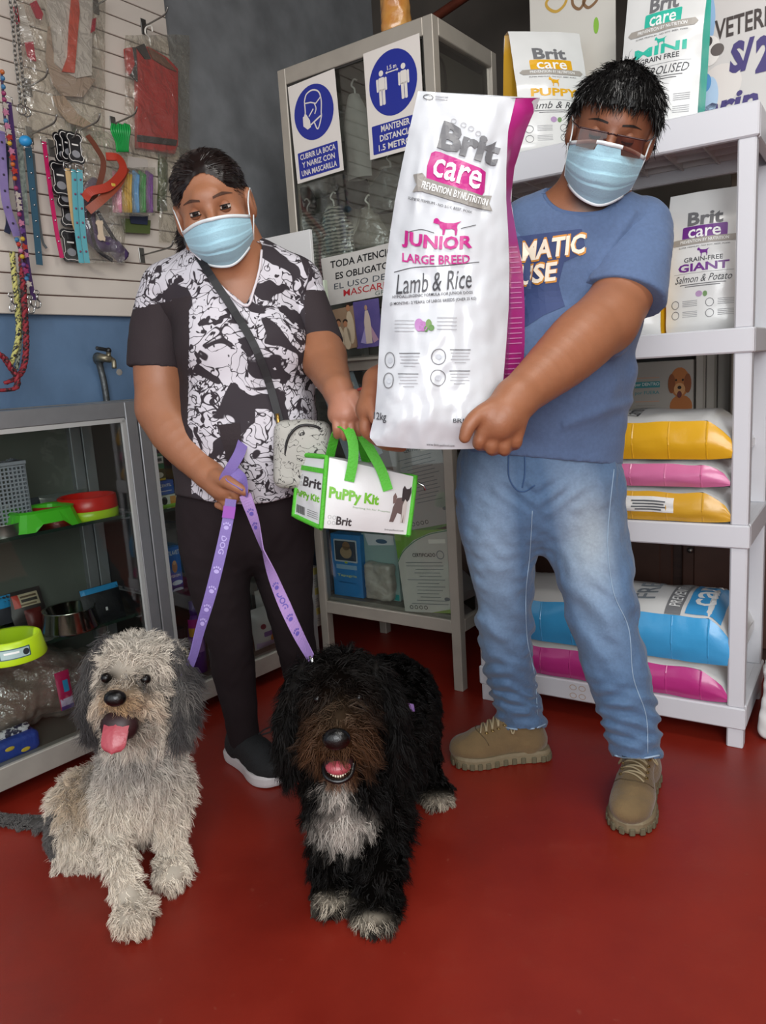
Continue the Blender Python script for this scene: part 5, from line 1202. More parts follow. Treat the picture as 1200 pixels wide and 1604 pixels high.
# sacks lying on the lower tiers
def lyingbag(name, u0, u1, z, th, side, lab, seed, d0=-.012, dep=.36, design_fn=None, sag=.0, label_sq=None):
    L = u1-u0; T = thing(name, spt((u0+u1)/2, d0-dep/2, z), lab, 'pet food sack')
    def end(u): return min(1, (1-abs(2*u-1))*5.0)**.6
    def H(u, t): return th*(.25+.75*end(u))*(1-.15*max(0, 2*t-1))
    def top(u, v):   # v 0 front .. 1 back
        p = spt(u0+L*u, d0-dep*v, 0); hh = H(u, v)
        return p+UP*(z+hh*(.86+.22*math.sin(math.pi*min(1, v*1.1+.0))**.7 if v < 1 else .8)+.008*nz(p, 12, seed))
    def front(u, v):
        p = spt(u0+L*u, d0, 0); hh = top(u, 0)[2]-z; zb = z+.006*(1-end(u)); return spt(u0+L*u, d0+.016*math.sin(math.pi*v)*end(u)+.004*nz((u*9, v*3, seed), 1.7), 0)+UP*(zb+(hh-.006*(1-end(u)))*v)
    one('top_panel', bag_white, T, True, fn=lambda q: (q.grid(lambda u, v: top(1-u, v), 40, 16), q.grid(lambda u, v: spt(u0+L*u, d0-dep*v, z+.001), 6, 4), q.grid(lambda u, v: spt(u0+L*u, d0-dep, z)*(1-v)+top(u, 1)*v, 12, 2), *[q.grid(lambda u, v, e=e: (spt(u0+L*e, d0-dep*u, z))*(1-v)+top(e, u)*v, 8, 3) for e in (0, 1)]))
    gz = one('gusset', mat('gusset_'+side[1:], side, .3, coat=.3, bump=.15, bs=25), T, True, fn=lambda q: q.grid(lambda u, v: front(1-u, v), 44, 9))
    for k in np.linspace(.1, .9, 7): one('fold_crease', mat('crease_'+side[1:], side, .25, coat=.5), T, fn=lambda q: q.grid(lambda a, v: front(k+.004*(a-.5)*2, v*.96+.02)+SNn*.0015*(1-abs(2*a-1)), 3, 6))
    if label_sq:
        pr = Print(lambda x, y: (front(x, y), SNn), .0016, L=None)
        for (x, y, w, h, m, ly) in label_sq: pr.add(dice(*poly2d([(x-w/2, y-h/2), (x+w/2, y-h/2), (x+w/2, y+h/2), (x-w/2, y+h/2)]), .04), m, ly)
        pr.build('sticker', T)
    if design_fn:
        def S(x, y): p = top(x, y); return p, UP
        pr = Print(S, .0012, L=.03); design_fn(pr, L, dep); pr.build('printed_design', T)
    return T
def uofpx(px, py): return float((SP(px, py)-SO) @ SX)
def rot_txt(pr, s, x, y, w, h, L, dep, m, bold=.02, layer=1, sh=0.0):
    """text read from the right end of a sack: runs along the depth"""
    V, F = fit_text(s, w, h, bold, sh); V = np.c_[x-V[:, 1]/L*-1, y+V[:, 0]/dep*-1]; V2 = np.c_[x+V[:, 0]*0, V[:, 1]]; pr.add((V, F), m, layer)
# middle tier: gold at the bottom, pink, gold on top
uR = .045; uL = .74
def dz1(pr, L, dep):
    a = solid('#d9a31e', .35)
    for s, x, y, w, h, m, b, sh in (('Lamb & Rice', .40, .42, .20, .05, dkt, 0, .35), ('PUPPY', .62, .40, .22, .07, a, .03, 0), ('care', .82, .4, .14, .05, a, .02, 0)):
        V, F = fit_text(s, w, h, b, sh); q = np.c_[x+V[:, 1]/L, y-V[:, 0]/dep*-1]; q = np.c_[x-V[:, 1]/L*-1, y+V[:, 0]/dep]; pr.add((q, F), m, 1)
lyingbag('pet_food_sack', uR, uL, tiers[1]+.002, .092, '#cf9d2e', 'lying sack with a gold gusset at the bottom of the middle stack', 21, label_sq=((.30, .58, .19, .52, solid('#dcdad6', .5), 1), (.30, .70, .13, .05, gm_, 2), (.30, .60, .12, .05, gm_, 2), (.30, .50, .13, .05, gm_, 2), (.30, .41, .10, .05, gm_, 2)))
lyingbag('pet_food_sack', uR+.005, uL, tiers[1]+.096, .072, '#cf6f9c', 'lying sack with a pink gusset between the two gold ones', 23, label_sq=((.62, .55, .17, .55, solid('#dcd4d6', .5), 1), (.62, .68, .12, .04, gm_, 2), (.62, .58, .12, .04, gm_, 2), (.62, .48, .12, .04, gm_, 2)))
lyingbag('pet_food_sack', uR-.01, uL+.01, tiers[1]+.170, .115, '#dba51f', 'lying sack with a gold gusset on top of the pink one', 25, design_fn=dz1, label_sq=((.60, .45, .26, .52, solid('#dedad2', .5), 1),))
# bottom tier: magenta under sky blue
def dz2(pr, L, dep):
    a = solid('#3f97cf', .35)
    for s, x, y, w, h, m, b in (('FREE', .36, .38, .16, .06, solid('#7a8288'), .01), ('PREVENTION', .235, .36, .2, .03, solid('#e4e4e2'), .01), ('care', .13, .38, .17, .055, solid('#e4e4e2'), .015)):
        if s == 'care': pr.add(poly2d([(.06, .02), (.19, .02), (.19, .75), (.06, .75)]), a, 1)
        if s == 'PREVENTION': pr.add(poly2d([(.205, .0), (.265, .0), (.265, .72), (.205, .72)]), solid('#77787a', .4), 1)
        V, F = fit_text(s, w, h, b); pr.add((np.c_[x+V[:, 1]/L, y+V[:, 0]/dep], F), m, 2)
lyingbag('pet_food_sack', uR, uL, tiers[0]+.002, .105, '#b8337f', 'lying sack with a magenta gusset on the bottom tier', 31)
lyingbag('pet_food_sack', uR-.02, uL, tiers[0]+.110, .150, '#3f9fd6', 'lying sack with a sky blue gusset on top of the magenta one', 33, design_fn=dz2, label_sq=())
# things behind the sacks on the shelving
def sbox(name, px0, px1, pyt, zb, d, th, m, lab, cat, draw=None):
    a, b = SP(px0, 600, d), SP(px1, 600, d); top = SP((px0+px1)/2, pyt, d)[2]; c = (a+b)/2; w = np.linalg.norm((b-a)[:2]); h = top-zb; c[2] = zb
    T = thing(name, c-SNn*th/2, lab, cat); one('carton', m, T, fn=lambda q: q.box(c-SNn*th/2+UP*h/2, (w, th, h), -SX, SNn, UP, bev=.002))
    S = flatS(c+UP*h/2, -SX, UP); pr = Print(lambda x, y: (S(x, y)[0], SNn), .0008)
    if draw: draw(pr, w, h); pr.build('printed_face', T)
def ddog(pr, w, h):
    for x, y, rx, ry, c, l in ((.32, -.3, .17, .2, '#b06a34', 1), (.30, .12, .15, .26, '#b8713a', 2), (.18, .10, .055, .17, '#8e4f26', 3), (.42, .10, .055, .17, '#8e4f26', 3), (.30, -.0, .085, .11, '#d09a66', 4), (.30, .03, .03, .03, '#2a1c18', 5), (.30, -.09, .035, .06, '#6a3030', 5), (.25, .16, .014, .02, '#231a16', 5), (.35, .16, .014, .02, '#231a16', 5)):
        pr.add(poly2d(ell(rx*w, ry*h, 18, x*w, y*h)), solid(c, .5), l)
    pr.add(poly2d(rrect(.40*w, .11*h, .002, 2, -.20*w, .10*h)), solid('#3f8f94', .5), 1); pr.add(at(fit_text('por DENTRO', .38*w, .075*h, .01), -.2*w, .10*h), solid('#dfe6e4'), 2); pr.add(at(fit_text('por FUERA', .38*w, .075*h, .01), -.2*w, -.05*h), solid('#3f8f94'), 1)
    for y in (.22, -.2): pr.add(poly2d(rrect(.38*w, .02*h, .0005, 1, -.2*w, y*h)), solid('#c09a84'), 1)
    for k in range(3): pr.add(poly2d(rrect(.3*w, .012*h, .0005, 1, -.22*w, (-.27-.05*k)*h)), solid('#9a968e'), 1)
# ------------------------------------------------------------------ behind the shelving
brownw = mat('dark_sideboard_wood', '#3a2620', .5, var=.3, vs=6, aniso=(2, 2, 12), coat=.2)
B_ = thing('sideboard', spt(.30, -.80, 0), 'dark brown wooden sideboard behind the shelving', 'sideboard')
def bpt(u, d, z): return spt(u, -.62+d, z)
one('carcass', brownw, B_, fn=lambda q: q.box(bpt(.30, -.2, .42), (1.3, .38, .80), -SX, SNn, UP, bev=.004))
one('top_board', brownw, B_, fn=lambda q: q.box(bpt(.30, -.19, .835), (1.34, .42, .03), -SX, SNn, UP, bev=.004))
for k in range(4):
    u = -.16+.31*k
    d = one('drawer', mat('drawer_wood', '#4a3128', .45, var=.3, vs=7), B_, fn=lambda q: q.box(bpt(u, .0, .66), (.28, .024, .16), -SX, SNn, UP, bev=.008)); one('knob', steel_d, d, True, fn=lambda q: q.ball(bpt(u, .018, .66), .012, 10))
    d = one('cupboard_door', mat('drawer_wood'), B_, fn=lambda q: (q.box(bpt(u, .0, .31), (.28, .020, .48), -SX, SNn, UP, bev=.006), q.box(bpt(u, .012, .31), (.20, .010, .38), -SX, SNn, UP, bev=.004))); one('knob', steel_d, d, True, fn=lambda q: q.ball(bpt(u+.11, .018, .4), .011, 10))
# cartons and white panels standing on the sideboard
ZT = .851
sbox('poster_box', 984, 1086, 566, ZT, -.66, .05, mat('grey_white_carton', '#a9a39b', .5), 'pale carton printed with a golden dog behind the shelving', 'box', ddog)
sbox('black_speaker_box', 960, 1084, 520, ZT, -.80, .06, mat('black_carton', '#1c1817', .6), 'black carton standing behind the golden dog carton', 'box', lambda pr, w, h: pr.add(poly2d(rrect(w*.7, h*.02, .001, 2, 0, .3*h)), solid('#3a3431'), 1))
for k, (a, b, t) in enumerate(((1090, 1104, 540), (1106, 1122, 530), (1124, 1146, 545))):
    sbox('white_plank', a, b, t, ZT, -.66-.03*k, .02, mat('white_panel_face', '#a8a299', .5), ('narrow off-white panel standing beside the golden dog carton', 'off-white panel standing between two others on the sideboard', 'widest off-white panel on the sideboard')[k], 'panel', lambda pr, w, h: pr.add(poly2d(rrect(w*.15, h*.9, .001, 2, .38*w, 0)), solid('#8a847a', .5), 1))
sbox('lime_folder', 966, 984, 590, ZT, -.64, .03, mat('lime_card', '#8a9432', .5), 'olive lime folder beside the golden dog carton', 'folder', lambda pr, w, h: pr.add(poly2d(rrect(w*.5, h*.08, .001, 2, 0, .2*h)), solid('#c9cba0'), 1))
for k, (a, b, t, zb) in enumerate(((1178, 1262, 610, ZT), (1176, 1256, 470, None), (1180, 1250, 330, None))):
    zb = ZT if k == 0 else ZT+.262*k
    c = SP((a+b)/2, 600, -.70); c[2] = zb
    T = thing('storage_carton', c, ('lowest of three beige cartons stacked behind the shelving', 'middle one of three beige cartons stacked behind the shelving', 'topmost of three beige cartons stacked behind the shelving')[k], 'box')
    one('carton', mat('beige_carton%d' % k, ('#8c8478', '#9a9286', '#857a6c')[k], .6, var=.15, vs=8), T, fn=lambda q: q.box(c+UP*.13, (.26, .2, .26), -SX, SNn, UP, bev=.003))
    one('tape', mat('parcel_tape', '#b5a888', .3), T, fn=lambda q: q.box(c+UP*.13+SNn*.1005, (.05, .002, .258), -SX, SNn, UP))
# white folded sack edges leaning at the right end of the unit
for k, (z, h, lab) in enumerate(((.12, .22, 'white folded sack leaning at the end of the bottom tier'), (.63, .20, 'white folded sack sticking out at the end of the middle tier'))):
    c = spt(-.055, -.20, z-.10 if k else .005); sd = SDF(.006); sd.box(c+UP*(h/2+.01), (.012, .11, h/2-.02), .014, X=-SX, Y=SNn); sd.post = lambda q, d: d+.008*sinnoise(q, 18, 40+k)
    if k == 0:
        V, F = sd.mesh(); V[:, 2] += -V[:, 2].min()+.002
        T = thing('loose_sack', c, lab, 'sack'); obj('film', V, F, bag_white, T, smooth=True)
        S = wrapS(raycaster(V, F), c+UP*.1+SNn*0, -SNn, UP, SX); 
# banner and boards above
def board(name, px, d, lab, cat, m, th=.006):
    tl, tr, br, bl = (SP(x, y, d) for x, y in px); c = (bl+br)/2; zb = max(min(bl[2], br[2]), tiers[3]+.003); zt = max(tl[2], tr[2]); w = np.linalg.norm((br-bl)[:2]); c[2] = zb
    T = thing(name, c, lab, cat); one('panel', m, T, fn=lambda q: q.box(c+UP*(zt-zb)/2-SNn*th/2, (w, th, zt-zb), -SX, SNn, UP, bev=.001))
    return T, c, w, zt-zb, lambda x, y: float((SP(x, y, d)-c) @ (-SX)), lambda x, y: SP(x, y, d)[2]-zb
bw = mat('banner_white', '#c9c5c2', .5)
T, c, w, h, ux, uz = board('price_banner', ((1085, -70), (1330, -70), (1330, 200), (1085, 200)), -.34, 'white banner with dark purple lettering and prices above the shelving', 'banner', bw)
S = flatS(c, -SX, UP); pr = Print(lambda x, y: (S(x, y)[0], SNn), .0008)
def put(s, x0, y0, x1, y1, m, bold=.02, sh=0.0, layer=2):
    a, b = ux(x0, (y0+y1)/2), ux(x1, (y0+y1)/2); z0, z1 = uz((x0+x1)/2, y1), uz((x0+x1)/2, y0)
    V, F = fit_text(s, b-a, z1-z0, bold, sh); V = V.copy(); V[:, 1] += V[:, 0]*0.02; pr.add(at((V, F), (a+b)/2, (z0+z1)/2), m, layer)
dkp = solid('#3a2f2c', .5); pp = solid('#3c2f6e', .5)
put('VETERINARIA', 1120, 8, 1290, 40, dkp, .02); put('S/', 1143, 62, 1182, 112, pp, .05, .12); put('2', 1184, 55, 1212, 112, pp, .05); put('erin', 1100, 145, 1188, 182, pp, .03, .2)
for (x, y, rx, ry, cc, l) in ((1108, 30, 12, 40, '#8fb4d8', 1), (1112, 80, 16, 22, '#e2ddd8', 2), (1124, 78, 10, 9, '#5c5350', 3), (1108, 66, 8, 8, '#3a3534', 3), (1105, 130, 9, 14, '#4f8fc4', 3), (1113, 150, 12, 28, '#a9c4de', 2), (1130, 132, 30, 30, '#d6cfca', 1)):
    pr.add(poly2d(ell(px2m(rx, 2.1), px2m(ry, 2.1), 20, ux(x, y), uz(x, y))), solid(cc, .5), l)
pr.build('printed_face', T)
T, c, w, h, ux, uz = board('white_poster_board', ((833, -60), (965, -60), (965, 150), (833, 150)), -.30, 'white board with gold and brown handwriting-like script behind the puppy sack', 'board', mat('poster_white', '#c4c0b8', .5))
S = flatS(c, -SX, UP); pr = Print(lambda x, y: (S(x, y)[0], SNn), .0008)
for P, cc in (([(868, -12), (856, 4), (860, 14), (872, 18), (884, 8), (890, -8)], '#b8923a'), ([(896, -10), (898, 8), (908, 14), (916, 2), (918, -10), (914, 4), (922, 12), (934, 2), (938, -10)], '#7a5a3c')):
    pr.add(stroke2d(bez([(ux(x, y), uz(x, y)) for x, y in P], 8), .008), solid(cc, .5), 1)
pr.add(poly2d(ell(.008, .022, 14, ux(934, 40), uz(934, 40))), solid('#7fae3a', .5), 1)
pr.build('printed_script', T)
# ------------------------------------------------------------------ people
def pc(*pts): return [(PY(x, y, Y), px2m(hw, Y)) for x, y, Y, hw in pts]
def pix(V):
    q = (np.asarray(V)-CAMP) @ RCW; return np.c_[600+FPX*q[:, 0]/q[:, 2], 802+FPX*q[:, 1]/q[:, 2]]
def inpoly(P, poly):
    x, y = P[:, 0], P[:, 1]; c = np.zeros(len(P), bool); n = len(poly)
    for i in range(n):
        (x1, y1), (x2, y2) = poly[i], poly[(i+1) % n]
        m = ((y1 > y) != (y2 > y)) & (x < (x2-x1)*(y-y1)/((y2-y1) if y2 != y1 else 1e-9)+x1); c ^= m
    return c
class HeadFrame:
    def __init__(s, o, yaw, pitch, roll, sc):
        s.o = np.array(o); s.sc = sc
        s.R = np.array(Matrix.Rotation(math.radians(yaw), 3, 'Z') @ Matrix.Rotation(math.radians(pitch), 3, 'X') @ Matrix.Rotation(math.radians(roll), 3, 'Y'))
    def p(s, x, y, z): return s.o+s.sc*(s.R @ np.array([x, y, z]))
    def loc(s, V): return ((np.asarray(V)-s.o) @ s.R)/s.sc
    @property
    def X(s): return s.R[:, 0]
    @property
    def Y(s): return s.R[:, 1]
    @property
    def Z(s): return s.R[:, 2]
def head_prims(sd, H, neck_to, neck_r, fem=False):
    s = H.sc; A = dict(X=H.X, Y=H.Y, Z=H.Z)
    def e(c, r, k=.02, sub=False): sd.ell(H.p(*c), np.array(r)*s, k*s, sub=sub, **A)
    e((0, .014, .036), (.078, .097, .082)); e((0, -.022, -.03), (.066, .070, .085), .03)
    for q in (-1, 1):
        sd.cone(H.p(q*.050, .006, -.058), H.p(q*.012, -.066, -.098), .021*s, .018*s, .025*s)
        e((q*.043, -.056, -.024), (.024, .026, .021), .02)
        e((q*.083, .012, -.004), (.012, .021, .033), .006); e((q*.094, .006, .000), (.006, .011, .019), .005, True)
        e((q*.0335, -.103, .000), (.019, .0155, .0105), .016, True)
    e((0, -.083, .026), (.03, .014, .02), .02)
    sd.cone(H.p(0, -.084, .010), H.p(0, -.112, -.030), .0085*s, .0125*s, .012*s)
    for q in (-1, 1): e((q*.012, -.100, -.034), (.009, .011, .008), .008)
    sd.cone(H.p(0, .018, -.060), neck_to, .052*s, neck_r, .04)
def brow(tree, H, q, m, parent, arch=.004, tk=1.0):
    P = []
    n = 9
    top = [(q*(.014+.040*t), .027+arch*math.sin(math.pi*t*.8)+.004*tk*(1-abs(2*t-1))-(.004*t)-(.006*(1-tk))) for t in np.linspace(0, 1, n)]
    bot = [(q*(.014+.040*t), .021+arch*math.sin(math.pi*t*.8)+.001*t-(.002*t)) for t in np.linspace(0, 1, n)]
    S = wrapS(tree, H.p(0, -.10, 0), H.X*H.sc, H.Z*H.sc, H.Y, .12)
    pr = Print(S, .0012, L=.006); pr.add(poly2d(top+bot[::-1]), m, 1); return pr.build('eyebrow', parent)
def eye(H, q, parent, up, low, skin, gaze=(0, 0)):
    c = (q*.0325, -.0765, .0005); r = .0130
    e = thing('e', (0, 0, 0), None, None); bpy.data.objects.remove(e)
    eo = one('eyeball', mat('eye_white', '#c4b8ae', .45, spec=.12), parent, True, fn=lambda k: k.ball(H.p(*c), r*H.sc, 18))
    fdir = H.R @ np.array([gaze[0], -1, gaze[1]]); fdir /= np.linalg.norm(fdir); ax = fdir
    ic = H.p(*c)+ax*r*H.sc*.88
    for rr, off, m in ((.0070, .0, mat('brown_iris', '#20110b', .4, spec=.15)), (.003, .0007, mat('pupil', '#060505', .35, spec=.2))):
        one('iris' if rr > .004 else 'pupil', m, eo, True, fn=lambda k: k.lathe(ic+ax*off, [(rr*H.sc, 0), (rr*.6*H.sc, .0010), (0.0001, .0014)], 16, axis=ax))
    def lid(a0, a1, name):
        def f(u, v):
            lon = (u-.5)*2.3; lat = a0+(a1-a0)*v; lat = lat*math.cos(lon*.62)
            d = np.array([math.sin(lon)*math.cos(lat), -math.cos(lon)*math.cos(lat), math.sin(lat)]); return H.p(*(np.array(c)+d*(r+.0013)))
        one(name, skin, parent, True, fn=lambda k: k.grid(f, 12, 6))
        one('eyelashes', mat('lash_black', '#120d0b', .6), parent, True, fn=lambda k: k.tube([f(u, 1)+H.R@np.array([0, -.0008, 0]) for u in np.linspace(.04, .96, 12)], .0011*H.sc, 5))
    lid(1.35, up, 'upper_eyelid'); lid(-1.2, low, 'lower_eyelid')
def face_mask(H, parent, drop=.122, wide=.074, rise=0.0):
    """pleated surgical mask"""
    def f(u, v, o=0.0):
        a = 2*u-1; top = -.010-rise-.017*abs(a)**1.6-(.006 if abs(a) < .12 else 0)*0; bot = -drop+.034*abs(a)**2.0
        z = top+(bot-top)*v; x = a*wide*(1-.10*v*v)
        y = -(.121-.070*abs(a)**2.1)-.006*math.sin(math.pi*v)*(1-a*a)+.030*max(0, v-.62)*(1-.3*abs(a))/.38
        y += .007*max(0, 1-abs(a)*4)*max(0, 1-v*6)*-1
        sv = v*4.2; fr = sv-math.floor(sv)
        if .7 < sv < 3.8: y -= .0045*(1-fr)*(1-.6*abs(a))
        return H.p(x, y-o, z+.002*math.sin(9*u+5*v)*(1-abs(a)))
    M = one('face_mask', mat('mask_blue', '#9cc4d2', .65, sheen=.2, bump=.15, bs=300), parent, True, fn=lambda q: (q.grid(lambda u, v: f(u, v), 34, 44), q.grid(lambda u, v: f(1-u, v, -.0018), 16, 22)), label='light blue pleated surgical mask')
    one('white_edge', mat('mask_white', '#d9dfe0', .6), M, True, fn=lambda q: (q.sweep([f(u, 0.0, .0008) for u in np.linspace(0, 1, 26)], [(-.0012, -.004), (.0012, -.004), (.0012, .003), (-.0012, .003)], up=H.Z), q.sweep([f(u, 1.0, .0008) for u in np.linspace(.08, .92, 26)], [(-.001, -.003), (.001, -.003), (.001, .003), (-.001, .003)], up=H.Z)))
    for s_ in (0, 1):
        q_ = 1 if s_ else -1
        one('ear_loop', mat('mask_white'), M, True, fn=lambda q: q.tube(bez([f(s_, .03, .001), H.p(q_*.081, -.030, .000), H.p(q_*.090, .018, .024), H.p(q_*.088, .032, -.002), H.p(q_*.082, -.002, -.034), f(s_, .97, .001)], 7), .0016*H.sc, 6))
    return M
def hair_shell(H, m, parent, hairline, thick, seed, name='hair', extra=None, h=.004):
    s = H.sc; sd = SDF(h); A = dict(X=H.X, Y=H.Y, Z=H.Z)
    sd.ell(H.p(0, .018, .040), np.array((.078+thick, .096+thick, .082+thick))*s, .01, **A)
    sd.ell(H.p(0, .045, -.01), np.array((.070+thick, .068+thick*.6, .075))*s, .03, **A)
    if extra: extra(sd)
    sd.post = lambda q, d: d+.3*thick*sinnoise(H.loc(q), 55, seed)
    V, F = sd.mesh(); L = H.loc(V); V, F = cut(V, F, hairline(L)); return V, F

# ================================================================== the man
skin_m = mat('man_skin', '#9c6645', .48, attr='Col', sub=.08, var=.06, vs=40, bump=.06, bs=220)
man = thing('person', G(880, 1245), 'person in a blue t-shirt and jeans holding a large white food sack', 'person')
HM = HeadFrame(PY(957, 212, 1.69), -16, 16, 18, .97)
sd = SDF(.0035)
head_prims(sd, HM, PY(915, 335, 1.75), .066)
sd.chain(pc((915, 330, 1.75, 44), (905, 400, 1.77, 88), (885, 520, 1.78, 90)), .05, flat=((0, 1, 0), .6))
sd.cone(PY(830, 362, 1.77), PY(1000, 358, 1.74), .05, .05, .05)
# his left arm reaching down across the body to the foot of the sack
sd.chain(pc((1003, 372, 1.74, 36), (985, 440, 1.69, 46), (950, 505, 1.61, 47)), .03)
sd.chain(pc((950, 500, 1.61, 46), (915, 530, 1.565, 50), (880, 563, 1.52, 46), (835, 602, 1.46, 37), (808, 625, 1.425, 33)), .02)
SK = .004
# left hand: back of the hand up, fingers hooked under the sack
def fing(sd, pts, k=.006): sd.chain(pc(*pts), k)
sd.chain(pc((808, 626, 1.425, 33), (790, 648, 1.405, 34), (780, 660, 1.40, 32)), .012)
sd.cone(PY(757, 652, 1.395), PY(808, 662, 1.405), .019, .018, .014); sd.cone(PY(758, 672, 1.395), PY(808, 676, 1.41), .016, .015, .012)
for i, (a, b, c_) in enumerate((((757, 676), (750, 694), (757, 697)), ((775, 681), (770, 702), (775, 704)), ((792, 680), (790, 703), (792, 704)), ((808, 674), (808, 692), (806, 696)))):
    fing(sd, ((*a, 1.392+.004*i, 12.0), (*b, 1.397+.004*i, 10.5), (*c_, 1.440, 9.5), (c_[0], c_[1]-1, 1.475, 8.5)), .005)
fing(sd, ((775, 640, 1.395, 17), (748, 652, 1.38, 13), (734, 668, 1.374, 11.5), (728, 685, 1.374, 9.5)), .008)
# right arm behind the sack, right hand at its lower corner
sd.chain(pc((832, 365, 1.77, 38), (760, 470, 1.76, 40), (690, 545, 1.70, 36)), .03)
sd.chain(pc((690, 545, 1.70, 36), (640, 575, 1.64, 32), (592, 597, 1.575, 22)), .02)
sd.chain(pc((592, 598, 1.575, 21), (583, 622, 1.54, 20), (580, 642, 1.52, 21)), .012)
sd.cone(PY(574, 642, 1.53), PY(590, 652, 1.54), .02, .018, .012)
fing(sd, ((580, 632, 1.515, 12), (584, 646, 1.497, 10), (587, 657, 1.49, 8.5)))
for i, (a, b, c_, d_) in enumerate((((573, 655), (572, 673), (584, 684), (600, 688)), ((578, 660), (580, 680), (596, 692), (614, 694)), ((586, 664), (590, 686), (606, 697), (624, 698)), ((592, 664), (600, 688), (614, 698), (630, 700)))):
    y0 = 1.515+.022*i; fing(sd, ((*a, y0, 10.5), (*b, y0, 10), (*c_, y0+.005, 9), (*d_, y0+.008, 8)), .004)
V, F = sd.mesh()
L = HM.loc(V); base = np.array(lin('#935f42')); C_ = np.tile(base, (len(V), 1))
face_t = np.clip((L[:, 2]+.16)/.06, 0, 1)[:, None]*(np.abs(L[:, 0]) < .12)[:, None]; C_ = C_*(1-face_t)+np.array(lin('#83523a'))*face_t
bd = np.clip(1-np.linalg.norm((L-np.array([0, -.05, -.125]))/np.array([.062, .05, .036]), axis=1), 0, .45)[:, None]*2; C_ = C_*(1-bd)+np.array(lin('#2c1d17'))*bd
obj('body', V, F, skin_m, man, smooth=True, col=C_)
treeM = raycaster(V, F)
black_hair = mat('black_hair', '#0c0a0a', .38, spec=.5, attr=None)
brow(treeM, HM, 1, mat('brow_black', '#1a120e', .7), man, .003, .6); brow(treeM, HM, -1, mat('brow_black'), man, .003, .6)
lid_m = mat('eyelid_skin', '#7e4e37', .5)
for q in (-1, 1): eye(HM, q, man, -.42, -.62, lid_m, (0, -.6))
face_mask(HM, man, .128, .078)
# glasses
gl = thing('g', (0, 0, 0), None, None); bpy.data.objects.remove(gl)
fr_m = mat('dark_red_frame', '#33191a', .3, metal=.4)
def lensP(q, k=6): return [HM.p(q*.036+x, -.1165+.25*abs(q*.036+x)**2*10*.4, -.012+z) for x, z in rrect(.056, .034, .008, k)]
G_ = one('glasses', fr_m, man, True, fn=lambda q: (q.tube(bez([HM.p(x, -.1165+1.0*x*x, .006) for x in np.linspace(-.066, -.008, 8)], 3), .0017, 6), q.tube(bez([HM.p(x, -.1165+1.0*x*x, .006) for x in np.linspace(.008, .066, 8)], 3), .0017, 6), q.tube(bez([HM.p(-.009, -.1165, .004), HM.p(0, -.120, .006), HM.p(.009, -.1165, .004)], 4), .0016, 6)), label='thin dark framed glasses with brownish lenses')
for q_ in (-1, 1):
    one('lens', clearmat('tinted_lens', '#b08a7c', .09, .02), G_, fn=lambda q: q.grid(lambda u, v: HM.p(q_*.037+(u-.5)*.055, -.1165+1.0*(q_*.037+(u-.5)*.055)**2, .005-.033*v), 10, 6))
    one('temple', fr_m, G_, True, fn=lambda q: q.tube(bez([HM.p(q_*.066, -.112, .005), HM.p(q_*.080, -.06, .010), HM.p(q_*.088, .01, .012), HM.p(q_*.086, .03, .0)], 5), .0016, 6))
# hair
def hl_m(L):
    front = -.052-.045*np.clip((L[:, 2]-.052)/.05, 0, 1)-.01*np.sin(L[:, 0]*60)*0
    side = np.where(L[:, 2] > .055, True, L[:, 1] > -.015-.5*np.clip(.0+L[:, 2], -.02, .1)*.6)
    lowback = L[:, 2] > -.055-.25*np.clip(L[:, 1], -.05, .1)
    return side & lowback & ((L[:, 2] > .048) | (np.abs(L[:, 0]) > .058) | (L[:, 1] > .0)) & ~((np.abs(L[:, 0]) > .05) & (L[:, 2] < .035) & (L[:, 1] < .035) & (L[:, 2] < .03-.0)) 
V, F = hair_shell(HM, black_hair, man, hl_m, .013, 3)
R_, N_ = scatter(V, F, 9000, 5); LL = HM.loc(R_); nl = N_ @ HM.R
flow = np.c_[.35*np.sign(LL[:, 0]+.02)*np.abs(LL[:, 0])*8, -.9*np.ones(len(R_))*(LL[:, 1] < .02)+.3*(LL[:, 1] >= .02), -.55-.6*(np.abs(LL[:, 0]) > .06)]
d_ = flow-nl*(flow*nl).sum(1)[:, None]; d_ /= np.linalg.norm(d_, axis=1)[:, None]+1e-6; d_ = d_+nl*.24+rng.normal(size=d_.shape)*.22; d_ /= np.linalg.norm(d_, axis=1)[:, None]
d_ = d_ @ HM.R.T
SV, SF, _, SN = strands(R_-N_*.002, N_, rng.uniform(.014, .034, len(R_)), d_, .0022, 3, curl=.05, gravity=.15, seed=2)
obj('hair', np.vstack([V, SV]), np.vstack([F, SF+len(V)]), black_hair, man, smooth=True, label='short thick black hair with a fringe')
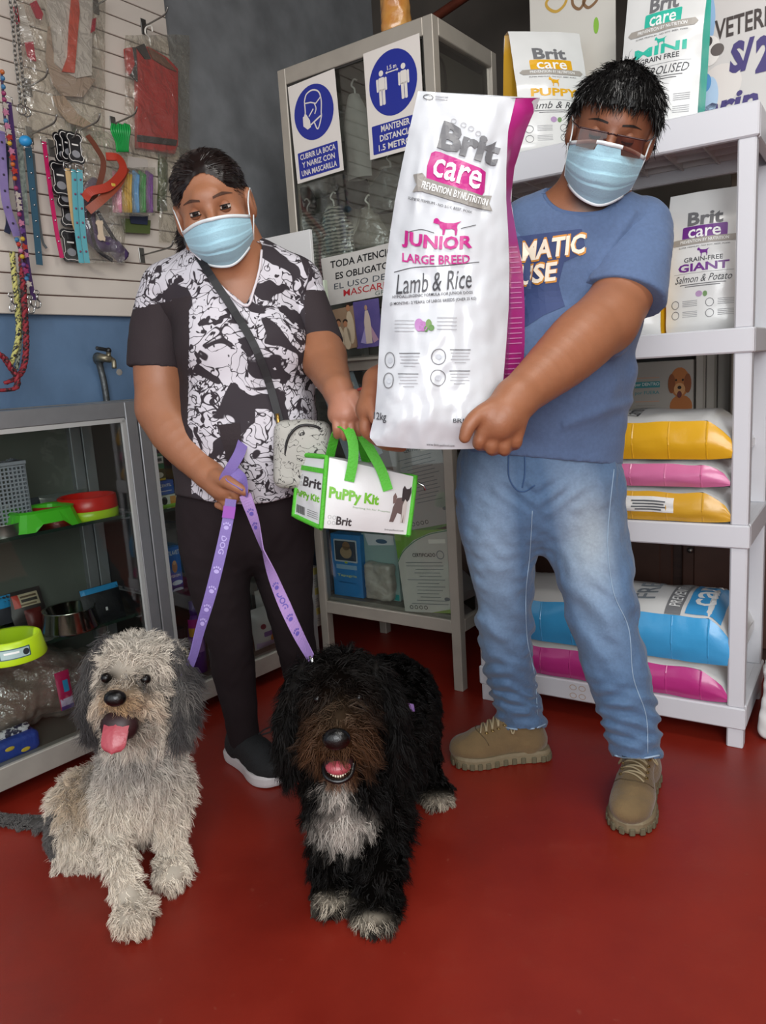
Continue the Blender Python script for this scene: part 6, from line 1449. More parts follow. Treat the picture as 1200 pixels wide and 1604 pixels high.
# t-shirt
tee = mat('blue_marl_cotton', '#526688', .9, sheen=.1, var=.10, vs=120, bump=.10, bs=240)
sd = SDF(.005)
sd.chain(pc((918, 345, 1.755, 60), (908, 390, 1.765, 100), (905, 440, 1.775, 108), (893, 520, 1.785, 106), (873, 620, 1.79, 110), (847, 712, 1.80, 124), (842, 742, 1.80, 126)), .05, flat=((0, 1, 0), .74))
sd.cone(PY(825, 368, 1.775), PY(1002, 362, 1.745), .066, .064, .05)
sd.ell(PY(870, 590, 1.70), (.12, .07, .13), .06)
a_sl, b_sl = PY(918, 434, 1.66), PY(1036, 481, 1.66)
def tee_fold(q, d):
    p = pix(q); f = .0045*sinnoise(q*np.array([1, 1, .7]), 13, 4)
    f += .006*np.exp(-((p[:, 1]-(505-.42*(p[:, 0]-900)))/14)**2)*(p[:, 0] > 820)*(p[:, 0] < 960)      # crease across the front
    f += -.006*np.exp(-((p[:, 1]-(650-.35*(p[:, 0]-930)))/9)**2)*(p[:, 0] > 880)
    f += .005*np.sin((p[:, 0]*.8+p[:, 1])*.085)*np.exp(-((p[:, 0]-1000)/55)**2-((p[:, 1]-560)/70)**2)
    f += -.005*np.exp(-((p[:, 0]-(985-.62*(p[:, 1]-345)))/7)**2)*(p[:, 1] > 330)*(p[:, 1] < 430)           # armhole seam
    return d+f
nk = PY(908, 316, 1.735)
def tee_cut(q, d):
    d = tee_fold(q, d); p = pix(q)
    d = np.maximum(d, (p[:, 1]-(706+(p[:, 0]-715)*.088))*.0014)                     # hem
    return np.maximum(d, .080-np.linalg.norm((q-nk)*np.array([1, .85, 1.25]), axis=1))   # neck opening
sd.post = tee_cut
V, F = sd.mesh()
def sleeve(chain, a, b, dirn, fold=.004, seed=3, h=.005):
    """short sleeve along a chain, cut by the plane through the pixel line a-b"""
    sl_ = SDF(h); sl_.chain(chain, .035); ax = chain[-1][0]-chain[-2][0]; ax /= np.linalg.norm(ax); n = ax+np.array(dirn); n /= np.linalg.norm(n); o = (a+b)/2
    def post(q, d):
        t = (q-o) @ n; d = d+fold*sinnoise(q, 16, seed)-.002*np.exp(-((t+.018)/.003)**2)*0
        return np.maximum(np.maximum(d, t), -(d+.006+.0*t)*0-1)
    sl_.post = post; return sl_.mesh()
def chain_sleeve(*pts): return pc(*pts)
sa, sb = PY(915, 436, 1.62), PY(1036, 482, 1.68)
V1, F1 = sleeve(pc((1003, 362, 1.745, 48), (990, 410, 1.715, 58), (968, 490, 1.655, 66), (955, 530, 1.63, 66)), sa, sb, np.array([0, 0, -.15]))
V2, F2 = sleeve(pc((824, 368, 1.775, 48), (785, 440, 1.77, 58), (740, 520, 1.75, 62)), PY(735, 470, 1.77), PY(800, 505, 1.77), (0, 0, 0))
n0, n1 = len(V), len(V1); F = np.vstack([F, F1+n0, F2+n0+n1]); V = np.vstack([V, V1, V2])
shirt = obj('t_shirt', V, F, tee, man, smooth=True, label='blue marl t-shirt with a large printed slogan')
rel = (V[:n0]-nk)*np.array([1, .85, 1.25]); near = np.abs(np.linalg.norm(rel, axis=1)-.080) < .005; vn = V[:n0][near]; an = np.arctan2(vn[:, 1]-nk[1], vn[:, 0]-nk[0]); ring = []
for a in np.linspace(-np.pi, np.pi, 33)[:-1]:
    w_ = np.abs((an-a+np.pi) % (2*np.pi)-np.pi) < .16
    if w_.sum() > 2:
        q_ = vn[w_]; ring.append(q_[q_[:, 2] > np.percentile(q_[:, 2], 60)].mean(0))
ring = np.array(ring); ring = (np.roll(ring, 1, 0)+2*ring+np.roll(ring, -1, 0))/4; ring = bez(np.vstack([ring, ring[:1]]), 3)
one('neck_rib', mat('tee_rib', '#4c6083', .9), shirt, True, fn=lambda q: q.sweep(ring, [(-.004, -.008), (.004, -.008), (.004, .008), (-.004, .008)], up=UP))
treeT = raycaster(V, F)
# slogan on the chest
S = wrapS(treeT, PY(860, 400, 1.55), np.array([1, 0, 0]), UP, np.array([0, 1.0, 0]), .7)
pr = Print(S, .0012, L=.012); cream_i = solid('#e9dcc6', .6); gold_i = solid('#c9862c', .6); navy_i = mat('navy_print', '#2f3f6a', .7)
sc = 1.55/FPX
def tpoly(P): return [((x-860)*sc, (400-y)*sc) for x, y in P]
pr.add(poly2d(tpoly([(800, 352), (932, 352), (938, 388), (905, 400), (897, 432), (905, 470), (870, 482), (842, 498), (800, 500)])), navy_i, 1)
def slog(s, x0, y0, x1, y1, rot):
    w, h = (x1-x0)*sc, (y1-y0)*sc
    for dx, dy, m, b, l in ((0, 0, gold_i, .075, 2), (0, 0, cream_i, .03, 3)):
        V_, F_ = fit_text(s, w, h, .03, .18)
        if l == 2: V_ = V_*np.array([1.03, 1.2])
        pr.add(at((V_, F_), ((x0+x1)/2-860)*sc+dx, (400-(y0+y1)/2)*sc+dy, rot), m, l)
slog('DRAMATIC', 775, 362, 938, 392, .03); slog('HOUSE', 776, 400, 896, 430, .04)
pr.build('printed_slogan', shirt)
# jeans
denim = mat('faded_denim', '#5a80ae', .8, attr='Col', var=.12, vs=160, bump=.14, bs=260, sheen=.15)
sd = SDF(.0052)
sd.chain(pc((842, 700, 1.80, 118), (842, 740, 1.80, 122)), .04, flat=((0, 1, 0), .72))
sd.chain(pc((783, 745, 1.80, 60), (778, 800, 1.80, 64), (783, 860, 1.82, 56), (790, 930, 1.86, 47), (792, 1000, 1.90, 43), (803, 1070, 1.95, 39), (817, 1128, 1.985, 40)), .035)
sd.chain(pc((908, 745, 1.79, 64), (912, 800, 1.78, 68), (925, 870, 1.75, 63), (942, 950, 1.71, 57), (962, 1040, 1.69, 51), (983, 1110, 1.68, 48), (998, 1176, 1.675, 41)), .035)
def jfold(q, d):
    p = pix(q); f = .0035*sinnoise(q, 15, 11)+.003*sinnoise(q, 36, 12)
    left = p[:, 0] < 842+(p[:, 1]-760)*.12
    cuff = np.where(left, 1085, 1130); amp = np.exp(-((p[:, 1]-cuff)/48)**2)
    f += .0075*amp*(np.sin(p[:, 1]*.19+.06*p[:, 0]+3.0*sinnoise(q, 9, 55, 1))*(.6+.6*sinnoise(q, 14, 56, 1))+.6*np.sin(p[:, 1]*.33-.10*p[:, 0]+2*sinnoise(q, 12, 57, 1))); f += .005*np.exp(-((p[:, 1]-970)/60)**2)*np.sin(p[:, 1]*.14-p[:, 0]*.08+3*sinnoise(q, 8, 58, 1))
    f += .004*np.exp(-((p[:, 1]-775)/26)**2-((p[:, 0]-842)/70)**2)*np.sin((p[:, 1]+np.abs(p[:, 0]-842)*.8)*.22)
    return d+f
sd.post = jfold
V, F = sd.mesh(); p = pix(V)
left = p[:, 0] < 880
V, F = cut(V, F, (p[:, 1] < np.where(left, 1143-(p[:, 0]-817)*.05, 1188+(p[:, 0]-998)*.05)) & (p[:, 1] > 684)); p = pix(V)
leg2 = p[:, 0] > 842+(p[:, 1]-830)*.10
cx = np.where(leg2, 915+(p[:, 1]-800)*.20, 775+(p[:, 1]-800)*.06); fade = np.clip(1-((p[:, 0]-cx+8)/46)**2, 0, 1)*np.clip(1-np.abs(p[:, 1]-855)/210, 0, 1)
fade = fade[:, None]; tan_ = (np.exp(-((p[:, 0]-925)/38)**2-((p[:, 1]-840)/75)**2))[:, None]
C_ = np.array(lin('#4b6788'))*(1-fade)+np.array(lin('#869db6'))*fade; C_ = C_*(1-.40*tan_)+np.array(lin('#a6a393'))*.40*tan_
J = obj('jeans', V, F, denim, man, smooth=True, col=C_, label='faded blue denim jeans')
treeJ = raycaster(V, F); th_m = solid('#8ea3b8', .7)
def seam(P, w=.0022, m=th_m, name='seam_stitching'):
    pts = []
    for x, y in bez(np.array(P, float), 10):
        r = ray(x, y); r /= np.linalg.norm(r); h = treeJ.ray_cast(Vector(CAMP), Vector(r), 4)
        if h[0] is not None: pts.append(np.array(h[0])-r*.0012)
    if len(pts) > 3: one(name, m, J, True, fn=lambda q: q.tube(pts, w/2, 5))
seam([(962, 735), (955, 800), (952, 860), (962, 930), (985, 985), (992, 1060), (1012, 1120), (1015, 1180)]); seam([(834, 800), (830, 870), (824, 930), (826, 1000), (838, 1060), (842, 1120)])
seam([(797, 706), (797, 745), (808, 766), (822, 770), (838, 760)], .003, solid('#33507a', .7)); seam([(822, 706), (822, 742), (818, 764)], .003, solid('#33507a', .7))
seam([(784, 1137), (800, 1141), (820, 1143), (840, 1140), (855, 1134)], .005); seam([(962, 1183), (980, 1187), (1005, 1188), (1034, 1183)], .005)

def boot(heel, toe, parent, m, sole_m, hgt=.115, wid=.050, name='boot', lace=None, L=None, lab=None, low=False, shaft=True):
    heel, toe = np.array(heel), np.array(toe); f = toe-heel; f[2] = 0; Ln = np.linalg.norm(f) if L is None else L; f /= np.linalg.norm(f); s = np.cross(UP, f)
    q = lambda a, b, c: heel+f*a*Ln+s*b+UP*c
    sd = SDF(.004); A = dict(X=f, Y=s, Z=UP)
    sd.ell(q(.78, 0, .045), (Ln*.24, wid*.98, .038), .03, **A); sd.ell(q(.55, 0, .05), (Ln*.26, wid*.85, .045), .03, **A); sd.ell(q(.20, 0, .05), (Ln*.19, wid*.78, .05), .03, **A)
    sd.cone(q(.22, 0, .06), q(.24, 0, hgt), wid*.82, wid*.80, .03); sd.cone(q(.66, 0, .06), q(.36, 0, hgt*.92), .032, .034, .03)
    sd.box(q(.48, 0, -.03), (Ln*.7, .2, .03), .0, .002, X=f, Y=s, sub=True)
    sd.post = lambda qq, d: d+.0016*sinnoise(qq, 45, 6)
    V, F = sd.mesh(); B = obj(name, V, F, m, parent, smooth=True, label=lab)
    out = [(.0, 0), (.02, wid*.55), (.10, wid*.80), (.30, wid*.76), (.48, wid*.80), (.66, wid*1.0), (.82, wid*.98), (.95, wid*.62), (1.0, 0)]
    P = [(a*Ln*1.02-.004, b*1.06) for a, b in bez(out, 4)]; P = P+[(a, -b) for a, b in P[::-1][1:-1]]
    sm_ = MB(); n = len(P)
    rings = []
    for z, g in ((.002, .97), (.010, 1.0), (.026, 1.01), (.034, .97)):
        rings.append([heel+f*(Ln/2+(a-Ln/2)*g)+s*b*g+UP*(z+.010*max(0, a/Ln-.8)*5*.3) for a, b in P])
    Vv = [p_ for r_ in rings for p_ in r_]; Fs = [[j*n+i, j*n+(i+1) % n, (j+1)*n+(i+1) % n, (j+1)*n+i] for j in range(3) for i in range(n)]; sm_.add(Vv, Fs+[list(range(n))[::-1], [3*n+i for i in range(n)]])
    S_ = sm_.build('sole', sole_m, B)
    if lace:
        for i in range(0, n, 2):
            (a, b), (a2, b2) = P[i], P[(i+1) % n]; t = np.array([a2-a, b2-b]); t /= np.linalg.norm(t)+1e-9; T3 = f*t[0]+s*t[1]; N3 = np.cross(T3, UP)
            one('tread_lug', mat('lug_rubber', '#5c543f', .8), S_, fn=lambda w: w.box(heel+f*a+s*b+UP*.011, (.013, .008, .018), T3, N3, UP, bev=.002))
        one('toe_cap_seam', mat('dark_stitch', '#54442c', .8), B, True, fn=lambda w: w.tube([np.array(hh[0])+UP*.0008 for hh in (raycaster(V, F).ray_cast(Vector(q(.74-.10*abs(t)**2, t*wid*.9, .3)), Vector((0, 0, -1)), .5) for t in np.linspace(-1, 1, 13)) if hh[0] is not None], .0013, 5))
    if lace:
        tr = raycaster(V, F); pts = []
        def on(a, b, lift=.002):
            h = tr.ray_cast(Vector(q(a, b, .3)), Vector((0, 0, -1)), .4); return (np.array(h[0]) if h[0] is not None else q(a, b, .09))+UP*lift
        for k in range(5):
            a = .40+.062*k; one('lace', lace, B, True, fn=lambda w: (w.tube([on(a, t, .003) for t in np.linspace(-.026, .026, 7)], .0026, 6), w.tube([on(a+.06*(t+.026)/.052, t, .004) for t in np.linspace(-.026, .026, 7)], .0024, 6)))
            for e in (-1, 1): one('eyelet', mat('brass_eyelet', '#b49a62', .3, metal=.9), B, True, fn=lambda w: w.tube([on(a, e*.029)+f*.004*math.cos(t)+s*.004*math.sin(t) for t in np.linspace(0, 6.28, 9)], .0014, 5, cap=False))
        one('lace_bow', lace, B, True, fn=lambda w: (w.tube(bez([on(.40, 0, .006), q(.36, .03, hgt+.0), q(.40, .045, hgt-.02), on(.42, .01, .006)], 5), .0024, 6), w.tube(bez([on(.40, 0, .006), q(.36, -.03, hgt-.005), q(.42, -.045, hgt-.03), on(.42, -.01, .006)], 5), .0024, 6)))
    return B
suede = mat('khaki_suede', '#705a3a', .9, var=.2, vs=14, bump=.2, bs=200, sheen=.2); sole_k = mat('khaki_rubber', '#786b52', .7, bump=.3, bs=60); lace_k = mat('khaki_lace', '#9a8a6c', .8)
boot(G(858, 1182), G(708, 1196), man, suede, sole_k, lace=lace_k, lab='khaki suede hiking boot seen from its side')
boot(G(1010, 1214), G(984, 1303), man, suede, sole_k, lace=lace_k, lab='khaki suede hiking boot pointing at the viewer', L=.285)
# cord bracelet on the right wrist
wc_ = PY(587, 604, 1.568)
one('bracelet', solid('#8c2a22', .6), man, True, fn=lambda q: q.tube([wc_+np.array([.033*math.cos(t), .033*math.sin(t), .006*math.cos(t)]) for t in np.linspace(0, 6.283, 25)], .0035, 6, cap=False))

# ================================================================== the woman
wom = thing('person', G(400, 1210), 'person in a black and white printed blouse holding a leash and a small kit bag', 'person')
HW = HeadFrame(PY(335, 328, 1.80), 5, 13, -11, .98)
skin_w = mat('woman_skin', '#a5714f', .48, attr='Col', sub=.08, var=.05, vs=40, bump=.05, bs=220)
sd = SDF(.0035)
head_prims(sd, HW, PY(360, 420, 1.86), .052, True)
sd.chain(pc((360, 415, 1.86, 32), (368, 455, 1.85, 80), (375, 520, 1.86, 86), (382, 600, 1.87, 84)), .05, flat=((0, 1, 0), .66))
sd.cone(PY(278, 455, 1.86), PY(448, 448, 1.86), .040, .038, .05)
# her right arm: down and across, holding the leashes
sd.chain(pc((258, 465, 1.86, 38), (250, 560, 1.85, 40), (254, 640, 1.82, 38)), .03)
sd.chain(pc((254, 640, 1.82, 38), (272, 675, 1.79, 38), (300, 712, 1.755, 31), (325, 741, 1.72, 23)), .02)
sd.chain(pc((325, 741, 1.72, 22), (342, 757, 1.70, 23), (352, 765, 1.69, 21)), .012)
for i, (a, b, c_, d_) in enumerate((((352, 752), (371, 762), (372, 774), (358, 776)), ((350, 762), (368, 773), (368, 784), (353, 784)), ((346, 770), (362, 782), (361, 791), (348, 789)), ((340, 776), (354, 788), (352, 795), (341, 791)))):
    y0 = 1.675+.007*i; fing(sd, ((*a, y0, 7.5), (*b, y0-.014, 6.8), (*c_, y0-.004, 6.2), (*d_, y0+.012, 5.8)), .0025)
fing(sd, ((340, 748, 1.685, 13), (358, 756, 1.655, 10.5), (372, 764, 1.645, 9), (383, 770, 1.645, 7.5)))
# her left arm: out to the side, palm up front
sd.chain(pc((468, 462, 1.86, 29), (492, 520, 1.83, 33), (506, 560, 1.79, 34)), .03)
sd.chain(pc((506, 560, 1.79, 34), (517, 585, 1.73, 30), (529, 610, 1.66, 23)), .02)
sd.chain(pc((529, 610, 1.66, 22), (536, 628, 1.635, 23), (542, 648, 1.62, 23)), .012); sd.cone(PY(528, 650, 1.62), PY(560, 646, 1.62), .019, .017, .014)
for i, (x, dy, y0) in enumerate(((526, 0, 1.612), (538, 3, 1.606), (550, 4, 1.610), (561, 1, 1.618))):
    fing(sd, ((x, 653+dy, y0, 7.2), (x+1, 671+dy, y0-.010, 6.6), (x+2, 682+dy, y0+.004, 6.2), (x+2, 678+dy, y0+.026, 5.8)), .0025)
fing(sd, ((554, 622, 1.620, 13), (566, 636, 1.602, 9.5), (569, 652, 1.595, 7.5)))
V, F = sd.mesh(); L = HW.loc(V); C_ = np.tile(np.array(lin('#976447')), (len(V), 1)); pm = np.exp(-(np.linalg.norm(V-PY(542, 640, 1.60), axis=1)/.05)**2)[:, None]*.55; C_ = C_*(1-pm)+np.array(lin('#bf8570'))*pm
obj('body', V, F, skin_w, wom, smooth=True, col=C_); treeW = raycaster(V, F)
brow(treeW, HW, 1, mat('brow_brown', '#4a2f21', .8), wom, .004, .75); brow(treeW, HW, -1, mat('brow_brown'), wom, .004, .75)
lid_w = mat('eyelid_skin_w', '#8b583e', .5)
for q in (-1, 1): eye(HW, q, wom, .30, -.30, lid_w, (0, -.05))
face_mask(HW, wom, .117, .076, .004)
brown_hair = mat('dark_brown_hair', '#1c1210', .32, spec=.55, var=.3, vs=30)
def hl_w(L):
    line = .074-17*L[:, 0]**2
    frontal = L[:, 1] < -.012-.25*(np.abs(L[:, 0]) > .06)*0
    keep = np.where(L[:, 1] < -.005, L[:, 2] > np.maximum(line, -.012), True)
    ear = (np.abs(L[:, 0]) > .062) & (L[:, 2] < .030) & (L[:, 2] > -.06) & (L[:, 1] < .034)
    return keep & ~ear & (L[:, 2] > -.075)
def pony(sd):
    sd.chain([(HW.p(-.04, .10, .0), .035), (HW.p(-.072, .085, -.04), .034), (HW.p(-.085, .070, -.085), .026), (HW.p(-.080, .06, -.12), .012)], .02)
V, F = hair_shell(HW, brown_hair, wom, lambda L: (hl_w(L) | ((L[:, 1] > .05))), .005, 9, extra=pony, h=.0025)
R_, N_ = scatter(V, F, 11000, 5); LL = HW.loc(R_); nl = N_ @ HW.R
flow = np.c_[np.sign(LL[:, 0])*.35, np.where(LL[:, 1] < .08, 1.2, 0.0), -.45-.6*(LL[:, 1] > .07)]
d_ = flow-nl*(flow*nl).sum(1)[:, None]; d_ /= np.linalg.norm(d_, axis=1)[:, None]+1e-6; d_ = d_+nl*.02+rng.normal(size=d_.shape)*.03; d_ /= np.linalg.norm(d_, axis=1)[:, None]; d_ = d_ @ HW.R.T
SV, SF, _, SN = strands(R_-N_*.001, N_, rng.uniform(.018, .034, len(R_)), d_, .0016, 3, gravity=.05, seed=2)
obj('hair', np.vstack([V, SV]), np.vstack([F, SF+len(V)]), brown_hair, wom, smooth=True, label='dark brown hair pulled back into a low ponytail')
# printed blouse
def print_mat():
    m = mat('blouse_print', '#dcd8dc', .8); nt = m.node_tree; N = nt.nodes; L = nt.links; b = N['Principled BSDF']; tc = N.new('ShaderNodeTexCoord')
    def noise(sc, det, dist, off):
        mp = N.new('ShaderNodeMapping'); mp.inputs['Location'].default_value = off; L.new(tc.outputs['Object'], mp.inputs['Vector'])
        n = N.new('ShaderNodeTexNoise'); n.inputs['Scale'].default_value = sc; n.inputs['Detail'].default_value = det; n.inputs['Distortion'].default_value = dist; L.new(mp.outputs['Vector'], n.inputs['Vector']); return n.outputs['Fac']
    def ramp(src, stops):
        r = N.new('ShaderNodeValToRGB'); r.color_ramp.interpolation = 'LINEAR'; els = r.color_ramp.elements
        while len(els) < len(stops): els.new(.5)
        for e, (p, v) in zip(els, stops): e.position = p; e.color = (v, v, v, 1)
        L.new(src, r.inputs['Fac']); return r.outputs['Color']
    big = ramp(noise(8.5, 2.0, 1.6, (3.1, .4, 1.7)), [(.535, 0), (.545, 1)])
    def contour(src, k, w):
        mu = N.new('ShaderNodeMath'); mu.operation = 'MULTIPLY'; L.new(src, mu.inputs[0]); mu.inputs[1].default_value = k
        fr = N.new('ShaderNodeMath'); fr.operation = 'PINGPONG'; L.new(mu.outputs[0], fr.inputs[0]); fr.inputs[1].default_value = 1
        return ramp(fr.outputs[0], [(w, 0), (w+.05, 1)])
    l1 = contour(noise(9, 1.0, 2.2, (0, 2, 5)), 8, .05); l2 = contour(noise(22, 1.0, 1.5, (7, 2, 1)), 4, .05)
    small = ramp(noise(30, 1.0, 2.0, (1, 8, 2)), [(.66, 0), (.67, 1)])
    def mul(a, b_):
        x = N.new('ShaderNodeMix'); x.data_type = 'RGBA'; x.blend_type = 'MULTIPLY'; x.inputs['Factor'].default_value = 1; L.new(a, x.inputs['A']); L.new(b_, x.inputs['B']); return x.outputs['Result']
    white = mul(l1, l2)
    iv = N.new('ShaderNodeInvert'); L.new(small, iv.inputs['Color']); white = mul(white, iv.outputs['Color'])
    iv2 = N.new('ShaderNodeInvert'); L.new(big, iv2.inputs['Color']); fac = mul(white, iv2.outputs['Color'])
    mx = N.new('ShaderNodeMix'); mx.data_type = 'RGBA'; L.new(fac, mx.inputs['Factor']); mx.inputs['A'].default_value = (*lin('#2a2228'), 1); mx.inputs['B'].default_value = (*lin('#c6c2c8'), 1); L.new(mx.outputs['Result'], b.inputs['Base Color']); return m
bl_print = print_mat(); bl_black = mat('blouse_black', '#2a2023', .85, bump=.08, bs=200)
sd = SDF(.005)
sd.chain(pc((362, 432, 1.855, 62), (368, 470, 1.855, 100), (380, 530, 1.86, 106), (384, 600, 1.87, 108), (384, 680, 1.87, 113), (384, 790, 1.87, 110)), .05, flat=((0, 1, 0), .80))
for x in (335, 425): sd.ell(PY(x, 545, 1.765), (.075, .06, .075), .06)
sd.ell(PY(388, 670, 1.78), (.13, .08, .13), .06)
sd.cone(PY(266, 455, 1.86), PY(466, 448, 1.86), .062, .058, .05)
def bfold(q, d):
    p = pix(q); f = .004*sinnoise(q, 12, 21)+.004*np.sin(p[:, 0]*.055+.8*np.sin(p[:, 1]*.012))*np.clip((p[:, 1]-600)/150, 0, 1); return d+f
vneck = np.array([(298, 380), (316, 408), (345, 445), (385, 478), (397, 452), (406, 420), (411, 380)], float)
def polydist(P, poly):
    """signed distance in pixels, positive inside"""
    ins = inpoly(P, poly.tolist()); dm = np.full(len(P), 1e9)
    for i in range(len(poly)):
        a, b_ = poly[i], poly[(i+1) % len(poly)]; t = np.clip(((P-a) @ (b_-a))/((b_-a) @ (b_-a)), 0, 1); dm = np.minimum(dm, np.linalg.norm(P-a-t[:, None]*(b_-a), axis=1))
    return np.where(ins, dm, -dm)
nkw = PY(360, 400, 1.87)
def bcut(q, d):
    d = bfold(q, d); p = pix(q)
    hem = 776+14*np.sin(np.clip((p[:, 0]-280)/200, 0, 1)*np.pi)-.10*np.clip(p[:, 0]-420, 0, 90)
    d = np.maximum(d, (p[:, 1]-hem)*.0015)
    d = np.maximum(d, np.minimum(polydist(p, vneck)*.0015, 1.87-q[:, 1]))
    return np.maximum(d, .070-np.linalg.norm((q-nkw)*np.array([1, 1, 1.3]), axis=1))
sd.post = bcut
V, F = sd.mesh()
V1, F1 = sleeve(pc((264, 456, 1.86, 43), (252, 520, 1.86, 47), (250, 610, 1.85, 50)), PY(204, 574, 1.85), PY(300, 580, 1.85), (0, 0, 0), .003, 8)
V2, F2 = sleeve(pc((466, 448, 1.86, 37), (486, 505, 1.84, 37), (512, 575, 1.80, 37)), PY(482, 556, 1.81), PY(523, 534, 1.81), (0, 0, 0), .003, 9)
n0, n1 = len(V), len(V1); F = np.vstack([F, F1+n0, F2+n0+n1]); V = np.vstack([V, V1, V2])
cf = V[F].mean(1); pf = pix(cf)
sleeve = ((pf[:, 0] < 296-(pf[:, 1]-560)*.02) & (pf[:, 1] > 478+(-pf[:, 0]+235)*.25)) | ((pf[:, 0] > 478) & (pf[:, 1] > 455) & (pf[:, 1] < 575) & (pf[:, 0] > 470+(pf[:, 1]-455)*.10)) | ((pf[:, 0] < 300) & (pf[:, 1] > 688))
blouse = obj('blouse', V, F, [bl_print, bl_black], wom, mi=sleeve.astype(int), smooth=True, label='v-neck blouse with a black and white line print and black sleeves')
treeB = raycaster(V, F)
def onb(x, y, lift=.002, tree=None):
    r = ray(x, y); r /= np.linalg.norm(r); h = (tree or treeB).ray_cast(Vector(CAMP), Vector(r), 4); return (np.array(h[0]) if h[0] is not None else PY(x, y, 1.78))-r*lift
# chest pocket patch, seams of the sleeve hems
S = wrapS(treeB, PY(345, 702, 1.6), np.array([1, 0, 0]), UP, np.array([0, 1.0, 0]), .6); pr = Print(S, .0016, L=.012); pr.add(poly2d([((x-345)*1.6/FPX, (702-y)*1.6/FPX) for x, y in ((330, 670), (366, 668), (367, 735), (340, 740))]), bl_black, 1); pr.build('pocket', blouse)
one('neck_binding', mat('binding_white', '#cfc8cc', .7), blouse, True, fn=lambda q: q.tube([onb(x, y, .003) for x, y in bez([(298, 391), (316, 410), (345, 447), (385, 479), (398, 453), (407, 420), (410, 392)], 8)], .003, 6))
# leggings
leg_m = mat('dark_leggings', '#231b1d', .9, spec=.2, bump=.06, bs=300)
sd = SDF(.005)
sd.chain(pc((385, 740, 1.87, 100), (385, 790, 1.88, 100)), .04, flat=((0, 1, 0), .8))
sd.chain(pc((338, 790, 1.87, 58), (338, 850, 1.88, 58), (346, 930, 1.90, 46), (360, 1000, 1.93, 37), (366, 1050, 1.97, 35), (376, 1110, 2.00, 29), (384, 1165, 2.03, 25)), .03)
sd.chain(pc((438, 790, 1.89, 54), (442, 860, 1.92, 51), (450, 930, 1.96, 41), (462, 1000, 2.02, 33), (474, 1060, 2.10, 30), (482, 1110, 2.18, 24)), .03)
sd.post = lambda q, d: d+.0018*sinnoise(q, 26, 31)
V, F = sd.mesh(); obj('leggings', V, F, leg_m, wom, smooth=True, label='plain dark leggings')
mesh_b = mat('black_mesh_shoe', '#17181a', .8, bump=.3, bs=300); sole_w = mat('white_shoe_sole', '#c9c4c4', .55)
b1 = boot(G(366, 1182), G(436, 1232), wom, mesh_b, sole_w, hgt=.085, wid=.046, name='sneaker', L=.255, lab='black running shoe with a white sole')
f_ = G(436, 1232)-G(366, 1182); f_ /= np.linalg.norm(f_); hl = G(366, 1182); s_ = np.cross(UP, f_)
one('heel_tab', sole_w, b1, True, fn=lambda q: q.tube([hl+f_*.10+s_*.034*math.cos(t)+UP*(.070+.042*math.sin(t))+f_*-.02*math.sin(t) for t in np.linspace(0.2, 2.94, 14)], .0028, 6))
one('tongue', mat('shoe_tongue', '#1c1a20', .8), b1, True, fn=lambda q: q.ball(hl+f_*.105+UP*.090, (.012, .028, .032), 12, X=f_, Y=s_))
S = flatS(hl+f_*.119+UP*.095, s_, UP*.94-f_*.34); pr = Print(S, .0008); nn_ = np.cross(s_, UP*.94-f_*.34)
for k, w_ in enumerate((.030, .020, .026)): pr.add(poly2d(rrect(w_, .006, .001, 2, 0, .012-.010*k)), white_ink, 1)
pr.build('tongue_mark', b1)
one('lace_loop', mat('black_lace', '#141416', .8), b1, True, fn=lambda q: q.tube(bez([PY(405, 1150, 1.99), PY(414, 1143, 1.99), PY(424, 1139, 1.98), PY(424, 1146, 1.98), PY(410, 1151, 1.98)], 6), .0022, 6))
boot(G(474, 1122), G(492, 1150), wom, mesh_b, sole_w, hgt=.085, wid=.046, name='sneaker', L=.25)
# ------------------------------------------------------------------ dogs
def coat(name, V, F, n, parent, colfn, lenfn, flowfn, width=.0018, curl=.12, gravity=.35, lift=.5, seed=1, weight=None, segs=4, m=None, cf=8.0, label=None, clump_n=17):
    R_, N_ = scatter(V, F, n, seed, weight); r = np.random.default_rng(seed)
    L = lenfn(R_)*r.uniform(.7, 1.15, n); fl = flowfn(R_, N_); fl = fl-N_*(fl*N_).sum(1)[:, None]*.8
    # strands gather in locks
    jit = np.c_[sinnoise(R_, 70, seed, 1), sinnoise(R_, 70, seed+1, 1), sinnoise(R_, 70, seed+2, 1)]
    d = fl+N_*lift+jit*.55+r.normal(size=fl.shape)*.26; d /= np.linalg.norm(d, axis=1)[:, None]+1e-9
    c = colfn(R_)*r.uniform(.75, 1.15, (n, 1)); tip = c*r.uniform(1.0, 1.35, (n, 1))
    from mathutils.kdtree import KDTree
    ng = max(60, n//clump_n); kd = KDTree(ng)
    for i in range(ng): kd.insert(Vector(R_[i]), i)
    kd.balance(); guide = np.array([kd.find(Vector(q))[1] for q in R_])
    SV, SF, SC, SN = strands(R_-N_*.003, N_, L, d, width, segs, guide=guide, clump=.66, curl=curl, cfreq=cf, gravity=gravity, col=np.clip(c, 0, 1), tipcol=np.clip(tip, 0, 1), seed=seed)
    return obj(name, SV, SF, m, parent, smooth=True, col=SC, normals=None, kind='stuff', label=label)
def mixc(C, w, hexc): w = np.clip(w, 0, 1)[:, None]; return C*(1-w)+np.array(lin(hexc))*w
def gb(R, c, s): return np.exp(-(np.linalg.norm((R-c)/np.array(s), axis=1))**2)
fur_l = mat('pale_fur', '#ffffff', .75, attr='Col', sheen=.2, spec=.2); fur_b = mat('black_fur', '#ffffff', .6, attr='Col', spec=.12)
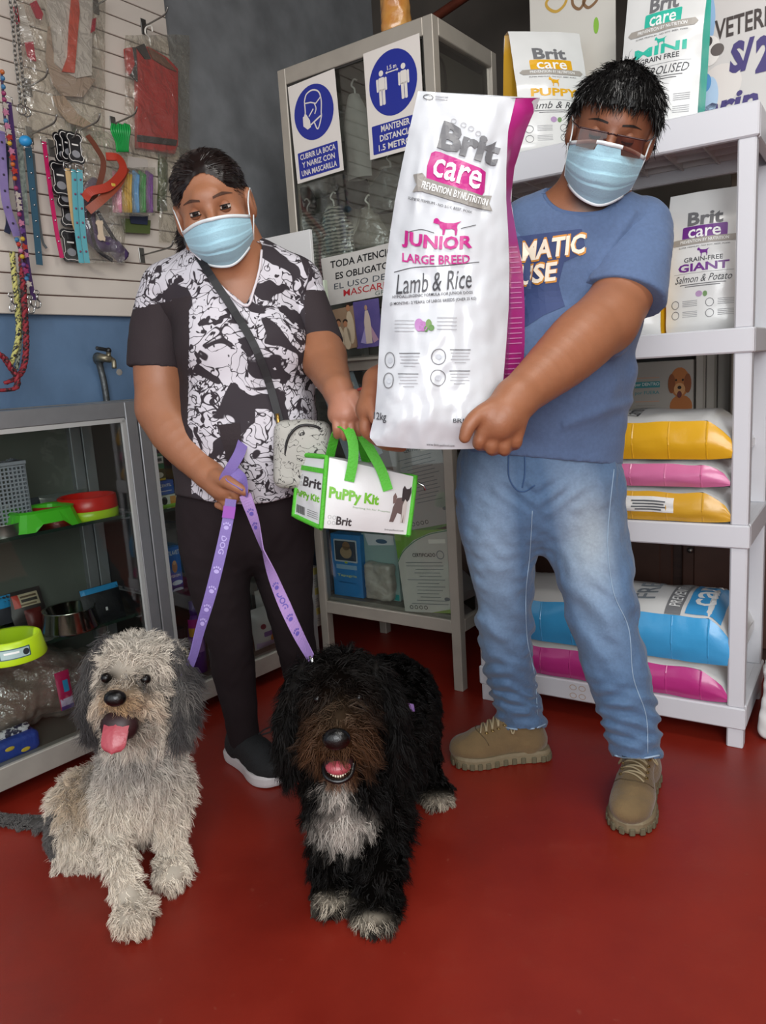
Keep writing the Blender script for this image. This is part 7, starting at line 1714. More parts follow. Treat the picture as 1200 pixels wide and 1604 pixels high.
nose_m = mat('dog_nose', '#060505', .28, spec=.5, bump=.12, bs=300); eye_d = mat('dog_eye', '#0a0605', .3, spec=.35); tongue_m = mat('dog_tongue', '#a3444e', .4, coat=.25, bump=.2, bs=120); mouth_m = mat('dog_mouth', '#2a1214', .5); tooth_m = mat('dog_tooth', '#d8cdb8', .3)
under_l = mat('pale_undercoat', '#ffffff', 1.0, attr='Col', spec=0.0); under_b = mat('black_undercoat', '#ffffff', 1.0, attr='Col', spec=0.0)
CLAW = mat('dog_claw', '#2a211c', .4)

# ---- pale shaggy dog, sitting
D1 = thing('dog', G(185, 1400), 'shaggy grey and white dog sitting with its tongue out', 'dog')
h1 = HeadFrame(PY(212, 1064, 1.47), 1, -10, 6, 1.0)
sd = SDF(.005)
def e1_(c, r, k=.03): sd.ell(h1.p(*c), r, k, h1.X, h1.Y, h1.Z)
e1_((0, .025, .022), (.074, .072, .054)); e1_((0, -.035, -.028), (.052, .068, .042)); e1_((0, -.01, -.065), (.042, .05, .030)); e1_((0, -.04, -.085), (.026, .036, .016), .015)
sd.chain([(h1.p(0, .05, -.03), .062), (PY(222, 1190, 1.53), .070), (PY(226, 1240, 1.58), .074)], .04)
sd.chain([(PY(226, 1205, 1.56), .072), (PY(212, 1240, 1.64), .082), (PY(165, 1275, 1.72), .092)], .05)
sd.ell(PY(140, 1275, 1.70), (.085, .10, .10), .05); sd.ell(PY(138, 1310, 1.66), (.070, .09, .065), .04)
sd.chain(pc((186, 1250, 1.52, 34), (182, 1320, 1.47, 26), (196, 1380, 1.43, 21), (206, 1425, 1.405, 22)), .03); sd.ell(PY(212, 1432, 1.385), (.036, .045, .024), .02)
sd.chain(pc((264, 1240, 1.55, 32), (268, 1310, 1.545, 20), (268, 1352, 1.54, 18)), .03); sd.ell(PY(270, 1362, 1.515), (.036, .045, .024), .02)
sd.chain(pc((112, 1318, 1.64, 30), (150, 1335, 1.60, 24)), .03)
sd.chain(pc((100, 1288, 1.75, 20), (60, 1297, 1.78, 17), (20, 1306, 1.80, 15), (-20, 1312, 1.82, 12)), .02)
V, F = sd.mesh(); V[:, 2] = np.maximum(V[:, 2], .012)
def col1(R):
    C = np.tile(np.array(lin('#c2b8ac')), (len(R), 1)); p = pix(R); L = h1.loc(R)
    n = sinnoise(R, 10, 4)*1.3; C = mixc(C, .5*n, '#e0d8cc'); C = mixc(C, -.55*n, '#8a857f')
    low = np.clip((p[:, 1]-1190)/80, 0, 1); C = mixc(C, low*.7, '#e0d4c2')
    C = mixc(C, .8*gb(R, PY(132, 1240, 1.66), (.06, .1, .05)), '#a8875c'); C = mixc(C, .8*gb(R, PY(150, 1200, 1.66), (.05, .1, .05)), '#77716b'); C = mixc(C, .75*gb(p, np.array([205, 1195]), (60, 26)), '#86807a')
    tail = (p[:, 0] < 90) & (p[:, 1] > 1270); C = mixc(C, tail*.95, '#4c4a4a')
    H_ = (np.abs(L[:, 0]) < .1) & (L[:, 2] > -.13) & (L[:, 1] < .1)
    C = mixc(C, H_*.5, '#cfc2b0'); C = mixc(C, H_*np.clip((L[:, 2]-.04)/.05, 0, 1)*.7, '#a8a299'); C = mixc(C, H_*.85*gb(L, np.array([0, -.09, -.025]), (.060, .06, .036)), '#9c7444'); C = mixc(C, H_*.95*gb(L, np.array([0, -.085, -.070]), (.056, .05, .030)), '#3f2c1d')
    for q in (-1, 1): C = mixc(C, H_*1.1*gb(L, np.array([q*.036, -.07, .010]), (.024, .05, .017)), '#241b15')
    C = mixc(C, .7*(gb(R, PY(268, 1385, 1.51), (.04, .06, .03))+gb(R, PY(212, 1445, 1.38), (.04, .06, .03))), '#8a6c4a')
    return C
def len1(R):
    L = h1.loc(R); p = pix(R); l = np.full(len(R), .038); H_ = (L[:, 2] > -.12) & (L[:, 1] < .1) & (np.abs(L[:, 0]) < .1)
    l = np.where(H_, .040, l); l = np.where(H_ & (L[:, 1] < -.06) & (L[:, 2] > -.06), .020, l); l = np.where(H_ & (L[:, 2] > .045), .038, l)
    l = np.where((p[:, 0] < 90) & (p[:, 1] > 1270), .022, l); l = np.where((p[:, 1] > 1285) & (R[:, 1] < 1.575), .027, l); l = np.where(p[:, 1] > 1395, .026, l)
    for q in (-1, 1): l = np.where(gb(L, np.array([q*.036, -.075, .010]), (.015, .03, .010)) > .5, .013, l)
    return l
def flow1(R, N):
    L = h1.loc(R); f = np.tile(np.array([0, 0, -.85]), (len(R), 1)); H_ = (L[:, 2] > -.12) & (L[:, 1] < .09) & (np.abs(L[:, 0]) < .1)
    out = np.c_[np.tanh(L[:, 0]/.02)*.6+L[:, 0]*5, np.full(len(R), .1), np.where(L[:, 2] > .03, .55, -.75)] @ h1.R.T
    return np.where(H_[:, None], out, f)
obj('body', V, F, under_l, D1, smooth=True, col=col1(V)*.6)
keepw = lambda c: 1.0-1.0*(gb(h1.loc(c), np.array([0, -.125, -.012]), (.022, .03, .016)) > .4)-1.0*((gb(h1.loc(c), np.array([0, -.10, -.078]), (.026, .05, .022)) > .45))*1.0
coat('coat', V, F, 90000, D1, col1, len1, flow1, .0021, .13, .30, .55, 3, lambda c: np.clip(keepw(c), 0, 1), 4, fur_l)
def flap(sd_, H, q, top, mid, low, tip, r=(.03, .034, .032, .016)):
    sd_.chain([(H.p(*top), r[0]), (H.p(*mid), r[1]), (H.p(*low), r[2]), (H.p(*tip), r[3])], .02, flat=(H.X, .45))
for q in (-1, 1):
    es = SDF(.004); flap(es, h1, q, (q*.068, .03, .050), (q*.088, .028, -.002), (q*.093, .015, -.055), (q*.090, .008, -.095), (.025, .030, .028, .016)); Ve, Fe = es.mesh()
    ear = obj('ear', Ve, Fe, fur_l, D1, smooth=True, col=np.tile(np.array(lin('#45413f')), (len(Ve), 1)))
    coat('ear_fur', Ve, Fe, 7000, ear, lambda R: mixc(mixc(np.tile(np.array(lin('#3d3a3a')), (len(R), 1)), .7*sinnoise(R, 30, 5), '#77726c'), -.6*sinnoise(R, 30, 5), '#1c1a1b'), lambda R: np.full(len(R), .050), lambda R, N: np.tile(np.array([q*.25, -.1, -1.2]), (len(R), 1)), 0.0020, .10, .3, .30, 11+q, None, 4, fur_l)
# face
one('nose', nose_m, D1, True, fn=lambda q: (q.ball(h1.p(0, -.122, -.008), (.021, .016, .0155), 16, X=h1.X, Y=h1.Y, Z=h1.Z),))
one('mouth', mouth_m, D1, True, fn=lambda q: q.ball(h1.p(0, -.090, -.068), (.036, .026, .030), 16, X=h1.X, Y=h1.Y, Z=h1.Z))
def tong(u, v):
    a = 2*u-1; w = .024*(1-.08*v)*math.sqrt(max(0, 1-max(0, (v-.7)/.3)**2.5)+.0001); y = -.100-.028*math.sin(v*1.7); z = -.050-.060*v**1.15
    return h1.p(a*w, y-.004*(1-a*a)+.003*abs(a), z+.002*(abs(a) < .08))
one('tongue', tongue_m, D1, True, fn=lambda q: (q.grid(tong, 13, 16), q.grid(lambda u, v: tong(1-u, v)+h1.Y*.006, 13, 16)))
for q_ in (-1, 1): one('eye', eye_d, D1, True, fn=lambda q: q.ball(h1.p(q_*.038, -.0615, .015), .0100, 14))
for (px, py, Y, sgn) in ((212, 1443, 1.36, 0), (270, 1372, 1.49, 0)):
    c = PY(px, py, Y); c[2] = .012
    one('claw', CLAW, D1, True, fn=lambda q: [q.tube([c+np.array([.013*(k-1.5), .0, .002]), c+np.array([.014*(k-1.5), -.010, -.004])], .0035, 6, scale=[1, .4]) for k in range(4)])

# ---- black dog, standing
D2 = thing('dog', G(580, 1400), 'shaggy black dog standing, with a white chest and brown muzzle', 'dog')
h2 = HeadFrame(PY(532, 1110, 1.42), 0, 1, 2, 1.04)
sd = SDF(.005)
def e2_(c, r, k=.03): sd.ell(h2.p(*c), r, k, h2.X, h2.Y, h2.Z)
e2_((0, .035, .022), (.076, .080, .060)); e2_((0, -.04, -.022), (.056, .070, .050)); e2_((0, -.015, -.055), (.052, .055, .045)); e2_((0, -.055, -.086), (.026, .032, .014), .012)
sd.chain([(h2.p(0, .07, .0), .075), (PY(545, 1190, 1.50), .085), (PY(555, 1260, 1.50), .090)], .05)
sd.chain([(PY(560, 1215, 1.52), .105), (PY(590, 1150, 1.64), .118), (PY(610, 1105, 1.78), .120), (PY(612, 1100, 1.86), .112)], .05)
sd.chain(pc((528, 1280, 1.49, 42), (520, 1350, 1.455, 34), (522, 1395, 1.43, 32)), .03); sd.ell(PY(522, 1400, 1.415), (.04, .05, .03), .02)
sd.chain(pc((600, 1280, 1.48, 46), (596, 1360, 1.41, 38), (592, 1415, 1.385, 37)), .03); sd.ell(PY(590, 1425, 1.365), (.045, .052, .03), .02)
sd.chain(pc((650, 1140, 1.82, 42), (658, 1190, 1.80, 34), (672, 1235, 1.80, 25)), .03); sd.ell(PY(684, 1243, 1.775), (.042, .05, .028), .02)
sd.chain(pc((560, 1150, 1.90, 36), (560, 1200, 1.90, 28), (565, 1225, 1.90, 24)), .03)
V, F = sd.mesh(); V[:, 2] = np.maximum(V[:, 2], .012)
def col2(R):
    C = np.tile(np.array(lin('#0c0a09')), (len(R), 1)); p = pix(R); L = h2.loc(R); n = sinnoise(R, 12, 4); C = mixc(C, .35*n, '#16110e')
    fr = R[:, 1] < 1.53
    ch = gb(p, np.array([538, 1290]), (46, 36)); ch = np.maximum(ch, .9*gb(p, np.array([530, 1235]), (26, 26))); C = mixc(C, fr*np.clip(ch*1.8-.45+.25*n, 0, 1), '#b9b0a6')
    H_ = (np.abs(L[:, 0]) < .1) & (L[:, 2] > -.14) & (L[:, 1] < .03)
    C = mixc(C, H_*.9*gb(L, np.array([0, -.09, -.028]), (.075, .07, .055)), '#4f3421'); C = mixc(C, H_*.8*gb(L, np.array([0, -.09, -.102]), (.035, .05, .022)), '#7a5030'); C = mixc(C, H_*.55*gb(L, np.array([0, -.095, .028]), (.022, .05, .022)), '#6e5c4a')
    for x, y, Y in ((518, 1412, 1.40), (580, 1440, 1.35), (690, 1255, 1.76)): C = mixc(C, 1.2*gb(p, np.array([x, y]), (24, 9)), '#b0a594')
    return C
def len2(R):
    L = h2.loc(R); l = np.full(len(R), .036); p = pix(R); H_ = (np.abs(L[:, 0]) < .1) & (L[:, 2] > -.13) & (L[:, 1] < .1)
    l = np.where(H_, .042, l); l = np.where(H_ & (L[:, 1] < -.085) & (L[:, 2] > -.02), .026, l); l = np.where(H_ & (L[:, 1] < -.03) & (L[:, 2] < -.01) & (np.abs(L[:, 0]) > .03), .055, l)
    l = np.where((p[:, 1] > 1370), .028, l); l = np.where(R[:, 1] > 1.6, .022, l); l = np.where(H_ & (L[:, 2] < -.08), .034, l); return l
def flow2(R, N):
    L = h2.loc(R); f = np.tile(np.array([0, .15, -.9]), (len(R), 1)); H_ = (np.abs(L[:, 0]) < .1) & (L[:, 2] > -.13) & (L[:, 1] < .09)
    muz = np.exp(-((L[:, 2]-.02)/.05)**2)
    out = np.c_[np.tanh(L[:, 0]/.025)*.7+L[:, 0]*6, np.full(len(R), .1), np.where(L[:, 2] > .05, -.1, -.8)] @ h2.R.T
    return np.where(H_[:, None], out, f)
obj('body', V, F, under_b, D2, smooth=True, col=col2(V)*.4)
kw2 = lambda c: np.clip(1.0-1.0*(gb(h2.loc(c), np.array([0, -.128, .0]), (.026, .03, .02)) > .4)-1.0*(gb(h2.loc(c), np.array([0, -.11, -.064]), (.026, .05, .016)) > .45), 0, 1)
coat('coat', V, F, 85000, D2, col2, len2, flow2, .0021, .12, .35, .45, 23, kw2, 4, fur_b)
for q in (-1, 1):
    es = SDF(.004); flap(es, h2, q, (q*.070, .04, .045), (q*.098, .035, -.01), (q*.106, .03, -.07), (q*.104, .025, -.12), (.032, .040, .040, .022)); Ve, Fe = es.mesh()
    ear = obj('ear', Ve, Fe, fur_b, D2, smooth=True, col=np.tile(np.array(lin('#12100e')), (len(Ve), 1)))
    coat('ear_fur', Ve, Fe, 8000, ear, lambda R: mixc(np.tile(np.array(lin('#0d0b0a')), (len(R), 1)), .5*sinnoise(R, 30, 5), '#1a1512'), lambda R: np.full(len(R), .045), lambda R, N: np.tile(np.array([q*.1, -.05, -1.2]), (len(R), 1)), .0021, .08, .3, .22, 31+q, None, 4, fur_b)
one('nose', nose_m, D2, True, fn=lambda q: q.ball(h2.p(0, -.126, .004), (.026, .018, .020), 16, X=h2.X, Y=h2.Y, Z=h2.Z))
one('mouth', mouth_m, D2, True, fn=lambda q: q.ball(h2.p(0, -.098, -.058), (.029, .022, .018), 16, X=h2.X, Y=h2.Y, Z=h2.Z))
one('tongue', tongue_m, D2, True, fn=lambda q: q.ball(h2.p(0, -.108, -.058), (.024, .020, .014), 16, X=h2.X, Y=h2.Y, Z=h2.Z))
one('lower_teeth', tooth_m, D2, True, fn=lambda q: [q.ball(h2.p(.0225*math.sin(a), -.100-.022*math.cos(a), -.0690+.012*math.sin(a)**2), (.0020, .002, .0028 if abs(a) < .9 else .0055), 8) for a in np.linspace(-1.15, 1.15, 13)])
one('lower_lip', nose_m, D2, True, fn=lambda q: q.tube(bez([h2.p(-.027, -.096, -.056), h2.p(-.021, -.118, -.071), h2.p(0, -.126, -.0765), h2.p(.021, -.118, -.071), h2.p(.027, -.096, -.056)], 6), .0048, 8, scale=[.4]+[1]*23+[.4]))
for q_ in (-1, 1): one('eye', eye_d, D2, True, fn=lambda q: q.ball(h2.p(q_*.038, -.033, .036), .008, 14))
hv = np.array([1, 0, 0])
lilacw = mat('lilac_webbing', '#9a78b8', .6, col2='#7f5fa4', vs=60, thr=.5)
one('harness_strap', lilacw, D2, fn=lambda q: q.strap(bez([PY(598, 1106, 1.505), PY(614, 1104, 1.508), PY(630, 1106, 1.52), PY(648, 1109, 1.56)], 5), .016, .003, [np.array([.35, -.75, .55])]*16), label='lilac harness strap across the black coat')
# ------------------------------------------------------------------ the large sack the man holds
rows = np.array([148, 200, 260, 310, 360, 420, 480, 540, 600, 650, 684, 698], float)
lefts = np.array([655, 643, 630, 620, 612, 604, 598, 594, 591, 587, 578, 590], float)
rights = np.array([808, 796, 793, 793, 796, 798, 797, 793, 788, 786, 790, 800], float)
outer = np.array([846, 824, 806, 800, 808, 819, 822, 822, 818, 814, 808, 802], float)
def sackY(t): return 1.455+.10*t                       # t 0 at the foot, 1 at the top
def sx_(y): return np.interp(y, rows, lefts), np.interp(y, rows, rights), np.interp(y, rows, outer)
def sfront(u, y):
    l, r, o = sx_(y); t = (698-y)/550; x = l+(r-l)*u
    yy = y+10*t*t*(2*u-1)*.55+(6*(1-abs(2*u-1)**2) if y > 640 else 0)*min(1, (y-640)/50)
    b = (1-abs(2*u-1)**2.6)*(.045*min(1, (1.0-t)*2.6)**.7*min(1, .35+t*9)+.004)
    w = .007*nz((x*.022, y*.016, 1.3), 1.0)+.004*nz((x*.06, y*.04, 4), 1.0)
    w += .008*(1-abs(nz((x*.012+y*.006, y*.010, 9), 1.0))*4 if abs(nz((x*.012+y*.006, y*.010, 9), 1.0)) < .25 else 0)*.6*max(0, abs(2*u-1)-.35)
    w -= .016*math.exp(-((x-(772-(y-230)*.18))/9)**2)*math.exp(-((y-275)/50)**2)
    w += .006*math.exp(-((x-(666-(y-200)*.12))/6)**2)*math.exp(-((y-290)/70)**2)
    if y > 560: w += .004*nz((x*.11, y*.11, 7), 1.0)*(1-u)**2*min(1, (y-560)/60)
    return PY(x, yy, sackY(t)-b-w)
def sback(u, y):
    l, r, o = sx_(y); t = (698-y)/550; d = .115*min(1, (1-t)*3.0)**.7+.004
    yy = y+10*t*t*(2*u-1)*.55
    return PY(l+2+(o-l-2)*u, yy-2*(1-t), sackY(t)+d)
T = thing('food_sack', PY(690, 698, 1.47), 'large white dog food sack with magenta gussets held in the man\'s hands', 'pet food sack')
sack_w = mat('held_sack_film', '#c7c9cd', .24, coat=.45, spec=.5, bump=.28, bs=11)
mag = mat('magenta_film', '#b0277c', .32, coat=.3)
yy_ = lambda v: 698-550*v
one('front_panel', sack_w, T, True, fn=lambda q: (q.grid(lambda u, v: sfront(u, yy_(v)), 46, 90), q.grid(lambda u, v: sback(1-u, yy_(v)), 10, 24), q.grid(lambda u, v: sback(u, 698)*(1-v)+sfront(u, 698)*v, 30, 4), q.grid(lambda u, v: sfront(u, 148)*(1-v)+sback(u, 148)*v, 30, 3)))
def gus(s, t, y):
    a, b = sfront(s, y), sback(s, y); p = a*(1-t)+b*t; k = (1-abs(2*t-1))*.020*max(0, 1-((y-520)/330)**2) if s else 0
    return p-np.array([1, 0, 0])*k*(1 if s else -1)*.7
G1 = one('gusset', mag, T, True, fn=lambda q: (q.grid(lambda u, v: gus(1, u, yy_(v)), 14, 80), q.grid(lambda u, v: gus(0, 1-u, yy_(v)), 8, 40)), label='magenta side gusset')
pk = solid('#d38ab8', .4)
def Sg(x, y): p = gus(1, x, y); e = .01; n = np.cross(gus(1, x+e, y)-gus(1, x-e, y), gus(1, x, y-1)-gus(1, x, y+1)); n /= np.linalg.norm(n)+1e-9; return p, (n if n[1] < 0 else -n)
pg = Print(Sg, .0008)
for k in range(36):
    y = 385+8*k
    if k % 7 == 6: continue
    pg.add(dice(*poly2d([(.12, y), (.9, y), (.9, y+1.6), (.12, y+1.6)]), .2), pk, 1)
pg.build('small_print', G1)
def Ss(x, y):
    l, r, o = sx_(y); u = (x-l)/(r-l); p = sfront(u, y); e = .01; n = np.cross(sfront(u+e, y)-sfront(u-e, y), sfront(u, y-2)-sfront(u, y+2)); n /= np.linalg.norm(n)+1e-9
    return p, (n if n[1] < 0 else -n)
pr = Print(Ss, .0016, L=7)
def sput(s, cx, cy, w, h, rot, m, bold=0.0, sh=0.0, layer=2, arch=0.0):
    V, F = fit_text(s, w, h, bold, sh); V = V*np.array([1, -1]); c_, s_ = math.cos(rot), math.sin(rot)
    V = V+np.c_[np.zeros(len(V)), arch*(V[:, 0]/(w/2))**2]
    pr.add((np.c_[cx+V[:, 0]*c_-V[:, 1]*s_, cy+V[:, 0]*s_+V[:, 1]*c_], F), m, layer)
def spoly(P, m, layer=1): pr.add(poly2d(P), m, layer)
gr = solid('#6a6a6d', .4); mg = solid('#b5247c', .35); wh = solid('#efefef', .35); dk = solid('#3e3e42', .45); lg = solid('#a6a6aa', .5)
sput('Brit', 736, 226, 96, 44, .27, gr, .045)
spoly([(676, 242), (682, 239), (690, 240), (752, 262), (760, 268), (758, 300), (752, 308), (676, 288), (668, 282), (669, 262)], mg, 1); sput('care', 716, 273, 76, 30, .27, wh, .012)
spoly([(649, 277), (660, 274), (668, 282), (755, 306), (770, 306), (766, 318), (770, 330), (756, 328), (660, 302), (648, 304), (654, 292)], solid('#8b8680', .4), 2); sput('PREVENTION BY NUTRITION', 712, 305, 108, 11, .25, wh, .012, layer=3)
sput('SUPER PREMIUM - NO SOY, BEEF, PORK', 690, 323, 100, 5, .20, dk, 0)
pr.add((np.array(poly2d(DOG)[0])*np.array([44, -34])+np.array([701, 357]), poly2d(DOG)[1]), mg, 1)
pr.add(stroke2d(bez([(638, 366), (660, 361), (680, 366)], 6), 1.0), dk, 1); pr.add(stroke2d(bez([(722, 358), (745, 352)], 6), 1.0), dk, 1)
sput('JUNIOR', 685, 384, 108, 27, .05, mg, .035, layer=2, arch=-6); sput('LARGE BREED', 683, 408, 104, 14, .0, mg, .02, arch=-3)
pr.add(stroke2d(bez([(618, 428), (650, 420), (700, 416), (750, 410)], 6), 1.2), dk, 1)
sput('Lamb & Rice', 679, 442, 118, 30, -.10, dk, .0, .35)
sput('HYPOALLERGENIC FORMULA FOR JUNIOR DOGS', 678, 463, 124, 6, -.07, dk, .01); sput('(3 MONTHS - 2 YEARS) OF LARGE BREEDS (OVER 25 KG)', 679, 473, 134, 6, -.07, dk, .01)
for cx, cy, rx, ry, c_ in ((657, 510, 7, 10, '#b07ab0'), (663, 512, 7, 8, '#a86aa4'), (672, 508, 5, 7, '#6a8a4a'), (676, 514, 5, 5, '#57803c'), (668, 516, 3, 5, '#4f7a3a')): spoly(ell(rx, ry, 16, cx, cy), solid(c_, .5), 2)
for k in range(4):
    spoly(rrect(30, 1.4, .4, 1, 634, 503+5.5*k), lg, 1); spoly(rrect(30, 1.6, .4, 1, 700, 498+6*k), lg, 1)
for cx, cy, rx, ry in ((612, 565, 8, 12.5), (687, 559, 12, 13), (610, 597, 8, 12.5), (686, 592, 12, 13)):
    pr.add(ring2d(rx, ry, 1.3, 26, cx, cy), gr, 2); spoly(ell(rx*.45, ry*.35, 12, cx, cy), solid('#b9bcc2', .5), 1)
    for k in range(5): spoly(rrect((32, 30, 26, 30, 18)[k], 1.5, .4, 1, cx+rx+22, cy-11+5*k), lg if k else gr, 1)
sput('12kg', 597, 654, 19, 15, .06, dk, .01); sput('BRIT', 722, 657, 24, 5, .02, dk, .01); sput('www.brit-petfood.com', 690, 691, 44, 5, .06, dk, 0)
for k, (x, y) in enumerate(((711, 191), (726, 196), (738, 201), (749, 208))): pr.add(ring2d(4.5, 4, 1, 12, x, y), lg, 1)
pr.add(ring2d(8, 4.5, 1.5, 16, 671, 157), gr, 1); spoly(rrect(20, 1.5, .4, 1, 692, 155), lg, 1); spoly(rrect(20, 1.5, .4, 1, 692, 159), lg, 1)
pr.build('printed_design', T)

# ------------------------------------------------------------------ small kit bag in the woman's hand
kc = {'flb': PY(503, 827, 1.575), 'frb': PY(640, 838, 1.62), 'frt': PY(651, 747, 1.63), 'flt': PY(512, 716, 1.585), 'blb': PY(460, 807, 1.67), 'blt': PY(470, 712, 1.68)}
off = kc['blb']-kc['flb']; kc['brb'] = kc['frb']+off; kc['brt'] = kc['frt']+(kc['blt']-kc['flt'])
T = thing('kit_bag', (kc['flb']+kc['frb'])/2, 'small white kit bag with lime green piping and handles', 'bag')
kit_w = mat('kit_bag_white', '#dcdcdc', .42, coat=.15, bump=.15, bs=25); lime_w = mat('lime_webbing', '#4fb52c', .6, bump=.3, bs=200)
def bil(a, b, c, d, bul=.0, sgn=None):      # a bl, b br, c tr, d tl
    n = np.cross(b-a, d-a); n /= np.linalg.norm(n)
    def f(u, v): p = a*(1-u)*(1-v)+b*u*(1-v)+c*u*v+d*(1-u)*v; return p+n*(bul*16*u*(1-u)*v*(1-v)+.003*nz(p, 26, 2)*16*u*(1-u)*v*(1-v))
    return f, n
fF, nF = bil(kc['flb'], kc['frb'], kc['frt'], kc['flt'], .020); fL, nL = bil(kc['blb'], kc['flb'], kc['flt'], kc['blt'], .006); fR, nR = bil(kc['frb'], kc['brb'], kc['brt'], kc['frt'], .006); fB, nB = bil(kc['brb'], kc['blb'], kc['blt'], kc['brt'], .014); fT, nT = bil(kc['flt'], kc['frt'], kc['brt'], kc['blt'], .010); fU, nU = bil(kc['blb'], kc['brb'], kc['frb'], kc['flb'], .004)
one('shell', kit_w, T, True, fn=lambda q: [q.grid(f, 14, 14) for f in (fF, fL, fR, fB, fT, fU)])
for loop in (('flb', 'flt', 'blt', 'blb'), ('frb', 'frt', 'brt', 'brb')):
    P = [kc[k] for k in loop]+[kc[loop[0]]]; path = np.vstack([np.linspace(P[i], P[i+1], 8, endpoint=False) for i in range(4)]+[P[-1]])
    one('piping', lime_w, T, True, fn=lambda q: q.tube(path, .0055, 8, cap=False))
one('zip_tape', lime_w, T, fn=lambda q: q.strap([fL(u, .80)+nL*.002 for u in np.linspace(.02, .98, 9)], .010, .003, [nL]*9))
one('zip_pull', steel, T, True, fn=lambda q: q.tube([kc['frt']+np.array([.004, 0, -.012]), kc['frt']+np.array([.016, 0, -.020]), kc['frt']+np.array([.020, 0, -.030])], .003, 6))
gl_ = solid('#6fb52a', .45); dg = solid('#3a3436', .5)
def facePrint(f, n): return Print(lambda x, y: (f(x, y), n), .0009, L=.06)
def fput(pr, s, cx, cy, w, h, m, bold=.02, sh=0.0, layer=1): V, F = fit_text(s, w, h, bold, sh); pr.add((V+np.array([cx, cy]), F), m, layer)
pr = facePrint(fF, nF); fput(pr, 'PuPPy Kit', .32, .50, .54, .21, gl_, .045); fput(pr, 'Starting kit for Puppies', .52, .36, .42, .035, solid('#8fa888', .5), 0); fput(pr, 'Brit', .24, .13, .17, .13, dg, .03)
for x, y in ((.08, .17), (.13, .17), (.08, .09), (.13, .09)): pr.add(ring2d(.020, .03, .006, 10, x, y), solid('#a9a9a9', .5), 1)
fput(pr, 'brit-petfood.com', .82, .06, .22, .04, dg, .0)
for P, c_ in (([(.74, .20), (.76, .45), (.80, .60), (.86, .62), (.90, .52), (.91, .36), (.905, .20), (.88, .20), (.87, .34), (.82, .36), (.79, .20)], '#6b5a58'), ([(.86, .56), (.86, .76), (.88, .82), (.91, .77), (.94, .78), (.965, .83), (.97, .72), (.95, .60), (.92, .54)], '#3a3234'), ([(.875, .20), (.875, .50), (.90, .60), (.93, .55), (.925, .20), (.905, .20), (.90, .36), (.893, .2)], '#c9c2bc'), ([(.755, .50), (.75, .62), (.775, .68), (.80, .62), (.785, .52)], '#7a6460')): pr.add(poly2d(P), solid(c_, .5), 1 if c_ != '#c9c2bc' else 2)
pr.build('printed_front', T)
pr = facePrint(fL, nL); fput(pr, 'Brit', .62, .60, .60, .15, dg, .03); fput(pr, 'PuPPy Kit', .48, .38, .86, .13, gl_, .04)
for k in range(12): pr.add(poly2d(rrect(.012+.01*(k % 3 == 0), .13, .001, 1, .12+.028*k, .14)), dg, 1)
for k in range(4): pr.add(poly2d(rrect(.36, .010, .001, 1, .70, .10+.03*k)), solid('#8a8a8a', .5), 1)
for x, y in ((.12, .66), (.24, .66), (.12, .55), (.24, .55)): pr.add(ring2d(.045, .035, .010, 10, x, y), solid('#a9a9a9', .5), 1)
pr.build('printed_side', T)
def hstrap(pts, ups, w=.021): P = bez([PY(*p) for p in pts], 8); return one('handle', lime_w, T, fn=lambda q: q.strap(P, w, .0026, [np.array(u) for u in np.vstack([np.linspace(ups[i], ups[i+1], 8, endpoint=False) for i in range(len(ups)-1)]+[ups[-1]])]))
fr_ = np.array([0, -1.0, .1])
hstrap([(547, 754, 1.578), (553, 722, 1.58), (553, 695, 1.585), (546, 675, 1.59), (535, 667, 1.60), (526, 680, 1.62), (519, 705, 1.655), (517, 716, 1.67)], [fr_, fr_, fr_, (0, -.7, .8), (0, -.2, 1), (-.3, .5, .8), (-.3, .6, .6), (-.3, .6, .6)])
hstrap([(608, 768, 1.592), (598, 738, 1.595), (582, 708, 1.60), (568, 684, 1.61), (563, 675, 1.62), (566, 690, 1.65), (572, 716, 1.685), (574, 724, 1.69)], [fr_, fr_, fr_, (0, -.8, .6), (0, -.2, 1), (.3, .5, .8), (.3, .6, .6), (.3, .6, .6)])

# ------------------------------------------------------------------ doodle purse with its strap
T = thing('purse', PY(470, 762, 1.72), 'grey crossbody purse with black doodle print', 'purse')
sd = SDF(.004); sd.box(PY(474, 712, 1.70), (.040, .018, .052), .022, Z=(0.10, 0, 1), X=(1, 0, -.1)); sd.ell(PY(478, 700, 1.69), (.055, .034, .055), .02)
V, F = sd.mesh(); pm_ = mat('doodle_cloth', '#a09f98', .7)
_N = pm_.node_tree.nodes; _L = pm_.node_tree.links; _tc_ = _N.new('ShaderNodeTexCoord'); _no = _N.new('ShaderNodeTexNoise'); _no.inputs['Scale'].default_value = 24; _no.inputs['Detail'].default_value = 1; _no.inputs['Distortion'].default_value = 2.5; _L.new(_tc_.outputs['Object'], _no.inputs['Vector'])
_mu = _N.new('ShaderNodeMath'); _mu.operation = 'MULTIPLY'; _mu.inputs[1].default_value = 9; _L.new(_no.outputs['Fac'], _mu.inputs[0]); _pp = _N.new('ShaderNodeMath'); _pp.operation = 'PINGPONG'; _pp.inputs[1].default_value = 1; _L.new(_mu.outputs[0], _pp.inputs[0]); _rr = _N.new('ShaderNodeValToRGB'); _rr.color_ramp.elements[0].position = .07; _rr.color_ramp.elements[1].position = .14; _rr.color_ramp.elements[0].color = (*lin('#2a2826'), 1); _rr.color_ramp.elements[1].color = (*lin('#aaa8a0'), 1); _L.new(_pp.outputs[0], _rr.inputs['Fac']); _L.new(_rr.outputs['Color'], _N['Principled BSDF'].inputs['Base Color'])
obj('pouch', V, F, pm_, T, smooth=True)
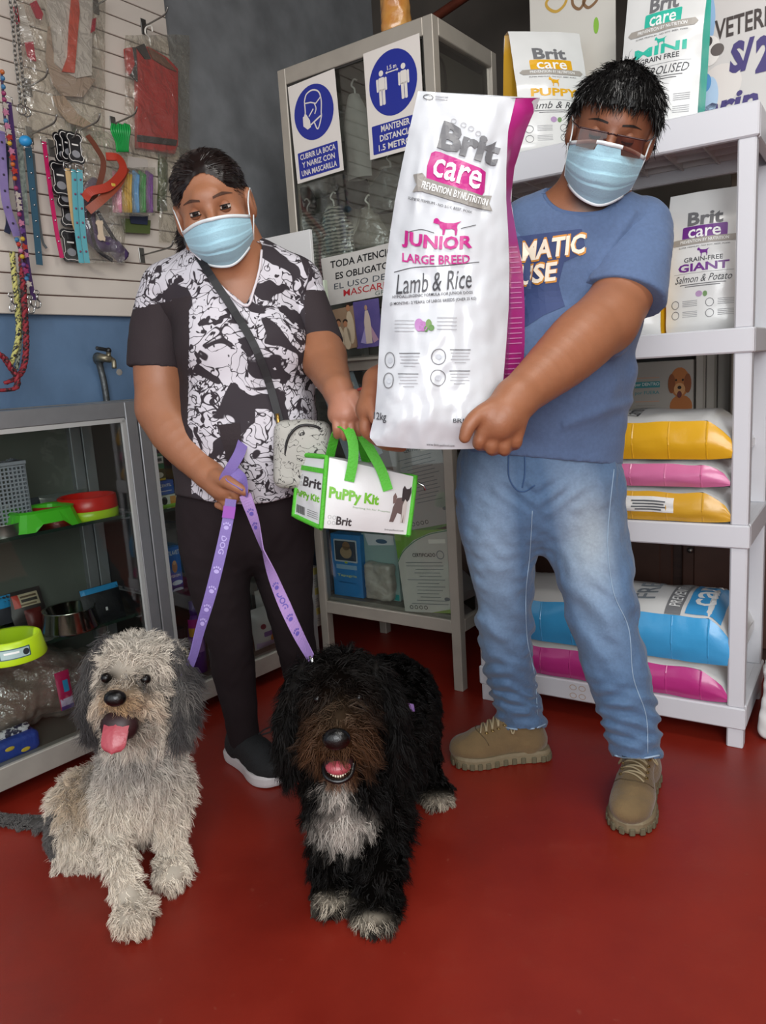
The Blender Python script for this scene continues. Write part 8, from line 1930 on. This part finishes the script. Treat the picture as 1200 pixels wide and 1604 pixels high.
one('zip', mat('black_zip', '#1c1a1c', .5), T, True, fn=lambda q: q.tube(bez([PY(446, 730, 1.665), PY(450, 690, 1.655), PY(468, 668, 1.655), PY(495, 668, 1.66), PY(512, 682, 1.67)], 8), .003, 6))
P = [onb(x, y, .006) for x, y in bez([(302, 386), (330, 432), (362, 480), (395, 535), (418, 590), (434, 645), (446, 690)], 6)]
one('shoulder_strap', mat('black_strap_web', '#161518', .6), T, fn=lambda q: q.strap(P, .017, .003, [np.array([.2, -1, .2])]*len(P)))
one('strap_buckle', mat('gold_clip', '#b08d4a', .3, metal=.9), T, True, fn=lambda q: q.tube([onb(434, 648, .012), onb(436, 660, .012), onb(439, 672, .012)], .004, 8))

# ------------------------------------------------------------------ the two-ended leash
T = thing('dog_leash', PY(302, 1034, 1.50), 'lilac and pink paw-print leash from the woman\'s hand to both dogs', 'leash')
web_a = mat('violet_webbing', '#7d6aa8', .7, col2='#6c5a9c', vs=5, bump=.15, bs=300); web_b = mat('pink_lilac_webbing', '#a984b4', .7, col2='#8a70ac', vs=4, bump=.15, bs=300)
def wstrap(name, pts, ups, w, m):
    P = bez([PY(*p) for p in pts], 10); U = np.vstack([np.linspace(ups[i], ups[i+1], 10, endpoint=False) for i in range(len(ups)-1)]+[np.array(ups[-1], float)]); 
    o = one(name, m, T, fn=lambda q: q.strap(P, w, .0022, U)); return o, P, U
v0 = (0, -1, .15)
A_, PA, UA = wstrap('webbing', [(362, 782, 1.655), (356, 820, 1.64), (345, 870, 1.62), (330, 930, 1.58), (314, 985, 1.55), (302, 1030, 1.51), (288, 1062, 1.48)], [v0, v0, (.2, -1, .1), (.45, -.9, .1), (.8, -.6, .1), (.95, -.4, .1), (.95, -.4, .1)], .024, web_a)
B_2, PB, UB = wstrap('webbing', [(384, 775, 1.645), (398, 815, 1.64), (412, 862, 1.62), (428, 905, 1.60), (447, 950, 1.57), (468, 995, 1.52), (488, 1032, 1.47)], [v0, (-.5, -.8, .1), (-.98, -.25, 0), (-.55, -.85, .1), v0, (-.35, -.9, .1), (-.8, -.6, .1)], .026, web_b)
wstrap('webbing_loop', [(381, 692, 1.70), (374, 712, 1.675), (360, 736, 1.66), (352, 752, 1.655), (366, 762, 1.645), (382, 772, 1.64), (380, 752, 1.65), (366, 738, 1.668)], [(.5, -.8, .3), (.5, -.8, .3), (.7, -.6, .3), (.2, -.7, -.6), (-.2, -.5, -.8), (-.6, -.6, -.4), (-.6, -.6, .5), (0, -.7, .7)], .024, web_a)
one('stitched_keeper', mat('magenta_webbing', '#8a3fa0', .6), T, fn=lambda q: q.strap(PA[3:9]-np.array([0, .002, 0]), .026, .004, UA[3:9]))
paw = solid('#5a4a9a', .6); paw2 = solid('#a99ad0', .6)
def paws(P, U, ts, m):
    for t in ts:
        i = int(t*(len(P)-1)); i = min(max(i, 1), len(P)-2); T_ = P[i+1]-P[i-1]; T_ /= np.linalg.norm(T_); n = U[i]/np.linalg.norm(U[i]); n = n-T_*(n@T_); n /= np.linalg.norm(n); X = np.cross(T_, n)
        S = flatS(P[i]+n*.0013, X, -T_); pr = Print(lambda x, y: (S(x, y)[0], n), .0005)
        pr.add(poly2d(ell(.0055, .0045, 12, 0, -.003)), m, 1)
        for a in (-.0065, -.0022, .0022, .0065): pr.add(poly2d(ell(.0018, .0026, 8, a, .004+.0025*(abs(a) < .004))), m, 1)
        pr.build('paw_mark', T)
def wtext(s, P, U, t, L_, h_, m):
    i = int(t*(len(P)-1)); T_ = P[i+3]-P[i-3]; T_ /= np.linalg.norm(T_); n = U[i]/np.linalg.norm(U[i]); n = n-T_*(n@T_); n /= np.linalg.norm(n); Y_ = np.cross(n, T_)
    S = flatS(P[i]+n*.0015, T_, Y_); pr = Print(lambda x, y: (S(x, y)[0], n), .0005); pr.add(fit_text(s, L_, h_, .02), m, 1); pr.build('woven_word', T)
wtext('DOG', PB, UB, .66, .040, .014, paw); wtext('DOG', PA, UA, .30, .040, .012, paw2)
paws(PA, UA, (.20, .42, .50, .58, .66), paw2); paws(PB, UB, (.12, .22, .56, .76, .84), paw)
one('snap_clip', steel, T, True, fn=lambda q: (q.tube([PY(487, 1028, 1.475), PY(491, 1040, 1.465)], .005, 8), q.tube([PY(491, 1040, 1.465)+np.array([.007*math.cos(a), 0, .009*math.sin(a)-.008]) for a in np.linspace(0, 6.28, 13)], .002, 6, cap=False)))
